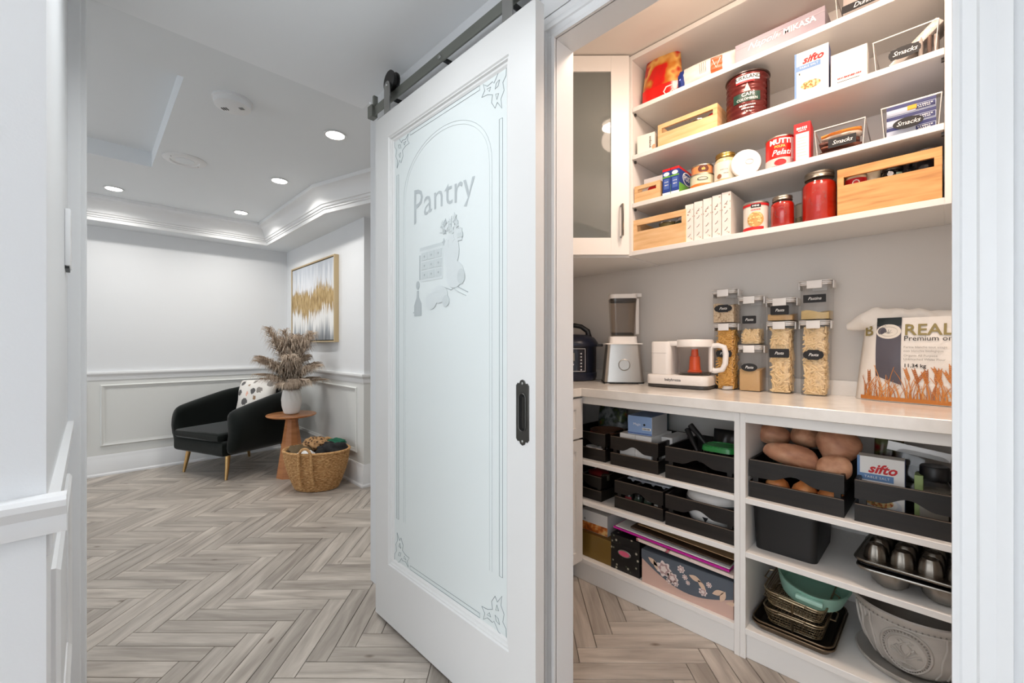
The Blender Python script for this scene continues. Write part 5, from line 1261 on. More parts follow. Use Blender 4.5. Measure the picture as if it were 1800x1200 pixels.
o = obj('snack_bag', pouch(pouch_fn(0.05, 0.16, 0.06, 71)), pbr('cream_film', (220, 206, 178), 0.3, bump=(50, .3)), None, 60); o.location = (1.96, 0.178, S0 + 0.0105); o.rotation_euler.z = FRONT; tag(o, 'crumpled cream bag standing in the large oak crate', 'bag')
b = B(); b.ball((0, 0, 0), (0.042, 0.07, 0.08), 28, 18, lambda p: p * (1 + .09 * math.sin(7 * p.x + 3 * p.z) * math.sin(6 * p.y) + .05 * math.sin(17 * p.z + 9 * p.x))); o = obj('dark_bag', b, pbr('navy_film', (20, 24, 36), 0.22, bump=(40, .4)), None, 70); o.location = (2.0, 0.108, S0 + 0.096); tag(o, 'shiny navy bag bulging above the large oak crate', 'bag')
dj = jar('black bottle with a round white badge behind the slot of the large oak crate', 1.905, 0.125, S0 + 0.0105, 0.03, 0.135, pbr('black_glass', (16, 20, 20), 0.15), BLACK, 0.014); band_disc('badge', 0.03, 0.108, -6, 0.008, INKW, dj); band('pale_tag', 0.03, 0.098, 0.110, 22, 56, pbr('mint_tag', (170, 200, 180), 0.5), dj)
dj = jar('dark jar at the right inside the large oak crate', 1.905, 0.045, S0 + 0.0105, 0.033, 0.168, pbr('smoke_glass', (34, 34, 38), 0.15), pbr('grey_lid', (92, 92, 96), 0.35), 0.02)
# ------------------------------------------------------------------ counter: pressure cooker
NAVY = pbr('navy_enamel', (26, 32, 52), 0.32); NAVYD = pbr('near_black', (20, 22, 28), 0.35)
pc = thing('pressure_cooker', 'round navy electric pressure cooker at the left end of the counter', 'pressure cooker', (2.035, 1.535, CZ), FRONT + R(30))
b = B(); b.lathe([(0.10, 0.0), (0.122, 0.004), (0.128, 0.02), (0.130, 0.045), (0.126, 0.048)], 48); obj('base', b, NAVY, pc, 40)
b = B(); b.lathe([(0.126, 0.048), (0.127, 0.19), (0.130, 0.196)], 48); obj('body', b, pbr('navy_dark_body', (22, 27, 42), 0.3), pc, 40)
b = B(); b.lathe([(0.136, 0.196), (0.139, 0.202), (0.134, 0.222), (0.118, 0.245), (0.085, 0.262), (0.0, 0.268)], 48, cap=False); obj('lid', b, NAVY, pc, 50)
b = B(); b.tube([(-0.085, 0, 0.25), (-0.078, 0, 0.285), (-0.04, 0, 0.312), (0.0, 0, 0.32), (0.04, 0, 0.312), (0.078, 0, 0.285), (0.085, 0, 0.25)], [0.018, 0.016, 0.014, 0.014, 0.014, 0.016, 0.018], 10); obj('lid_handle', b, NAVYD, pc, 60)
for s in (-1, 1):
    b = B(); b.box(s * 0.13 if s > 0 else -0.165, -0.03, 0.196, 0.165 if s > 0 else -0.13, 0.03, 0.21, 0.004, 2); obj('side_handle', b, BLACK, pc)
Rp = 0.1285
band('control_panel', Rp, 0.052, 0.188, -52, 40, pbr('panel_black', (24, 26, 38), 0.2), pc, n=20)
band('display', Rp, 0.115, 0.160, -24, 8, pbr('lcd_grey', (128, 122, 112), 0.25), pc, off=0.0018)
SILV = pbr('silver_print', (196, 196, 200), 0.4)
for zz in (0.056, 0.182): band('panel_border', Rp, zz, zz + 0.003, -46, 34, SILV, pc, n=16, off=0.0018)
for aa in (-47, 34): band('panel_border', Rp, 0.056, 0.185, aa, aa + 1.4, SILV, pc, n=1, off=0.0018)
for k in range(6):
    for aa in (-38, 24): band_disc('button', Rp, 0.066 + k * 0.018, aa, 0.0048, SILV, pc, off=0.002, n=8)
for k in range(3): band_disc('button', Rp, 0.095 - 0.012 * (k % 2), -20 + k * 12, 0.005, SILV, pc, off=0.002, n=8)
lettering('Instant', 0.012, INKW, pc, x=-0.012, z=0.172, bend=(Rp + .003, 0)); lettering('Pot', 0.010, INKW, pc, x=-0.012, z=0.066, bend=(Rp + .003, 0))
# blender
bl = thing('blender', 'silver blender with a clear square jug and white lid', 'blender', (2.065, 1.235, CZ), FRONT + R(38))
SILVP = pbr('satin_silver', (186, 184, 180), 0.3, metal=0.85); WPL = pbr('white_plastic', (236, 232, 228), 0.35)
def frustum(b, w0, d0, w1, d1, z0, z1, r0=0.02, r1=0.02, n=5):
    lo = rrect(w0, d0, r0, n); hi = rrect(w1, d1, r1, n); k = len(lo)
    vl = [b.bm.verts.new((p[0], p[1], z0)) for p in lo]; vh = [b.bm.verts.new((p[0], p[1], z1)) for p in hi]
    fs = [b.bm.faces.new(list(reversed(vl))), b.bm.faces.new(vh)]
    for i in range(k): fs.append(b.bm.faces.new([vl[i], vl[(i + 1) % k], vh[(i + 1) % k], vh[i]]))
    b._m(fs); return b
obj('base', frustum(B(), 0.205, 0.18, 0.168, 0.15, 0.010, 0.208, 0.02, 0.018), SILVP, bl, 40)
obj('base_plate', frustum(B(), 0.21, 0.185, 0.208, 0.183, 0.004, 0.010), BLACK, bl, 40)
obj('collar', frustum(B(), 0.196, 0.172, 0.196, 0.172, 0.208, 0.214, 0.02, 0.02), WPL, bl, 40)
obj('neck', frustum(B(), 0.145, 0.13, 0.14, 0.125, 0.214, 0.25, 0.02, 0.02), WPL, bl, 40)
for x in (-.085, .085):
    for y in (-.075, .075):
        b = B(); b.lathe([(0.012, 0.0), (0.014, 0.01)], 12, x, y); obj('foot', b, WPL, bl)
b = B(); lathe_y(b, [(0.0, -0.006), (0.026, -0.006), (0.028, 0.0), (0.028, 0.014)], 28, 0); o = obj('dial', b, SILVP, bl, 40); o.location = (0, -0.086, 0.10); o.rotation_euler.x = R(-5)
b = B(); lathe_y(b, [(0.028, 0.0), (0.031, -0.002), (0.031, 0.006)], 28); o2 = obj('dial_ring', b, pbr('chrome', (214, 214, 212), 0.12, metal=1.0), o, 40)
b = B(); frustum(b, 0.116, 0.112, 0.138, 0.134, 0.252, 0.452, 0.02, 0.024); b.bm.faces.ensure_lookup_table()
obj('jug', b, clear('smoky_jug', (232, 226, 220), 0.04, 1.45), bl, 40)
obj('lid', frustum(B(), 0.142, 0.138, 0.140, 0.136, 0.452, 0.474, 0.024, 0.024), WPL, bl, 40)
obj('lid_gasket', frustum(B(), 0.134, 0.13, 0.134, 0.13, 0.438, 0.452, 0.022, 0.022), pbr('dark_grey', (70, 72, 74), 0.5), bl, 40)
b = B(); b.box(0.05, -0.02, 0.462, 0.10, 0.02, 0.482, 0.003, 2); obj('lid_spout', b, WPL, bl)
b = B(); b.box(0.069, -0.012, 0.262, 0.088, 0.012, 0.455, 0.004, 2); obj('handle', b, WPL, bl, 40)
b = B(); b.raw([(-0.057, -0.054, 0.256), (0.057, -0.054, 0.256), (0.057, 0.054, 0.274), (-0.057, 0.054, 0.274)], [(0, 1, 2, 3)]); obj('blade_floor', b, pbr('dark_grey', (70, 72, 74), 0.5), bl)
# baby food maker
bf = thing('baby_food_maker', 'white baby food steamer-blender with a glass jug and orange core', 'food maker', (1.965, 0.895, CZ), FRONT + R(3))
b = B(); b.prism(rrect(0.285, 0.18, 0.03, 5, 0, 0.09), 0.0035, 0.016, 'z'); obj('foot_plate', b, pbr('charcoal_plastic', (58, 56, 54), 0.4), bf, 40)
b = B(); b.prism(rrect(0.29, 0.185, 0.032, 6, 0, 0.09), 0.016, 0.062, 'z', 0.006, 2); obj('base', b, WPL, bf, 40)
b = B(); b.prism(rrect(0.10, 0.15, 0.025, 6, -0.082, 0.095), 0.06, 0.222, 'z', 0.008, 2); obj('water_tank', b, WPL, bf, 40)
b = B(); b.box(-0.126, 0.019, 0.165, -0.05, 0.021, 0.1665); obj('tank_seam', b, pbr('seam_grey', (190, 186, 182), 0.5), bf)
jc = (0.062, 0.085)
b = B(); b.lathe([(0.068, 0.066), (0.074, 0.072), (0.078, 0.205)], 40, *jc, cap=False); obj('glass_jug', b, JARG, bf, 50)
b = B(); b.lathe([(0.0, 0.066), (0.070, 0.066), (0.074, 0.074), (0.0, 0.075)], 40, *jc, cap=False); obj('jug_base', b, clear('grey_glass', (196, 194, 190), 0.1, 1.4), bf, 50)
b = B(); b.lathe([(0.079, 0.195), (0.083, 0.198), (0.083, 0.222), (0.078, 0.230), (0.0, 0.232)], 40, *jc, cap=False); obj('jug_lid', b, WPL, bf, 40)
b = B(); b.box(-0.05, 0.03, 0.20, 0.0, 0.14, 0.224, 0.006, 2); obj('lid_arm', b, WPL, bf, 40)
ORG = pbr('orange_plastic', (232, 84, 20), 0.35)
b = B(); b.lathe([(0.032, 0.076), (0.032, 0.082), (0.026, 0.086), (0.022, 0.15), (0.017, 0.152), (0.014, 0.185)], 20, *jc); obj('core', b, ORG, bf, 40)
b = B(); b.tube([(0.135, 0.085, 0.200), (0.165, 0.085, 0.203), (0.192, 0.085, 0.195), (0.200, 0.085, 0.165), (0.197, 0.085, 0.12), (0.185, 0.085, 0.092), (0.155, 0.085, 0.085), (0.134, 0.085, 0.09)], 0.0125, 10); obj('handle', b, WPL, bf, 60)
b = B(); b.box(0.128, 0.07, 0.08, 0.145, 0.10, 0.205, 0.004, 2); obj('handle_mount', b, WPL, bf, 40)
lettering('babybrezza', 0.017, INKB, bf, x=-0.01, z=0.04, y=-0.0032, bold=0.0003)
b = B(); pts = []
for i in range(40):
    a = 2 * PI * i / 13; pts.append((0.03 * math.cos(a) + 0.0006 * i, 0.02 * math.sin(a), 0.004 + 0.0003 * i))
b.tube(pts, 0.0035, 6); o = obj('power_cord', b, pbr('cord_grey', (206, 202, 198), 0.5), None, 60); o.location = (2.08, 0.70, CZ); tag(o, 'coiled pale power cord on the counter beside the food maker', 'cord')

# ------------------------------------------------------------------ storage containers
LIDP = clear('lid_clear', (236, 234, 232), 0.08, 1.4); CLIP = pbr('clip_white', (232, 230, 228), 0.35); SEALG = pbr('seal_ring', (226, 224, 222), 0.4); DLID = pbr('smoke_lid', (92, 88, 86), 0.2)
def container(label, yc, z, w, d, h, fill, fillh, lab, lw, lh, lz, txt='Pasta', piece=None, xf=2.072, lx=0.0, ts=0.017, rot=0, mode='grain', skin=(255, 255, 255)):
    t = thing('storage_container', label, 'container', (xf, yc, z), FRONT + rot, 'clear lidded storage containers'); lh_ = 0.020; hb = h - lh_
    b = B(); pts = rrect(w, d, 0.012, 4, 0, d / 2); k = len(pts)
    lo = [b.bm.verts.new((p[0] * .96, (p[1] - d / 2) * .96 + d / 2, 0.001)) for p in pts]; hi = [b.bm.verts.new((p[0], p[1], hb)) for p in pts]
    b.bm.faces.new(list(reversed(lo)))
    for i in range(k): b.bm.faces.new([lo[i], lo[(i + 1) % k], hi[(i + 1) % k], hi[i]])
    obj('body', b, GLASSC, t, 40)
    b = B(); b.prism(rrect(w + 0.004, d + 0.004, 0.013, 4, 0, d / 2), hb, hb + 0.006, 'z'); b.prism(rrect(w + 0.008, d + 0.008, 0.014, 4, 0, d / 2), hb + 0.014, hb + 0.0185, 'z'); obj('lid', b, pbr('lid_frosted', (204, 199, 194), 0.2), t, 40)
    b = B(); b.tube([(p[0], p[1], hb + 0.010) for p in rrect(w, d, 0.012, 4, 0, d / 2)], 0.0032, 6, True); obj('seal', b, SEALG, t, 60)
    b = B(); b.prism(rrect(w - 0.004, d - 0.004, 0.012, 4, 0, d / 2), hb + 0.0185, hb + 0.0200, 'z'); obj('lid_top', b, DLID, t)
    cw = w * 0.5
    for nm, a in (('clip', (-cw / 2, -0.0085, hb - 0.014, cw / 2, -0.004, hb + 0.017)), ('clip', (-cw / 2, d + 0.004, hb - 0.014, cw / 2, d + 0.0085, hb + 0.017)), ('clip', (w / 2 + 0.004, d / 2 - cw / 2, hb - 0.014, w / 2 + 0.0085, d / 2 + cw / 2, hb + 0.017)), ('clip', (-w / 2 - 0.0085, d / 2 - cw / 2, hb - 0.014, -w / 2 - 0.004, d / 2 + cw / 2, hb + 0.017))):
        b = B(); b.box(*a, 0.0015, 2); obj(nm, b, CLIP, t, 40)
    # contents
    rg = random.Random(int(yc * 1e4) + int(z * 100)); iw, idp = w * .94 - 0.004, d * .94 - 0.004; b = B()
    if mode == 'grain':
        nx = 10
        tp = lambda u, v: fillh + 0.006 * math.sin(5 * u + lw * 90) * math.cos(3 * v)
        b.grid(lambda u, v: (-iw / 2 + iw * u, d / 2 - idp / 2 + idp * v, tp(u, v)), nx, nx)
        for uu in (0, 1): b.grid(lambda u, v: (-iw / 2 + iw * uu, d / 2 - idp / 2 + idp * u, 0.003 + v * (tp(uu, u) - 0.003)), nx, 1)
        for vv in (0, 1): b.grid(lambda u, v: (-iw / 2 + iw * u, d / 2 - idp / 2 + idp * vv, 0.003 + v * (tp(u, vv) - 0.003)), nx, 1)
        bmesh.ops.remove_doubles(b.bm, verts=b.bm.verts[:], dist=1e-6); bmesh.ops.recalc_face_normals(b.bm, faces=b.bm.faces[:])
        obj('contents', b, fill, t, 60, kind='stuff')
    else:
        ins = 0.011
        b.box(-iw / 2 + ins, d / 2 - idp / 2 + ins, 0.003, iw / 2 - ins, d / 2 + idp / 2 - ins, fillh - 0.008)
        pr, plen = piece; cnt = int(fillh * (iw + idp) * 2 / (pr * plen * 2.2)) + 40
        for i in range(cnt):
            side = rg.choice('fffrrt'); zz = rg.uniform(0.008, fillh - 0.006)
            if mode == 'noodle':
                Lh = plen * rg.uniform(.5, 1)
            else: Lh = plen * rg.uniform(.85, 1.05)
            a = rg.uniform(0, PI) if mode != 'noodle' else rg.gauss(0.2, 0.75)
            dep = rg.uniform(pr + .001, ins)
            if side == 'f': c = Vector((rg.uniform(-iw / 2 + .012, iw / 2 - .012), d / 2 - idp / 2 + dep, zz)); dv = Vector((math.cos(a), rg.uniform(-.08, .08), math.sin(a)))
            elif side == 'r': c = Vector((iw / 2 - dep, d / 2 + rg.uniform(-idp / 2 + .012, idp / 2 - .012), zz)); dv = Vector((rg.uniform(-.08, .08), math.cos(a), math.sin(a)))
            else: c = Vector((rg.uniform(-iw / 2 + .015, iw / 2 - .015), d / 2 + rg.uniform(-idp / 2 + .015, idp / 2 - .015), fillh - 0.004)); dv = Vector((math.cos(a), math.sin(a), rg.uniform(-.2, .2)))
            def cl(v): return Vector((max(-iw / 2 + pr, min(iw / 2 - pr, v.x)), max(d / 2 - idp / 2 + pr, min(d / 2 + idp / 2 - pr, v.y)), max(0.003 + pr, min(fillh + .004, v.z))))
            b.tube([cl(c - dv * Lh / 2), cl(c + Vector((rg.uniform(-1, 1), 0, rg.uniform(-1, 1))) * (0.002 if mode != 'noodle' else 0.004)), cl(c + dv * Lh / 2)], pr, 6)
        obj('contents', b, fill, t, 50, kind='stuff')
    b = B(); b.prism([(p[0] + lx, p[1] + lz) for p in plaque(lab, lw, lh)], -0.0016, -0.0008, 'y'); l = obj('label', b, CHALK, t)
    lettering(txt, ts, INKW, l, x=lx, z=lz, y=-0.0022, shear=0.35, spacing=0.95)
    return t
PENNE = pbr('penne_pasta', (232, 202, 152), 0.5, var=(60, (240, 214, 170))); EGGN = pbr('egg_noodles', (226, 170, 84), 0.5, var=(60, (236, 188, 110)))
OATS = ramp_noise('oat_mix', [(0.0, (96, 74, 54)), (0.33, (150, 124, 96)), (0.42, (206, 182, 150)), (0.7, (226, 206, 178))], 120, rough=0.8, bump=.6); BREADC = pbr('breadcrumbs', (206, 170, 122), 0.85, bump=(400, .3)); COUS = pbr('couscous', (214, 188, 134), 0.85, bump=(400, .3))
hA = 0.305
container('tall container of golden egg noodles, leftmost of the bottom row', 0.713, CZ, 0.092, 0.098, hA, EGGN, 0.275, 'wavy', 0.066, 0.033, 0.165, mode='noodle', piece=(0.0022, 0.04))
container('container of speckled oats with a black plaque at the top left of the stack', 0.716, CZ + hA + .001, 0.098, 0.10, 0.155, OATS, 0.085, 'tag', 0.078, 0.034, 0.066)
container('half-empty container of fine breadcrumbs with an oval label in the bottom row', 0.607, CZ, 0.090, 0.098, 0.205, BREADC, 0.098, 'oval', 0.066, 0.036, 0.106)
container('container with penne at its bottom stacked on the breadcrumbs', 0.607, CZ + 0.206, 0.090, 0.098, 0.215, PENNE, 0.068, 'round', 0.056, 0.034, 0.11, mode='penne', piece=(0.0042, 0.032))
container('tall container full of penne with a rectangular label, third in the bottom row', 0.492, CZ, 0.092, 0.098, hA, PENNE, 0.275, 'round', 0.074, 0.037, 0.17, mode='penne', piece=(0.0042, 0.034))
container('low container of breadcrumbs with a square-cornered label on the penne', 0.490, CZ + hA + .001, 0.100, 0.10, 0.098, BREADC, 0.028, 'round', 0.068, 0.038, 0.045)
container('tall container full of penne with a fancy label, rightmost of the bottom row', 0.372, CZ, 0.094, 0.10, hA, PENNE, 0.275, 'tag', 0.070, 0.040, 0.165, mode='penne', piece=(0.0042, 0.032))
container('container of couscous labelled Pastina at the top right of the stack', 0.368, CZ + hA + .001, 0.102, 0.10, 0.16, COUS, 0.034, 'rect', 0.076, 0.032, 0.085, txt='Pastina')

# ------------------------------------------------------------------ flour sack
SACK = pbr('white_woven_sack', (232, 228, 222), 0.55, bump=(22, .5)); fs_ = pouch_fn(0.40, 0.30, 0.15, 12, 0.80, 0.8)
sk = thing('flour_sack', 'big white flour sack printed with orange wheat at the right end of the counter', 'flour sack', (2.092, 0.046, CZ + 0.001), FRONT + R(-8))
b = B()
def sackp(u, v, s):
    x, t, z = fs_(u, v * 0.80); return (x, s * t, z / 0.80)
for s in (-1, 1): b.grid(lambda u, v: sackp(u, v, s), 30, 30)
bmesh.ops.remove_doubles(b.bm, verts=b.bm.verts[:], dist=0.0033); bmesh.ops.recalc_face_normals(b.bm, faces=b.bm.faces[:]); obj('bag', b, SACK, sk, 60)
def onsack(u, w_, off=0.0022):
    v = min(.97, max(.02, w_ / 0.30)); wd = 0.20 * (1 - 0.2 * v * .8)
    x, t, z = fs_(min(.97, max(.03, u / (2 * wd) + .5)), v * 0.80); return (u, -t - off, w_)
# rolled top
b = B()
def roll(u, v):
    a = 2 * PI * v; x = -0.222 + 0.44 * u; r_ = 0.024 * (1 + .22 * math.sin(9 * u) + .12 * math.sin(23 * u + 2 * a) + .10 * math.sin(41 * u - 3 * a)) * (0.55 + 0.45 * min(1, 8 * u, 8 * (1 - u)))
    return (x, 1.3 * r_ * math.cos(a) - 0.008, 0.302 + 0.008 * math.sin(5 * u + 1) - 0.030 * max(0, .22 - u) / .22 + 1.05 * r_ * math.sin(a) + 0.35 * r_ * math.cos(2 * a + 6 * u))
b.grid(roll, 72, 20); bmesh.ops.remove_doubles(b.bm, verts=b.bm.verts[:], dist=1e-5); bmesh.ops.recalc_face_normals(b.bm, faces=b.bm.faces[:]); obj('rolled_top', b, SACK, sk, 70)
RIB = pbr('ribbon_slate', (84, 82, 92), 0.5)
b = B(); b.grid(lambda u, v: onsack(-0.125 + 0.072 * u, (0.092 - 0.030 * u) + v * (0.285 - 0.092 + 0.030 * u)), 8, 18); obj('ribbon_print', b, RIB, sk, 60)
b = B(); b.grid(lambda u, v: onsack(-0.125 + 0.072 * u, 0.272 + 0.03 * v, .0028), 8, 3); obj('ribbon_top', b, pbr('dark_ribbon', (28, 40, 44), 0.5), sk, 60)
b = B(); ctr = b.bm.verts.new(onsack(-0.089, 0.252, .003)); rgv = [b.bm.verts.new(onsack(-0.089 + 0.036 * math.cos(2 * PI * i / 28), 0.252 + 0.026 * math.sin(2 * PI * i / 28), .003)) for i in range(28)]
for i in range(28): b.bm.faces.new([ctr, rgv[i], rgv[(i + 1) % 28]])
obj('emblem', b, pbr('emblem_cream', (226, 220, 210), 0.5), sk, 60)
b = B(); b.tube([onsack(-0.089 + 0.026 * math.cos(2 * PI * i / 24), 0.252 + 0.017 * math.sin(2 * PI * i / 24), .0032) for i in range(24)], 0.0006, 4, True)
for k in range(5):
    a = PI * (.1 + .2 * k); b.tube([onsack(-0.089, 0.245, .0033), onsack(-0.089 + 0.013 * math.cos(a), 0.245 + 0.014 * math.sin(a), .0033)], 0.0009, 4)
obj('emblem_line', b, GREYINK, sk)
OLIVE = pbr('olive_gold_ink', (140, 126, 74), 0.5)
L_ = lambda s, sz, x, z, mt, **k: lettering(s, sz, mt, sk, x=x, z=z, fn=lambda u, w_: onsack(u, w_, .0035), **k)
L_('B', 0.054, -0.150, 0.255, OLIVE, bold=.0008); L_('REAL', 0.054, -0.046, 0.255, OLIVE, bold=.0008, align='LEFT')
L_('Premium organic', 0.0245, -0.046, 0.226, INKB, align='LEFT')
L_('Farine blanche tout usage', 0.0105, -0.046, 0.196, GREYINK, align='LEFT'); L_('non blanchie biologique', 0.0105, -0.046, 0.183, GREYINK, align='LEFT'); L_('Organic All Purpose', 0.0105, -0.046, 0.167, GREYINK, align='LEFT'); L_('Unbleached White Flour', 0.0105, -0.046, 0.154, GREYINK, align='LEFT')
L_('11,34 kg', 0.017, -0.046, 0.132, INKB, align='LEFT', bold=.0003)
WH = [pbr('wheat_%d' % i, c, 0.6) for i, c in enumerate(((196, 122, 52), (168, 96, 40), (214, 150, 84)))]
rg = random.Random(21); b = B()
def stroke(pts, w_):
    n = len(pts)
    for i in range(n - 1):
        (x0, z0), (x1, z1) = pts[i], pts[i + 1]; L = math.hypot(x1 - x0, z1 - z0) + 1e-9; nx, nz = -(z1 - z0) / L * w_ / 2, (x1 - x0) / L * w_ / 2; k0, k1 = 1 - i / n * .7, 1 - (i + 1) / n * .7
        b.raw([onsack(x0 - nx * k0, z0 - nz * k0, .003), onsack(x1 - nx * k1, z1 - nz * k1, .003), onsack(x1 + nx * k1, z1 + nz * k1, .003), onsack(x0 + nx * k0, z0 + nz * k0, .003)], [(0, 1, 2, 3)])
for k in range(120):
    b.mi = rg.choice((0, 0, 1, 2)); x = rg.uniform(-0.165, 0.165); hh = rg.uniform(0.03, 0.085) if k % 6 else rg.uniform(0.09, 0.12); dx = rg.uniform(-.03, .03)
    stroke([(x + dx * t * t, 0.012 + hh * t) for t in (0, .25, .5, .75, 1)], rg.uniform(.0018, .0036))
    if k % 6 == 0 and not (-0.14 < x < -0.04):
        tx_, tz_ = x + dx, 0.012 + hh
        for j in range(6):
            a = math.atan2(hh, 2 * dx) if dx else PI / 2
            cx, cz = tx_ - j * 0.007 * math.cos(a), tz_ - j * 0.007 * math.sin(a)
            for s in (-1, 1): stroke([(cx, cz), (cx + .006 * math.cos(a + s * .6), cz + .006 * math.sin(a + s * .6)), (cx + .011 * math.cos(a + s * .4), cz + .011 * math.sin(a + s * .4))], .0034)
obj('wheat_print', b, WH, sk)
b = B(); b.grid(lambda u, v: onsack(-0.175 + 0.35 * u, 0.003 + 0.014 * v, .0032), 20, 2); obj('base_band', b, WH[0], sk, 60)
# ------------------------------------------------------------------ base cabinets: shelf A, left bay
A_, B_, D_ = 0.585, 0.39, 0.112
ch_ = 0.132
dark_crate('dark crate at the far left of the upper base shelf holding white cups', 1.735, 1.245, A_, 0.235, 0.32, ch_)
dark_crate('dark crate holding white boxes, second on the upper base shelf', 1.730, 0.979, A_, 0.235, 0.33, ch_)
dark_crate('dark crate holding a green-lidded tub, right of the white boxes', 1.715, 0.688, A_, 0.268, 0.34, ch_)
GREENBAG = ramp_noise('frozen_veg_print', [(0.3, (62, 70, 74)), (0.45, (150, 156, 158)), (0.55, (52, 62, 56)), (0.62, (84, 100, 52)), (0.7, (150, 40, 36))], 14, rough=0.3, detail=3)
o = obj('food_bag', pouch(pouch_fn(0.19, 0.23, 0.09, 31)), GREENBAG, None, 60); o.location = (1.98, 1.24, A_ + 0.008); o.rotation_euler.z = FRONT; tag(o, 'grey and green printed food bag standing in the far left crate', 'food bag')
b = B(); b.lathe([(0.04, 0), (0.055, 0.004), (0.085, 0.045), (0.088, 0.05), (0.082, 0.05), (0.05, 0.01)], 32); o = obj('wooden_bowl', b, pbr('brown_wood_bowl', (92, 62, 46), 0.4), None, 50); o.location = (1.84, 1.18, A_ + 0.085); tag(o, 'brown bowl lying on top of the far left crate', 'bowl')
for k, (x, y) in enumerate(((1.765, 1.225), (1.765, 1.168))):
    b = B(); b.lathe([(0.018, 0.0), (0.026, 0.02), (0.028, 0.052), (0.025, 0.052), (0.022, 0.02)], 20); o = obj('cup', b, WPL, None, 50); o.location = (x, y, A_ + 0.0065); tag(o, ('left' if k == 0 else 'right') + ' small white cup in the far left dark crate', 'cup', 'small white cups')
f_ = pouch_fn(0.07, 0.04, 0.05, 33); o = obj('red_packet', pouch(f_), pbr('red_film', (170, 44, 36), 0.3), None, 60); o.location = (1.775, 1.212, A_ + 0.09); o.rotation_euler = (0, 0, FRONT); tag(o, 'small red packet on the far left dark crate', 'packet')
o = carton('canister_box', 'dark teal box standing at the back left behind the white boxes', 2.04, 1.04, A_ + 0.0065, 0.10, 0.20, 0.07, pbr('dark_teal', (62, 82, 86), 0.4))
WB = pbr('white_box', (224, 222, 220), 0.5)
for k, yc in enumerate((1.023, 0.944)):
    bb = carton('white_carton', ('left' if k == 0 else 'right') + ' of two plain white cartons in the second crate', 1.755, yc, A_ + 0.0065, 0.077, 0.142, 0.20, WB, 0, 'white cartons in the second crate')
bb = carton('white_carton', 'white carton with a dark hole at the right side of the second crate', 1.84, 0.875, A_ + 0.0065, 0.05, 0.135, 0.16, WB)
bb = carton('blue_carton', 'pale blue carton on top of the two white cartons', 1.775, 0.972, A_ + 0.149, 0.115, 0.083, 0.17, pbr('powder_blue_card', (136, 164, 206), 0.45), R(4))
lettering('Magic', 0.016, INKW, bb, x=-0.012, z=0.046); decal('dot', ellipse(0.005, 0.005, 14, 0.022, 0.046), INKB, bb); decal('sticker', rect(0.012, 0.022, 0.053, 0.033), INKW, bb); scribble(bb, 0.0325, 0.0275, 6, 0.036, 0.006, INKB, y=-0.0016); decal('navy_band', rect(-0.0575, 0.004, 0.0575, 0.007), BLUEB, bb)
b = B(); b.box(0.0572, 0, 0, 0.0582, 0.17, 0.083); obj('side_print', b, pbr('pale_grey_card', (206, 204, 204), 0.5), bb)
# green-lidded tub
tb_ = thing('food_tub', 'clear food tub with a green lid in the crate right of the white boxes', 'tub', (1.82, 0.632, A_ + 0.0065), FRONT)
obj('body', (lambda b: frustum(b, 0.10, 0.09, 0.125, 0.115, 0.0, 0.125, 0.03, 0.035))(B()), clear('tub_plastic', (206, 206, 206), 0.15, 1.35), tb_, 40)
obj('lid', (lambda b: frustum(b, 0.136, 0.125, 0.130, 0.118, 0.125, 0.142, 0.035, 0.032))(B()), pbr('green_lid', (30, 128, 56), 0.3), tb_, 40)
b = B(); b.tube([(p[0], p[1], 0.142) for p in rrect(0.112, 0.10, 0.03, 5)], 0.003, 6, True); obj('lid_ridge', b, pbr('green_lid', (30, 128, 56), 0.3), tb_, 60)
for k, (p0, p1) in enumerate((((1.83, 0.735, 0.69), (1.87, 0.795, 0.77)), ((1.84, 0.685, 0.70), (1.86, 0.778, 0.792)))):
    b = B(); b.tube([p0, ((p0[0] + p1[0]) / 2, (p0[1] + p1[1]) / 2 + .004, (p0[2] + p1[2]) / 2 + .008), p1], [0.010, 0.011, 0.013], 8); o = obj('utensil', b, BLACK, None, 60); tag(o, ('shorter' if k == 0 else 'longer') + ' black utensil handle sticking out of the crate with the green lid', 'utensil', 'black utensils')
o = obj('black_bag', pouch(pouch_fn(0.14, 0.18, 0.06, 35)), pbr('black_film', (18, 18, 20), 0.3), None, 60); o.location = (1.975, 0.66, A_ + 0.0065); o.rotation_euler.z = FRONT; tag(o, 'black bag at the back of the crate with the green lid', 'bag')
pb_ = jar('dark bottle with a gold collar at the back right of the upper base shelf', 1.985, 0.585, A_ + 0.0065, 0.032, 0.20, pbr('brown_black_glass', (28, 24, 20), 0.12), pbr('gold_lid', (190, 160, 92), 0.3, metal=1.0), 0.03, 0.03, 0.5, name='bottle'); band('label', 0.032, 0.05, 0.12, -60, 60, pbr('taupe_label', (96, 88, 70), 0.5), pb_)
o = carton('white_carton', 'small white carton beside the dark bottle behind the green lid', 1.93, 0.562, A_ + 0.0065, 0.024, 0.165, 0.05, WB)
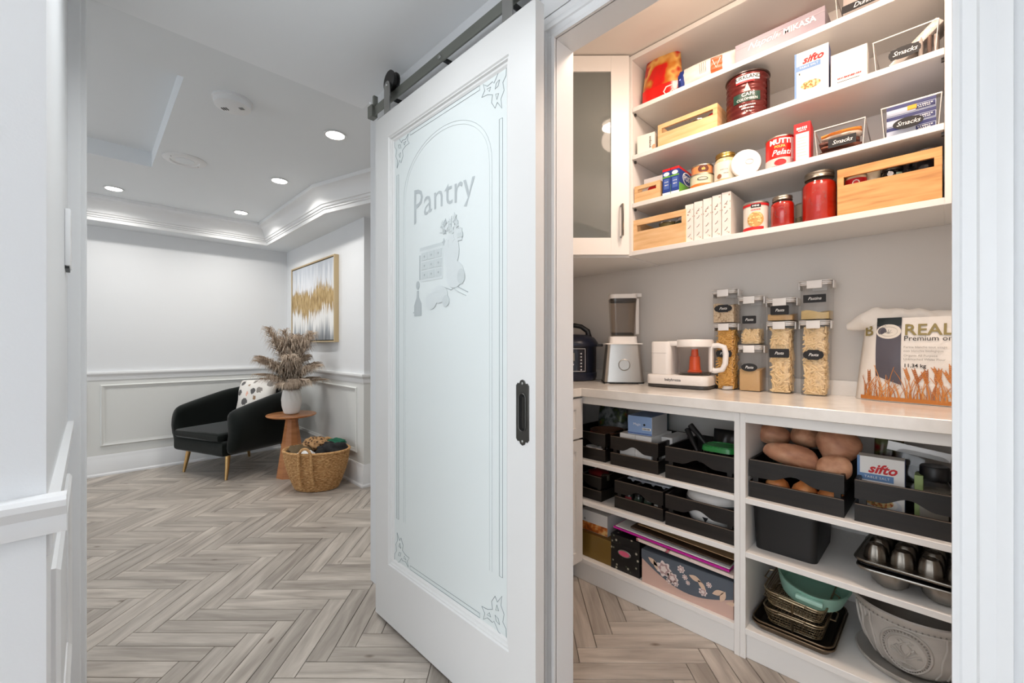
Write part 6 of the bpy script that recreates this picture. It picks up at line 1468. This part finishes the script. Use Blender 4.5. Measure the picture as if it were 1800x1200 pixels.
# ------------------------------------------------------------------ shelf B, left bay
dark_crate('dark crate at the far left of the lower base shelf', 1.74, 1.270, B_, 0.235, 0.32, 0.115)
dark_crate('dark crate of small spice bottles on the lower base shelf', 1.732, 0.958, B_, 0.235, 0.33, 0.125)
dark_crate('dark crate holding a white waffle maker on the lower base shelf', 1.715, 0.688, B_, 0.268, 0.34, 0.128)
b = B(); b.ball((0, 0, 0), (0.045, 0.06, 0.02), 20, 12, lambda p: p * (1 + .1 * math.sin(6 * p.x) * math.sin(7 * p.y))); o = obj('red_pouch', b, pbr('dark_red_film', (120, 22, 26), 0.4), None, 60); o.location = (1.83, 1.225, B_ + 0.105); tag(o, 'dark red pouch on the far left lower crate', 'pouch')
b = B(); b.lathe([(0.018, 0), (0.02, 0.003), (0.02, 0.022), (0.017, 0.026)], 20); o = obj('trinket_pot', b, pbr('steel_cap', (150, 150, 140), 0.35, metal=0.8), None, 40); o.location = (1.80, 1.168, B_ + 0.09); tag(o, 'small grey round pot beside the dark red pouch', 'pot')
b = B(); b.lathe([(0.0, 0.0), (0.05, 0.0), (0.06, 0.08), (0.055, 0.085), (0.0, 0.085)], 24, cap=False); o = obj('black_pot', b, BLACK, None, 40); o.location = (1.83, 1.215, B_ + 0.0065); tag(o, 'black pot inside the far left lower crate', 'pot')
for k in range(4):
    yy = 1.03 - k * 0.048; cl = ((206, 90, 96), (60, 80, 64), (70, 92, 74), (216, 214, 210))[k]
    jr = jar(('pink-labelled', 'dark green', 'grey-green', 'white-labelled')[k] + ' small bottle in the crate of spice bottles', 1.765, yy, B_ + 0.0065, 0.019, 0.07, pbr('spice_glass%d' % k, (58, 66, 60), 0.15), BLACK, 0.014); band('label', 0.019, 0.014, 0.045, -60, 60, pbr('spice_lab%d' % k, cl, 0.5), jr)
et = thing('egg_tray', 'grey moulded tray lying on the crate of spice bottles', 'tray', (1.80, 0.945, B_ + 0.100), FRONT)
b = B(); b.grid(lambda u, v: (-0.10 + 0.20 * u, 0.13 * v, 0.028 + 0.013 * math.cos(u * 8 * PI) * math.cos(v * 5 * PI)), 48, 30); obj('cups', b, pbr('pale_grey_pulp', (176, 182, 190), 0.7), et, 60)
b = B(); b.tube([(-0.10, 0, 0.028), (0.10, 0, 0.028), (0.10, 0.13, 0.028), (-0.10, 0.13, 0.028)], 0.004, 6, True); obj('rim', b, MATS['pale_grey_pulp'], et)
wf = thing('waffle_maker', 'rounded white waffle maker with a grey rim in the lower base crate', 'waffle maker', (1.865, 0.672, B_ + 0.0065), FRONT)
b = B(); b.lathe([(0.06, 0.0), (0.095, 0.008), (0.112, 0.045), (0.114, 0.085), (0.112, 0.09)], 40, sy=1.0); obj('base', b, WPL, wf, 50)
b = B(); b.lathe([(0.114, 0.09), (0.117, 0.094), (0.117, 0.104), (0.114, 0.108)], 40); obj('rim', b, pbr('grey_rim', (120, 124, 130), 0.3, metal=0.4), wf, 50)
b = B(); b.lathe([(0.113, 0.108), (0.108, 0.128), (0.085, 0.14), (0.05, 0.145), (0.0, 0.146)], 40, cap=False); obj('lid', b, WPL, wf, 50)
b = B(); b.raw([(-0.012, -0.1165, 0.055), (0.012, -0.1165, 0.055), (0.0, -0.1165, 0.035)], [(0, 1, 2)]); obj('vent', b, BLACK, wf)
# ------------------------------------------------------------------ deck, left bay
o = carton('gold_box', 'olive gold box at the far left of the bottom shelf', 1.725, 1.185, D_, 0.21, 0.115, 0.24, pbr('olive_gold_card', (126, 98, 40), 0.38, metal=0.2))
ow = carton('gadget_box', 'white box with an orange food picture on top of the olive gold box', 1.75, 1.20, D_ + 0.1155, 0.15, 0.098, 0.20, WB); decal('food_print', rect(-0.075, 0.002, 0.075, 0.042), ramp_noise('waffle_print', [(0.3, (96, 44, 20)), (0.5, (206, 110, 40)), (0.65, (240, 200, 130))], 30, rough=.4, detail=2), ow); decal('small_mark', rect(-0.06, 0.05, -0.05, 0.06), GREYINK, ow)
FLB = ramp_noise('black_floral', [(0.0, (206, 198, 186)), (0.16, (160, 150, 138)), (0.22, (70, 80, 62)), (0.28, (22, 22, 24)), (1, (20, 20, 22))], 38, 'voronoi', 0.35)
fb = carton('photo_box', 'black floral box with a pink metal-framed label', 1.722, 1.016, D_, 0.145, 0.155, 0.26, FLB)
b = B(); b.box(-0.0735, -0.0015, 0.118, 0.0735, 0.2615, 0.158, 0.001); obj('lid', b, FLB, fb)
b = B(); b.prism(ellipse(0.033, 0.016, 28, -0.002, 0.085), -0.004, 0.0, 'y', 0.001); lb2 = obj('label_frame', b, STEEL, fb, 40); b = B(); b.prism(ellipse(0.027, 0.0115, 28, -0.002, 0.085), -0.0048, -0.003, 'y'); obj('label_card', b, pbr('pink_card', (214, 92, 124), 0.5), lb2)
gb = carton('gift_box', 'wide blush pink keepsake box with a slate floral flap', 1.712, 0.741, D_, 0.372, 0.14, 0.30, pbr('blush_card', (206, 172, 158), 0.45))
pts = [(-0.1862, 0.1402), (-0.1862, 0.105)] + [(-0.1862 + 0.3724 * i / 20, 0.105 - 0.06 * math.sin(PI * i / 20) - 0.028 * (i / 20)) for i in range(1, 21)] + [(0.1862, 0.1402)]
b = B(); b.prism(pts, -0.0022, -0.0002, 'y'); fl_ = obj('flap', b, pbr('slate_print', (84, 92, 102), 0.45), gb)
b = B(); b.box(-0.1866, -0.001, 0.1396, 0.1866, 0.3006, 0.1422); obj('lid_top', b, pbr('slate_print', (84, 92, 102), 0.45), gb)
rg = random.Random(4); ROSE = pbr('rose_print', (222, 206, 200), 0.5); ROSE2 = pbr('rose_shadow', (170, 140, 138), 0.5); LEAFG = pbr('leaf_blush', (214, 184, 160), 0.5)
def blossom(cx, cz, r_, mt=ROSE):
    for k in range(3):
        n = 7 - k; rr = r_ * (1 - .28 * k); pts = [(cx + rr * (1 + .16 * math.cos(n * a)) * math.cos(a), cz + rr * (1 + .16 * math.cos(n * a)) * math.sin(a)) for a in [2 * PI * i / 36 for i in range(36)]]
        b = B(); b.prism(pts, -0.0026 - .0004 * k, -0.0020, 'y'); obj('flower_print', b, (mt, ROSE2, mt)[k], fl_)
for cx, cz, r_ in ((-0.085, 0.092, 0.030), (-0.048, 0.068, 0.022), (0.075, 0.062, 0.015), (-0.012, 0.118, 0.014), (0.004, 0.092, 0.010), (0.016, 0.074, 0.008), (-0.035, 0.052, 0.012), (0.098, 0.098, 0.010), (-0.062, 0.052, 0.012)): blossom(cx, cz, r_)
for cx, cz, a, L in ((-0.155, 0.118, -.5, .05), (-0.13, 0.112, -1.1, .04), (0.02, 0.108, -.2, .05), (0.055, 0.102, -.8, .045), (0.11, 0.07, .5, .05), (0.14, 0.05, 1.2, .05), (0.16, 0.055, .2, .04)):
    pts = [(cx + L * t * math.cos(a) - s * L * .2 * math.sin(PI * t) * math.sin(a), cz + L * t * math.sin(a) + s * L * .2 * math.sin(PI * t) * math.cos(a)) for s, ts_ in ((1, [i / 8 for i in range(9)]), (-1, [1 - i / 8 for i in range(1, 8)])) for t in ts_]
    b = B(); b.prism([(p[0], min(.139, max(.03, p[1]))) for p in pts], -0.0028, -0.0022, 'y'); obj('leaf_print', b, LEAFG, fl_)
def folder(name, label, cat, mat, x, yc, z, w, d, th, tilt):
    b = B(); b.box(-w / 2, 0, 0, w / 2, d, th, 0.0008); o = obj(name, b, mat, None); o.location = (x, yc, z); o.rotation_euler = (0, R(tilt), FRONT); return tag(o, label, cat, 'folders lying on the keepsake boxes')
FPAP = ramp_noise('floral_paper', [(0.0, (196, 54, 80)), (0.16, (206, 96, 120)), (0.24, (110, 120, 96)), (0.30, (226, 206, 196)), (1, (232, 214, 204))], 30, 'voronoi', 0.5)
folder('floral_folder', 'floral paper folder lying on the blush keepsake box', 'folder', FPAP, 1.712, 0.755, D_ + 0.161, 0.40, 0.26, 0.013, 2)
folder('magenta_folder', 'bright magenta folder above the floral folder', 'folder', pbr('magenta_card', (196, 26, 150), 0.4), 1.712, 0.82, D_ + 0.182, 0.50, 0.25, 0.008, 2)
folder('white_folder', 'white folder just above the magenta one', 'folder', WB, 1.716, 0.815, D_ + 0.1915, 0.49, 0.25, 0.004, 2)
folder('brown_folder', 'dark brown folder near the top of the stack of folders', 'folder', pbr('dark_brown_card', (70, 52, 38), 0.5), 1.725, 0.78, D_ + 0.202, 0.42, 0.24, 0.006, 2.5)
folder('tan_folder', 'tan card folder uppermost under the shelf', 'folder', pbr('tan_card', (150, 124, 92), 0.5), 1.735, 0.76, D_ + 0.222, 0.40, 0.23, 0.004, 2.5)

# ------------------------------------------------------------------ shelf C, right bay
c7 = dark_crate('dark crate of potatoes and onions right of the middle post', 1.722, 0.366, A_, 0.278, 0.36, 0.137)
c8 = dark_crate('dark crate with table salt and pouches at the right of the potatoes', 1.722, 0.076, A_, 0.25, 0.34, 0.130)
SKIN = ramp_noise('potato_skin', [(0.3, (172, 118, 86)), (0.5, (204, 150, 116)), (0.7, (218, 172, 138))], 26, rough=0.5, bump=.3, detail=7)
SWEET = ramp_noise('sweet_potato_skin', [(0.25, (158, 104, 78)), (0.5, (196, 140, 108)), (0.75, (212, 164, 132))], 18, rough=0.5, bump=.35, stretch=(1, 1, 2), detail=7)
def tuber(label, c, r, rot, seed, mat):
    rg = random.Random(seed); ph = [rg.uniform(0, 6.28) for _ in range(5)]
    def fn(p): return p * (1 + .10 * math.sin(3 * p.x + ph[0]) + .09 * math.sin(3.5 * p.y + 2 * p.z + ph[1]) + .035 * math.sin(9 * p.x + 5 * p.y + ph[2]) - .1 * abs(p.y) ** 3)
    b = B(); b.ball((0, 0, 0), r, 28, 18, fn); o = obj('potato', b, mat, None, 70); o.location = c; o.rotation_euler = rot; return tag(o, label, 'potato', 'potatoes in the dark crate')
tuber('small reddish potato at the back left of the dark crate', (1.90, 0.468, 0.79), (0.038, 0.052, 0.04), (0, .1, .3), 1, SWEET)
tuber('round potato at the back middle of the crate of potatoes', (1.90, 0.363, 0.80), (0.045, 0.052, 0.044), (0, 0, .2), 2, SKIN)
tuber('largest potato, at the back right of the heap', (1.855, 0.262, 0.79), (0.055, 0.062, 0.058), (.3, 0, .2), 3, SWEET)
tuber('long sweet potato lying across the front of the crate', (1.79, 0.385, 0.745), (0.040, 0.093, 0.036), (R(12), 0, R(6)), 4, SWEET)
tuber('pointed potato at the front right of the crate', (1.785, 0.262, 0.728), (0.042, 0.055, 0.043), (R(-35), 0, R(5)), 5, SKIN)
ONI = ramp_noise('onion_skin', [(0.2, (150, 74, 32)), (0.5, (206, 128, 72)), (0.8, (226, 166, 112))], 10, stretch=(3, 3, .5), rough=0.3)
for k, yy in enumerate((0.428, 0.345, 0.268)):
    on = thing('onion', ('left', 'middle', 'right')[k] + ' brown onion seen through the gap of the potato crate', 'onion', (1.778, yy, A_ + 0.007), 0, 'onions in the potato crate'); on.rotation_euler = (0.1 * k, 0.5 - .3 * k, k)
    on.location.z += 0.036
    b = B(); b.lathe([(0.004, -0.032), (0.022, -0.028), (0.036, -0.010), (0.039, 0.004), (0.030, 0.022), (0.012, 0.034), (0.005, 0.044)], 28, fn=lambda r_, a, z: r_ * (1 + .02 * math.sin(5 * a + 2))); obj('bulb', b, ONI, on, 70)
    b = B(); b.lathe([(0.005, 0.042), (0.003, 0.055), (0.006, 0.06)], 8); obj('stalk', b, pbr('onion_stalk', (176, 130, 84), 0.7), on)
f_ = pouch_fn(0.15, 0.10, 0.10, 55); o = obj('netting', pouch(f_), ramp_noise('green_net', [(0.45, (20, 24, 20)), (0.5, (40, 110, 60)), (0.55, (22, 30, 24))], 40, rough=.5), None, 60); o.location = (1.86, 0.40, 0.655); o.rotation_euler.z = FRONT; tag(o, 'dark green net bag under the heap of potatoes', 'net bag')
sifto('white table salt box standing in the dark crate of the base cabinet', 1.795, 0.145, A_ + 0.0065, 0.115, 0.188, 0.05)
sj = thing('spice_jar', 'clear square spice jar with a black lid in the right dark crate', 'spice jar', (1.795, 0.022, A_ + 0.0065), FRONT)
b = B(); frustum(b, 0.078, 0.078, 0.078, 0.078, 0.0, 0.12, 0.014, 0.014); frustum(b, 0.078, 0.078, 0.056, 0.056, 0.12, 0.14, 0.014, 0.02); 
for v in b.bm.verts: v.co.y += 0.04
obj('body', b, GLASSC, sj, 40); b = B(); frustum(b, 0.07, 0.07, 0.07, 0.07, 0.004, 0.108, 0.012, 0.012)
for v in b.bm.verts: v.co.y += 0.04
obj('contents', b, pbr('ground_pepper', (132, 124, 112), 0.9, bump=(300, .4)), sj)
b = B(); b.lathe([(0.033, 0.14), (0.034, 0.145), (0.034, 0.176), (0.031, 0.18)], 32, 0, 0.04); obj('lid', b, BLACK, sj, 40)
decal('label', rect(-0.032, 0.02, 0.03, 0.065), pbr('grey_label', (158, 150, 138), 0.6), sj)
o = obj('silver_pouch', pouch(pouch_fn(0.15, 0.20, 0.05, 57, .95)), clear('clear_film', (222, 222, 222), 0.12, 1.6), None, 60); o.location = (1.89, 0.075, A_ + 0.022); o.rotation_euler = (0, R(8), FRONT); tag(o, 'clear zip pouch leaning behind the salt box in the right crate', 'pouch')
o = obj('zip_strip', B().box(-0.075, -0.004, 0, 0.075, 0.004, 0.03, .001), pbr('silver_film2', (196, 194, 192), 0.25, metal=.3), None); o.location = (1.886, 0.062, 0.785); o.rotation_euler = (0, R(8), FRONT); tag(o, 'silvery zip pouch top above the salt box', 'pouch')
o = obj('red_pouch', pouch(pouch_fn(0.09, 0.235, 0.05, 58)), ramp_noise('red_green_pouch', [(0.4, (110, 24, 26)), (0.5, (96, 100, 60)), (0.6, (60, 20, 22))], 14, rough=.3), None, 60); o.location = (1.965, 0.135, A_ + 0.0065); o.rotation_euler.z = FRONT; tag(o, 'dark red pouch at the back of the right dark crate', 'pouch')
b = B(); b.box(0, 0, 0, 0.02, 0.05, 0.15, .001); o = obj('green_packet', b, pbr('pale_green_card', (150, 170, 110), 0.5), None); o.location = (1.80, 0.066, A_ + 0.0065); o.rotation_euler.z = FRONT; tag(o, 'thin green and white packet between the salt box and spice jar', 'packet')
# ------------------------------------------------------------------ shelf D, right bay
bb = thing('storage_bin', 'black rounded storage bin on the middle shelf under the potatoes', 'bin', (1.752, 0.402, B_), FRONT)
b = B(); n = 6
w0, d0, w1, d1, h1 = 0.19, 0.27, 0.205, 0.285, 0.152
lo = rrect(w0, d0, 0.022, 4, 0, d1 / 2); hi = rrect(w1, d1, 0.026, 4, 0, d1 / 2); hi2 = rrect(w1 - .008, d1 - .008, 0.022, 4, 0, d1 / 2); lo2 = rrect(w0 - .008, d0 - .008, 0.018, 4, 0, d1 / 2)
R4 = [[b.bm.verts.new((p[0], p[1], z)) for p in L] for L, z in ((lo, 0.0), (hi, h1), (hi2, h1), (lo2, 0.006))]
for k in range(3):
    for i in range(len(lo)): b.bm.faces.new([R4[k][i], R4[k][(i + 1) % len(lo)], R4[k + 1][(i + 1) % len(lo)], R4[k + 1][i]])
b.bm.faces.new(list(reversed(R4[0]))); b.bm.faces.new(R4[3]); bmesh.ops.recalc_face_normals(b.bm, faces=b.bm.faces[:]); obj('body', b, pbr('soft_black', (18, 18, 19), 0.45), bb, 40)
b = B(); b.tube([(p[0], p[1], h1) for p in hi], 0.003, 6, True); obj('rim', b, pbr('soft_black', (18, 18, 19), 0.45), bb, 60)
# nested fluted cake moulds
SILVER = pbr('cast_silver', (158, 154, 148), 0.3, metal=1.0); DARKM = pbr('dark_cast', (128, 122, 114), 0.28, metal=1.0)
def mould_pan(label, z, up, mat, x, yc, cell, rows, colms, rr, hh, rot=0):
    t = thing('cake_mould', label, 'baking pan', (x, yc, z), FRONT + rot, 'stacked fluted cake moulds'); w = colms * cell; d = rows * cell
    b = B(); b.prism(rrect(w + .03, d + .03, 0.03, 5, 0, d / 2), 0.0, 0.004, 'z', 0.001); pl_ = obj('plate', b, mat, t, 30)
    b = B(); b.tube([(p[0], p[1], 0.002) for p in rrect(w + .034, d + .034, 0.032, 5, 0, d / 2)], 0.004, 6, True); obj('rolled_edge', b, mat, t, 60)
    for i in range(colms):
        for j in range(rows):
            cx, cy = -w / 2 + cell * (i + .5), cell * (j + .5); sg = 1 if up else -1
            b = B(); b.lathe([(rr, 0.003 if up else 0.001), (rr * .98, sg * hh * .3), (rr * .86, sg * hh * .72), (rr * .62, sg * hh * .95), (rr * .3, sg * hh), (rr * .12, sg * hh * .9)], 36, cx, cy, fn=lambda r_, a, z: r_ * (1 + 0.09 * abs(math.sin(4 * a)) - .04)); bmesh.ops.recalc_face_normals(b.bm, faces=b.bm.faces[:]); obj('fluted_cup', b, mat, t, 40)
    return t
mould_pan('silver fluted mini cake pan at the bottom of the stack', B_ + 0.060, False, SILVER, 1.715, 0.062, 0.115, 2, 2, 0.050, 0.058)
mould_pan('upturned dark fluted mini cake pan on top of the stack', B_ + 0.078, True, DARKM, 1.722, 0.062, 0.062, 4, 4, 0.0285, 0.05, R(-4))
b = B(); b.prism(rrect(0.27, 0.27, 0.03, 5, 0, 0.135), 0.0, 0.007, 'z', .002); o = obj('baking_pan', b, pbr('black_steel', (36, 36, 38), 0.3, metal=.7), None, 30); o.location = (1.712, 0.062, B_ + 0.068); o.rotation_euler.z = FRONT; tag(o, 'thin black pan between the two fluted cake pans', 'baking pan')
# ------------------------------------------------------------------ deck, right bay
TRAYM = pbr('bronze_nonstick', (118, 100, 80), 0.32, metal=0.8); TRAYI = pbr('dark_nonstick', (46, 40, 34), 0.35, metal=0.5)
def tray(label, z, w, d, h, x, yc, rot=0):
    t = thing('baking_tray', label, 'baking tray', (x, yc, z), FRONT + rot, 'stacked bronze baking trays')
    lo = rrect(w - .03, d - .03, 0.022, 5, 0, d / 2); hi = rrect(w, d, 0.034, 5, 0, d / 2); hi2 = rrect(w - .006, d - .006, 0.031, 5, 0, d / 2); lo2 = rrect(w - .034, d - .034, 0.02, 5, 0, d / 2)
    b = B(); Rr = [[b.bm.verts.new((p[0], p[1], zz)) for p in L] for L, zz in ((lo, 0.0), (hi, h), (hi2, h), (lo2, 0.002))]
    for k in range(3):
        b.mi = 1 if k == 2 else 0
        for i in range(len(lo)): f_ = b.bm.faces.new([Rr[k][i], Rr[k][(i + 1) % len(lo)], Rr[k + 1][(i + 1) % len(lo)], Rr[k + 1][i]]); f_.material_index = b.mi
    f_ = b.bm.faces.new(list(reversed(Rr[0]))); f_ = b.bm.faces.new(Rr[3]); f_.material_index = 1
    bmesh.ops.recalc_face_normals(b.bm, faces=b.bm.faces[:]); obj('pan', b, [TRAYM, TRAYI], t, 40)
    b = B(); b.tube([(p[0], p[1], h) for p in hi], 0.003, 6, True); obj('rim', b, TRAYM, t, 60); return t
tray('wide bronze baking tray at the bottom of the stack', D_, 0.245, 0.33, 0.022, 1.72, 0.378)
tray('second bronze baking tray resting in the bottom one', D_ + 0.0065, 0.240, 0.325, 0.026, 1.722, 0.378)
WIRE = pbr('bronze_wire', (166, 148, 120), 0.3, metal=0.9)
def rack(label, z, w, d, h, x, yc, tilt=0):
    t = thing('wire_basket', label, 'wire basket', (x, yc, z), FRONT, 'wire baking baskets'); t.rotation_euler = (R(tilt), R(4 if tilt else 0), FRONT)
    for zz, k, r_ in ((h, 1.0, .0032), (h * .8, .96, .0018), (0.004, .88, .0024)):
        b = B(); b.tube([(p[0], p[1], zz) for p in rrect(w * k, d * k, 0.03, 5, 0, d / 2)], r_, 6, True); obj('rim_wire' if zz == h else 'hoop_wire', b, WIRE, t, 60)
    b = B(); pu = rrect(w, d, 0.03, 5, 0, d / 2); pd_ = rrect(w * .88, d * .88, 0.03, 5, 0, d / 2)
    def lerp(pts, u):
        n = len(pts); L = [0]
        for i in range(n): L.append(L[-1] + math.hypot(pts[(i + 1) % n][0] - pts[i][0], pts[(i + 1) % n][1] - pts[i][1]))
        s = u * L[-1]
        for i in range(n):
            if L[i + 1] >= s:
                k = (s - L[i]) / (L[i + 1] - L[i] + 1e-9); return (pts[i][0] + (pts[(i + 1) % n][0] - pts[i][0]) * k, pts[i][1] + (pts[(i + 1) % n][1] - pts[i][1]) * k)
        return pts[0]
    N = 92
    for i in range(N):
        a, c = lerp(pu, i / N), lerp(pd_, i / N); b.tube([(a[0], a[1], h * .8), (c[0], c[1], 0.004)], 0.0009, 4)
    for zz, k in ((h * .6, .945), (h * .4, .92), (h * .2, .90)): b.tube([(p[0], p[1], zz) for p in rrect(w * k, d * k, .03, 4, 0, d / 2)], .0009, 4, True)
    for i in range(15): b.tube([(-w * .44 + w * .88 * i / 14, 0.03, .004), (-w * .44 + w * .88 * i / 14, d - .03, .004)], .0009, 4)
    for i in range(15): b.tube([(-w * .43, .03 + (d - .06) * i / 14, .005), (w * .43, .03 + (d - .06) * i / 14, .005)], .0009, 4)
    obj('mesh', b, WIRE, t, kind='stuff')
    for s in (-1, 1):
        b = B(); b.tube([(s * w * .5, d * .35, h * .95), (s * (w * .5 + .018), d * .38, h * .9), (s * (w * .5 + .018), d * .62, h * .9), (s * w * .5, d * .65, h * .95)], .0022, 6); obj('handle', b, WIRE, t)
    b = B(); b.tube([(0, -0.001, h), (0, d * .05, 0.0)], .003, 6); obj('strut', b, WIRE, t)
    b = B(); b.tube([(-w * .22, -.003, h), (-w * .2, -.012, h), (w * .2, -.012, h), (w * .22, -.003, h)], .003, 6); obj('front_handle', b, WIRE, t); return t
rack('lower bronze wire basket standing in the baking trays', D_ + 0.016, 0.185, 0.25, 0.058, 1.752, 0.378)
rack('upper bronze wire basket under the mint green dish', D_ + 0.080, 0.185, 0.25, 0.056, 1.748, 0.378, 3)
MINT = pbr('mint_enamel', (146, 190, 172), 0.25)
md_ = thing('baking_dish', 'oval mint green baking dish with side grips tilted on the wire baskets', 'baking dish', (1.885, 0.345, D_ + 0.122), FRONT); md_.rotation_euler = (R(6), R(7), FRONT + R(6))
b = B(); b.lathe([(0.07, 0.0), (0.088, 0.006), (0.102, 0.06), (0.104, 0.066), (0.099, 0.066), (0.094, 0.06), (0.082, 0.010), (0.0, 0.008)], 48, sx=1.08, sy=1.25, cap=False); b.lathe([(0.0, 0.0), (0.07, 0.0)], 48, sx=1.08, sy=1.25, cap=False); obj('dish', b, MINT, md_, 50)
for s in (-1, 1):
    b = B(); b.box(-0.04, s * 0.128 - 0.009, 0.038, 0.04, s * 0.128 + 0.009, 0.054, .005, 2); obj('grip', b, pbr('mint_pale', (170, 210, 194), 0.25), md_, 40)
# planter
GLAZE = ramp_noise('grey_glaze', [(0.3, (164, 158, 151)), (0.5, (190, 184, 177)), (0.7, (204, 198, 190))], 7, rough=0.3, bump=.05)
GLAZED = pbr('grey_glaze_dark', (140, 133, 126), 0.4)
px_, py_ = 1.885, 0.070
po = thing('planter', 'round grey glazed planter embossed with a flower medallion', 'planter', (px_, py_, D_), FRONT + R(4))
prof = [(0.088, 0.018), (0.098, 0.022), (0.112, 0.04), (0.132, 0.08), (0.146, 0.13), (0.150, 0.165), (0.152, 0.195), (0.158, 0.215), (0.172, 0.232), (0.176, 0.242), (0.170, 0.246), (0.155, 0.235), (0.140, 0.20), (0.130, 0.12), (0.085, 0.03)]
prof = [(r_ * .94, z * .86) for r_, z in prof]
b = B(); b.lathe(prof, 56); obj('pot', b, GLAZE, po, 60)
b = B(); b.lathe([(0.10, 0.0), (0.135, 0.004), (0.148, 0.022), (0.143, 0.024), (0.128, 0.010), (0.0, 0.008)], 56, cap=False); b.lathe([(0.0, 0.0), (0.10, 0.0)], 56, cap=False); obj('saucer', b, GLAZE, po, 60)
def Rat(z):
    for i in range(9):
        if prof[i][1] <= z <= prof[i + 1][1]:
            k = (z - prof[i][1]) / (prof[i + 1][1] - prof[i][1]); return prof[i][0] + k * (prof[i + 1][0] - prof[i][0])
    return prof[9][0]
def onpot(u, z, off=0.001, a0=0.0):
    z = z * .86; r_ = Rat(z); a = a0 + u / 0.135; return ((r_ + off) * math.sin(a), -(r_ + off) * math.cos(a), z)
def relief(nm, pts, r_, a0=0.0, closed=False, mat=GLAZE):
    b = B(); b.tube([onpot(u, z, 0.0005, a0) for u, z in pts], r_, 6, closed); return obj(nm, b, mat, po, 60)
for a0 in (R(-10), R(80), R(-100)):
    relief('medallion_ring', [(0.060 * math.cos(t), 0.115 + 0.082 * math.sin(t)) for t in [2 * PI * i / 40 for i in range(40)]], .004, a0, True)
    relief('medallion_ring', [(0.047 * math.cos(t), 0.112 + 0.068 * math.sin(t)) for t in [2 * PI * i / 40 for i in range(40)]], .003, a0, True)
    b = B()
    for i in range(44):
        t = 2 * PI * i / 44; b.ball(onpot(0.0535 * math.cos(t), 0.1135 + 0.075 * math.sin(t), .0006, a0), (.0028, .0028, .0028), 6, 4)
    obj('beading', b, GLAZED, po, 60)
    relief('flower', [(0, 0.068), (0.0, 0.10), (-.010, .12), (-.012, .138), (0, .155), (.012, .138), (.010, .12), (0, .10)], .0034, a0)
    for s in (-1, 1):
        relief('scroll', [(0, 0.09), (s * .012, .098), (s * .024, .112), (s * .034, .118), (s * .036, .108), (s * .028, .104)], .0032, a0); relief('scroll', [(s * .002, .15), (s * .010, .162), (s * .018, .158), (s * .014, .15)], .0028, a0)
        relief('scroll', [(0, 0.075), (s * .014, .072), (s * .024, .062), (s * .016, .056), (s * .010, .062)], .003, a0); relief('scroll', [(s * .01, .105), (s * .026, .13), (s * .020, .137), (s * .014, .128)], .003, a0)
for a0 in (R(-55), R(35)):
    for s in (-1, 1): relief('edge_scroll', [(s * .020, .21), (s * .016, .17), (s * .024, .12), (s * .016, .07), (s * .02, .035)], .0035, a0)
    relief('leaf_relief', [(0, .205), (0, .17), (-.008, .185), (0, .17), (.008, .185)], .003, a0)
relief('rim_band', [(0.135 * 2 * PI * i / 64, 0.206) for i in range(64)], .003, 0, True)
b = B()
for i in range(70): b.ball(onpot(0.135 * 2 * PI * i / 70, 0.212, .001), (.0026, .0026, .0026), 6, 4)
obj('rim_beading', b, GLAZED, po, 60)
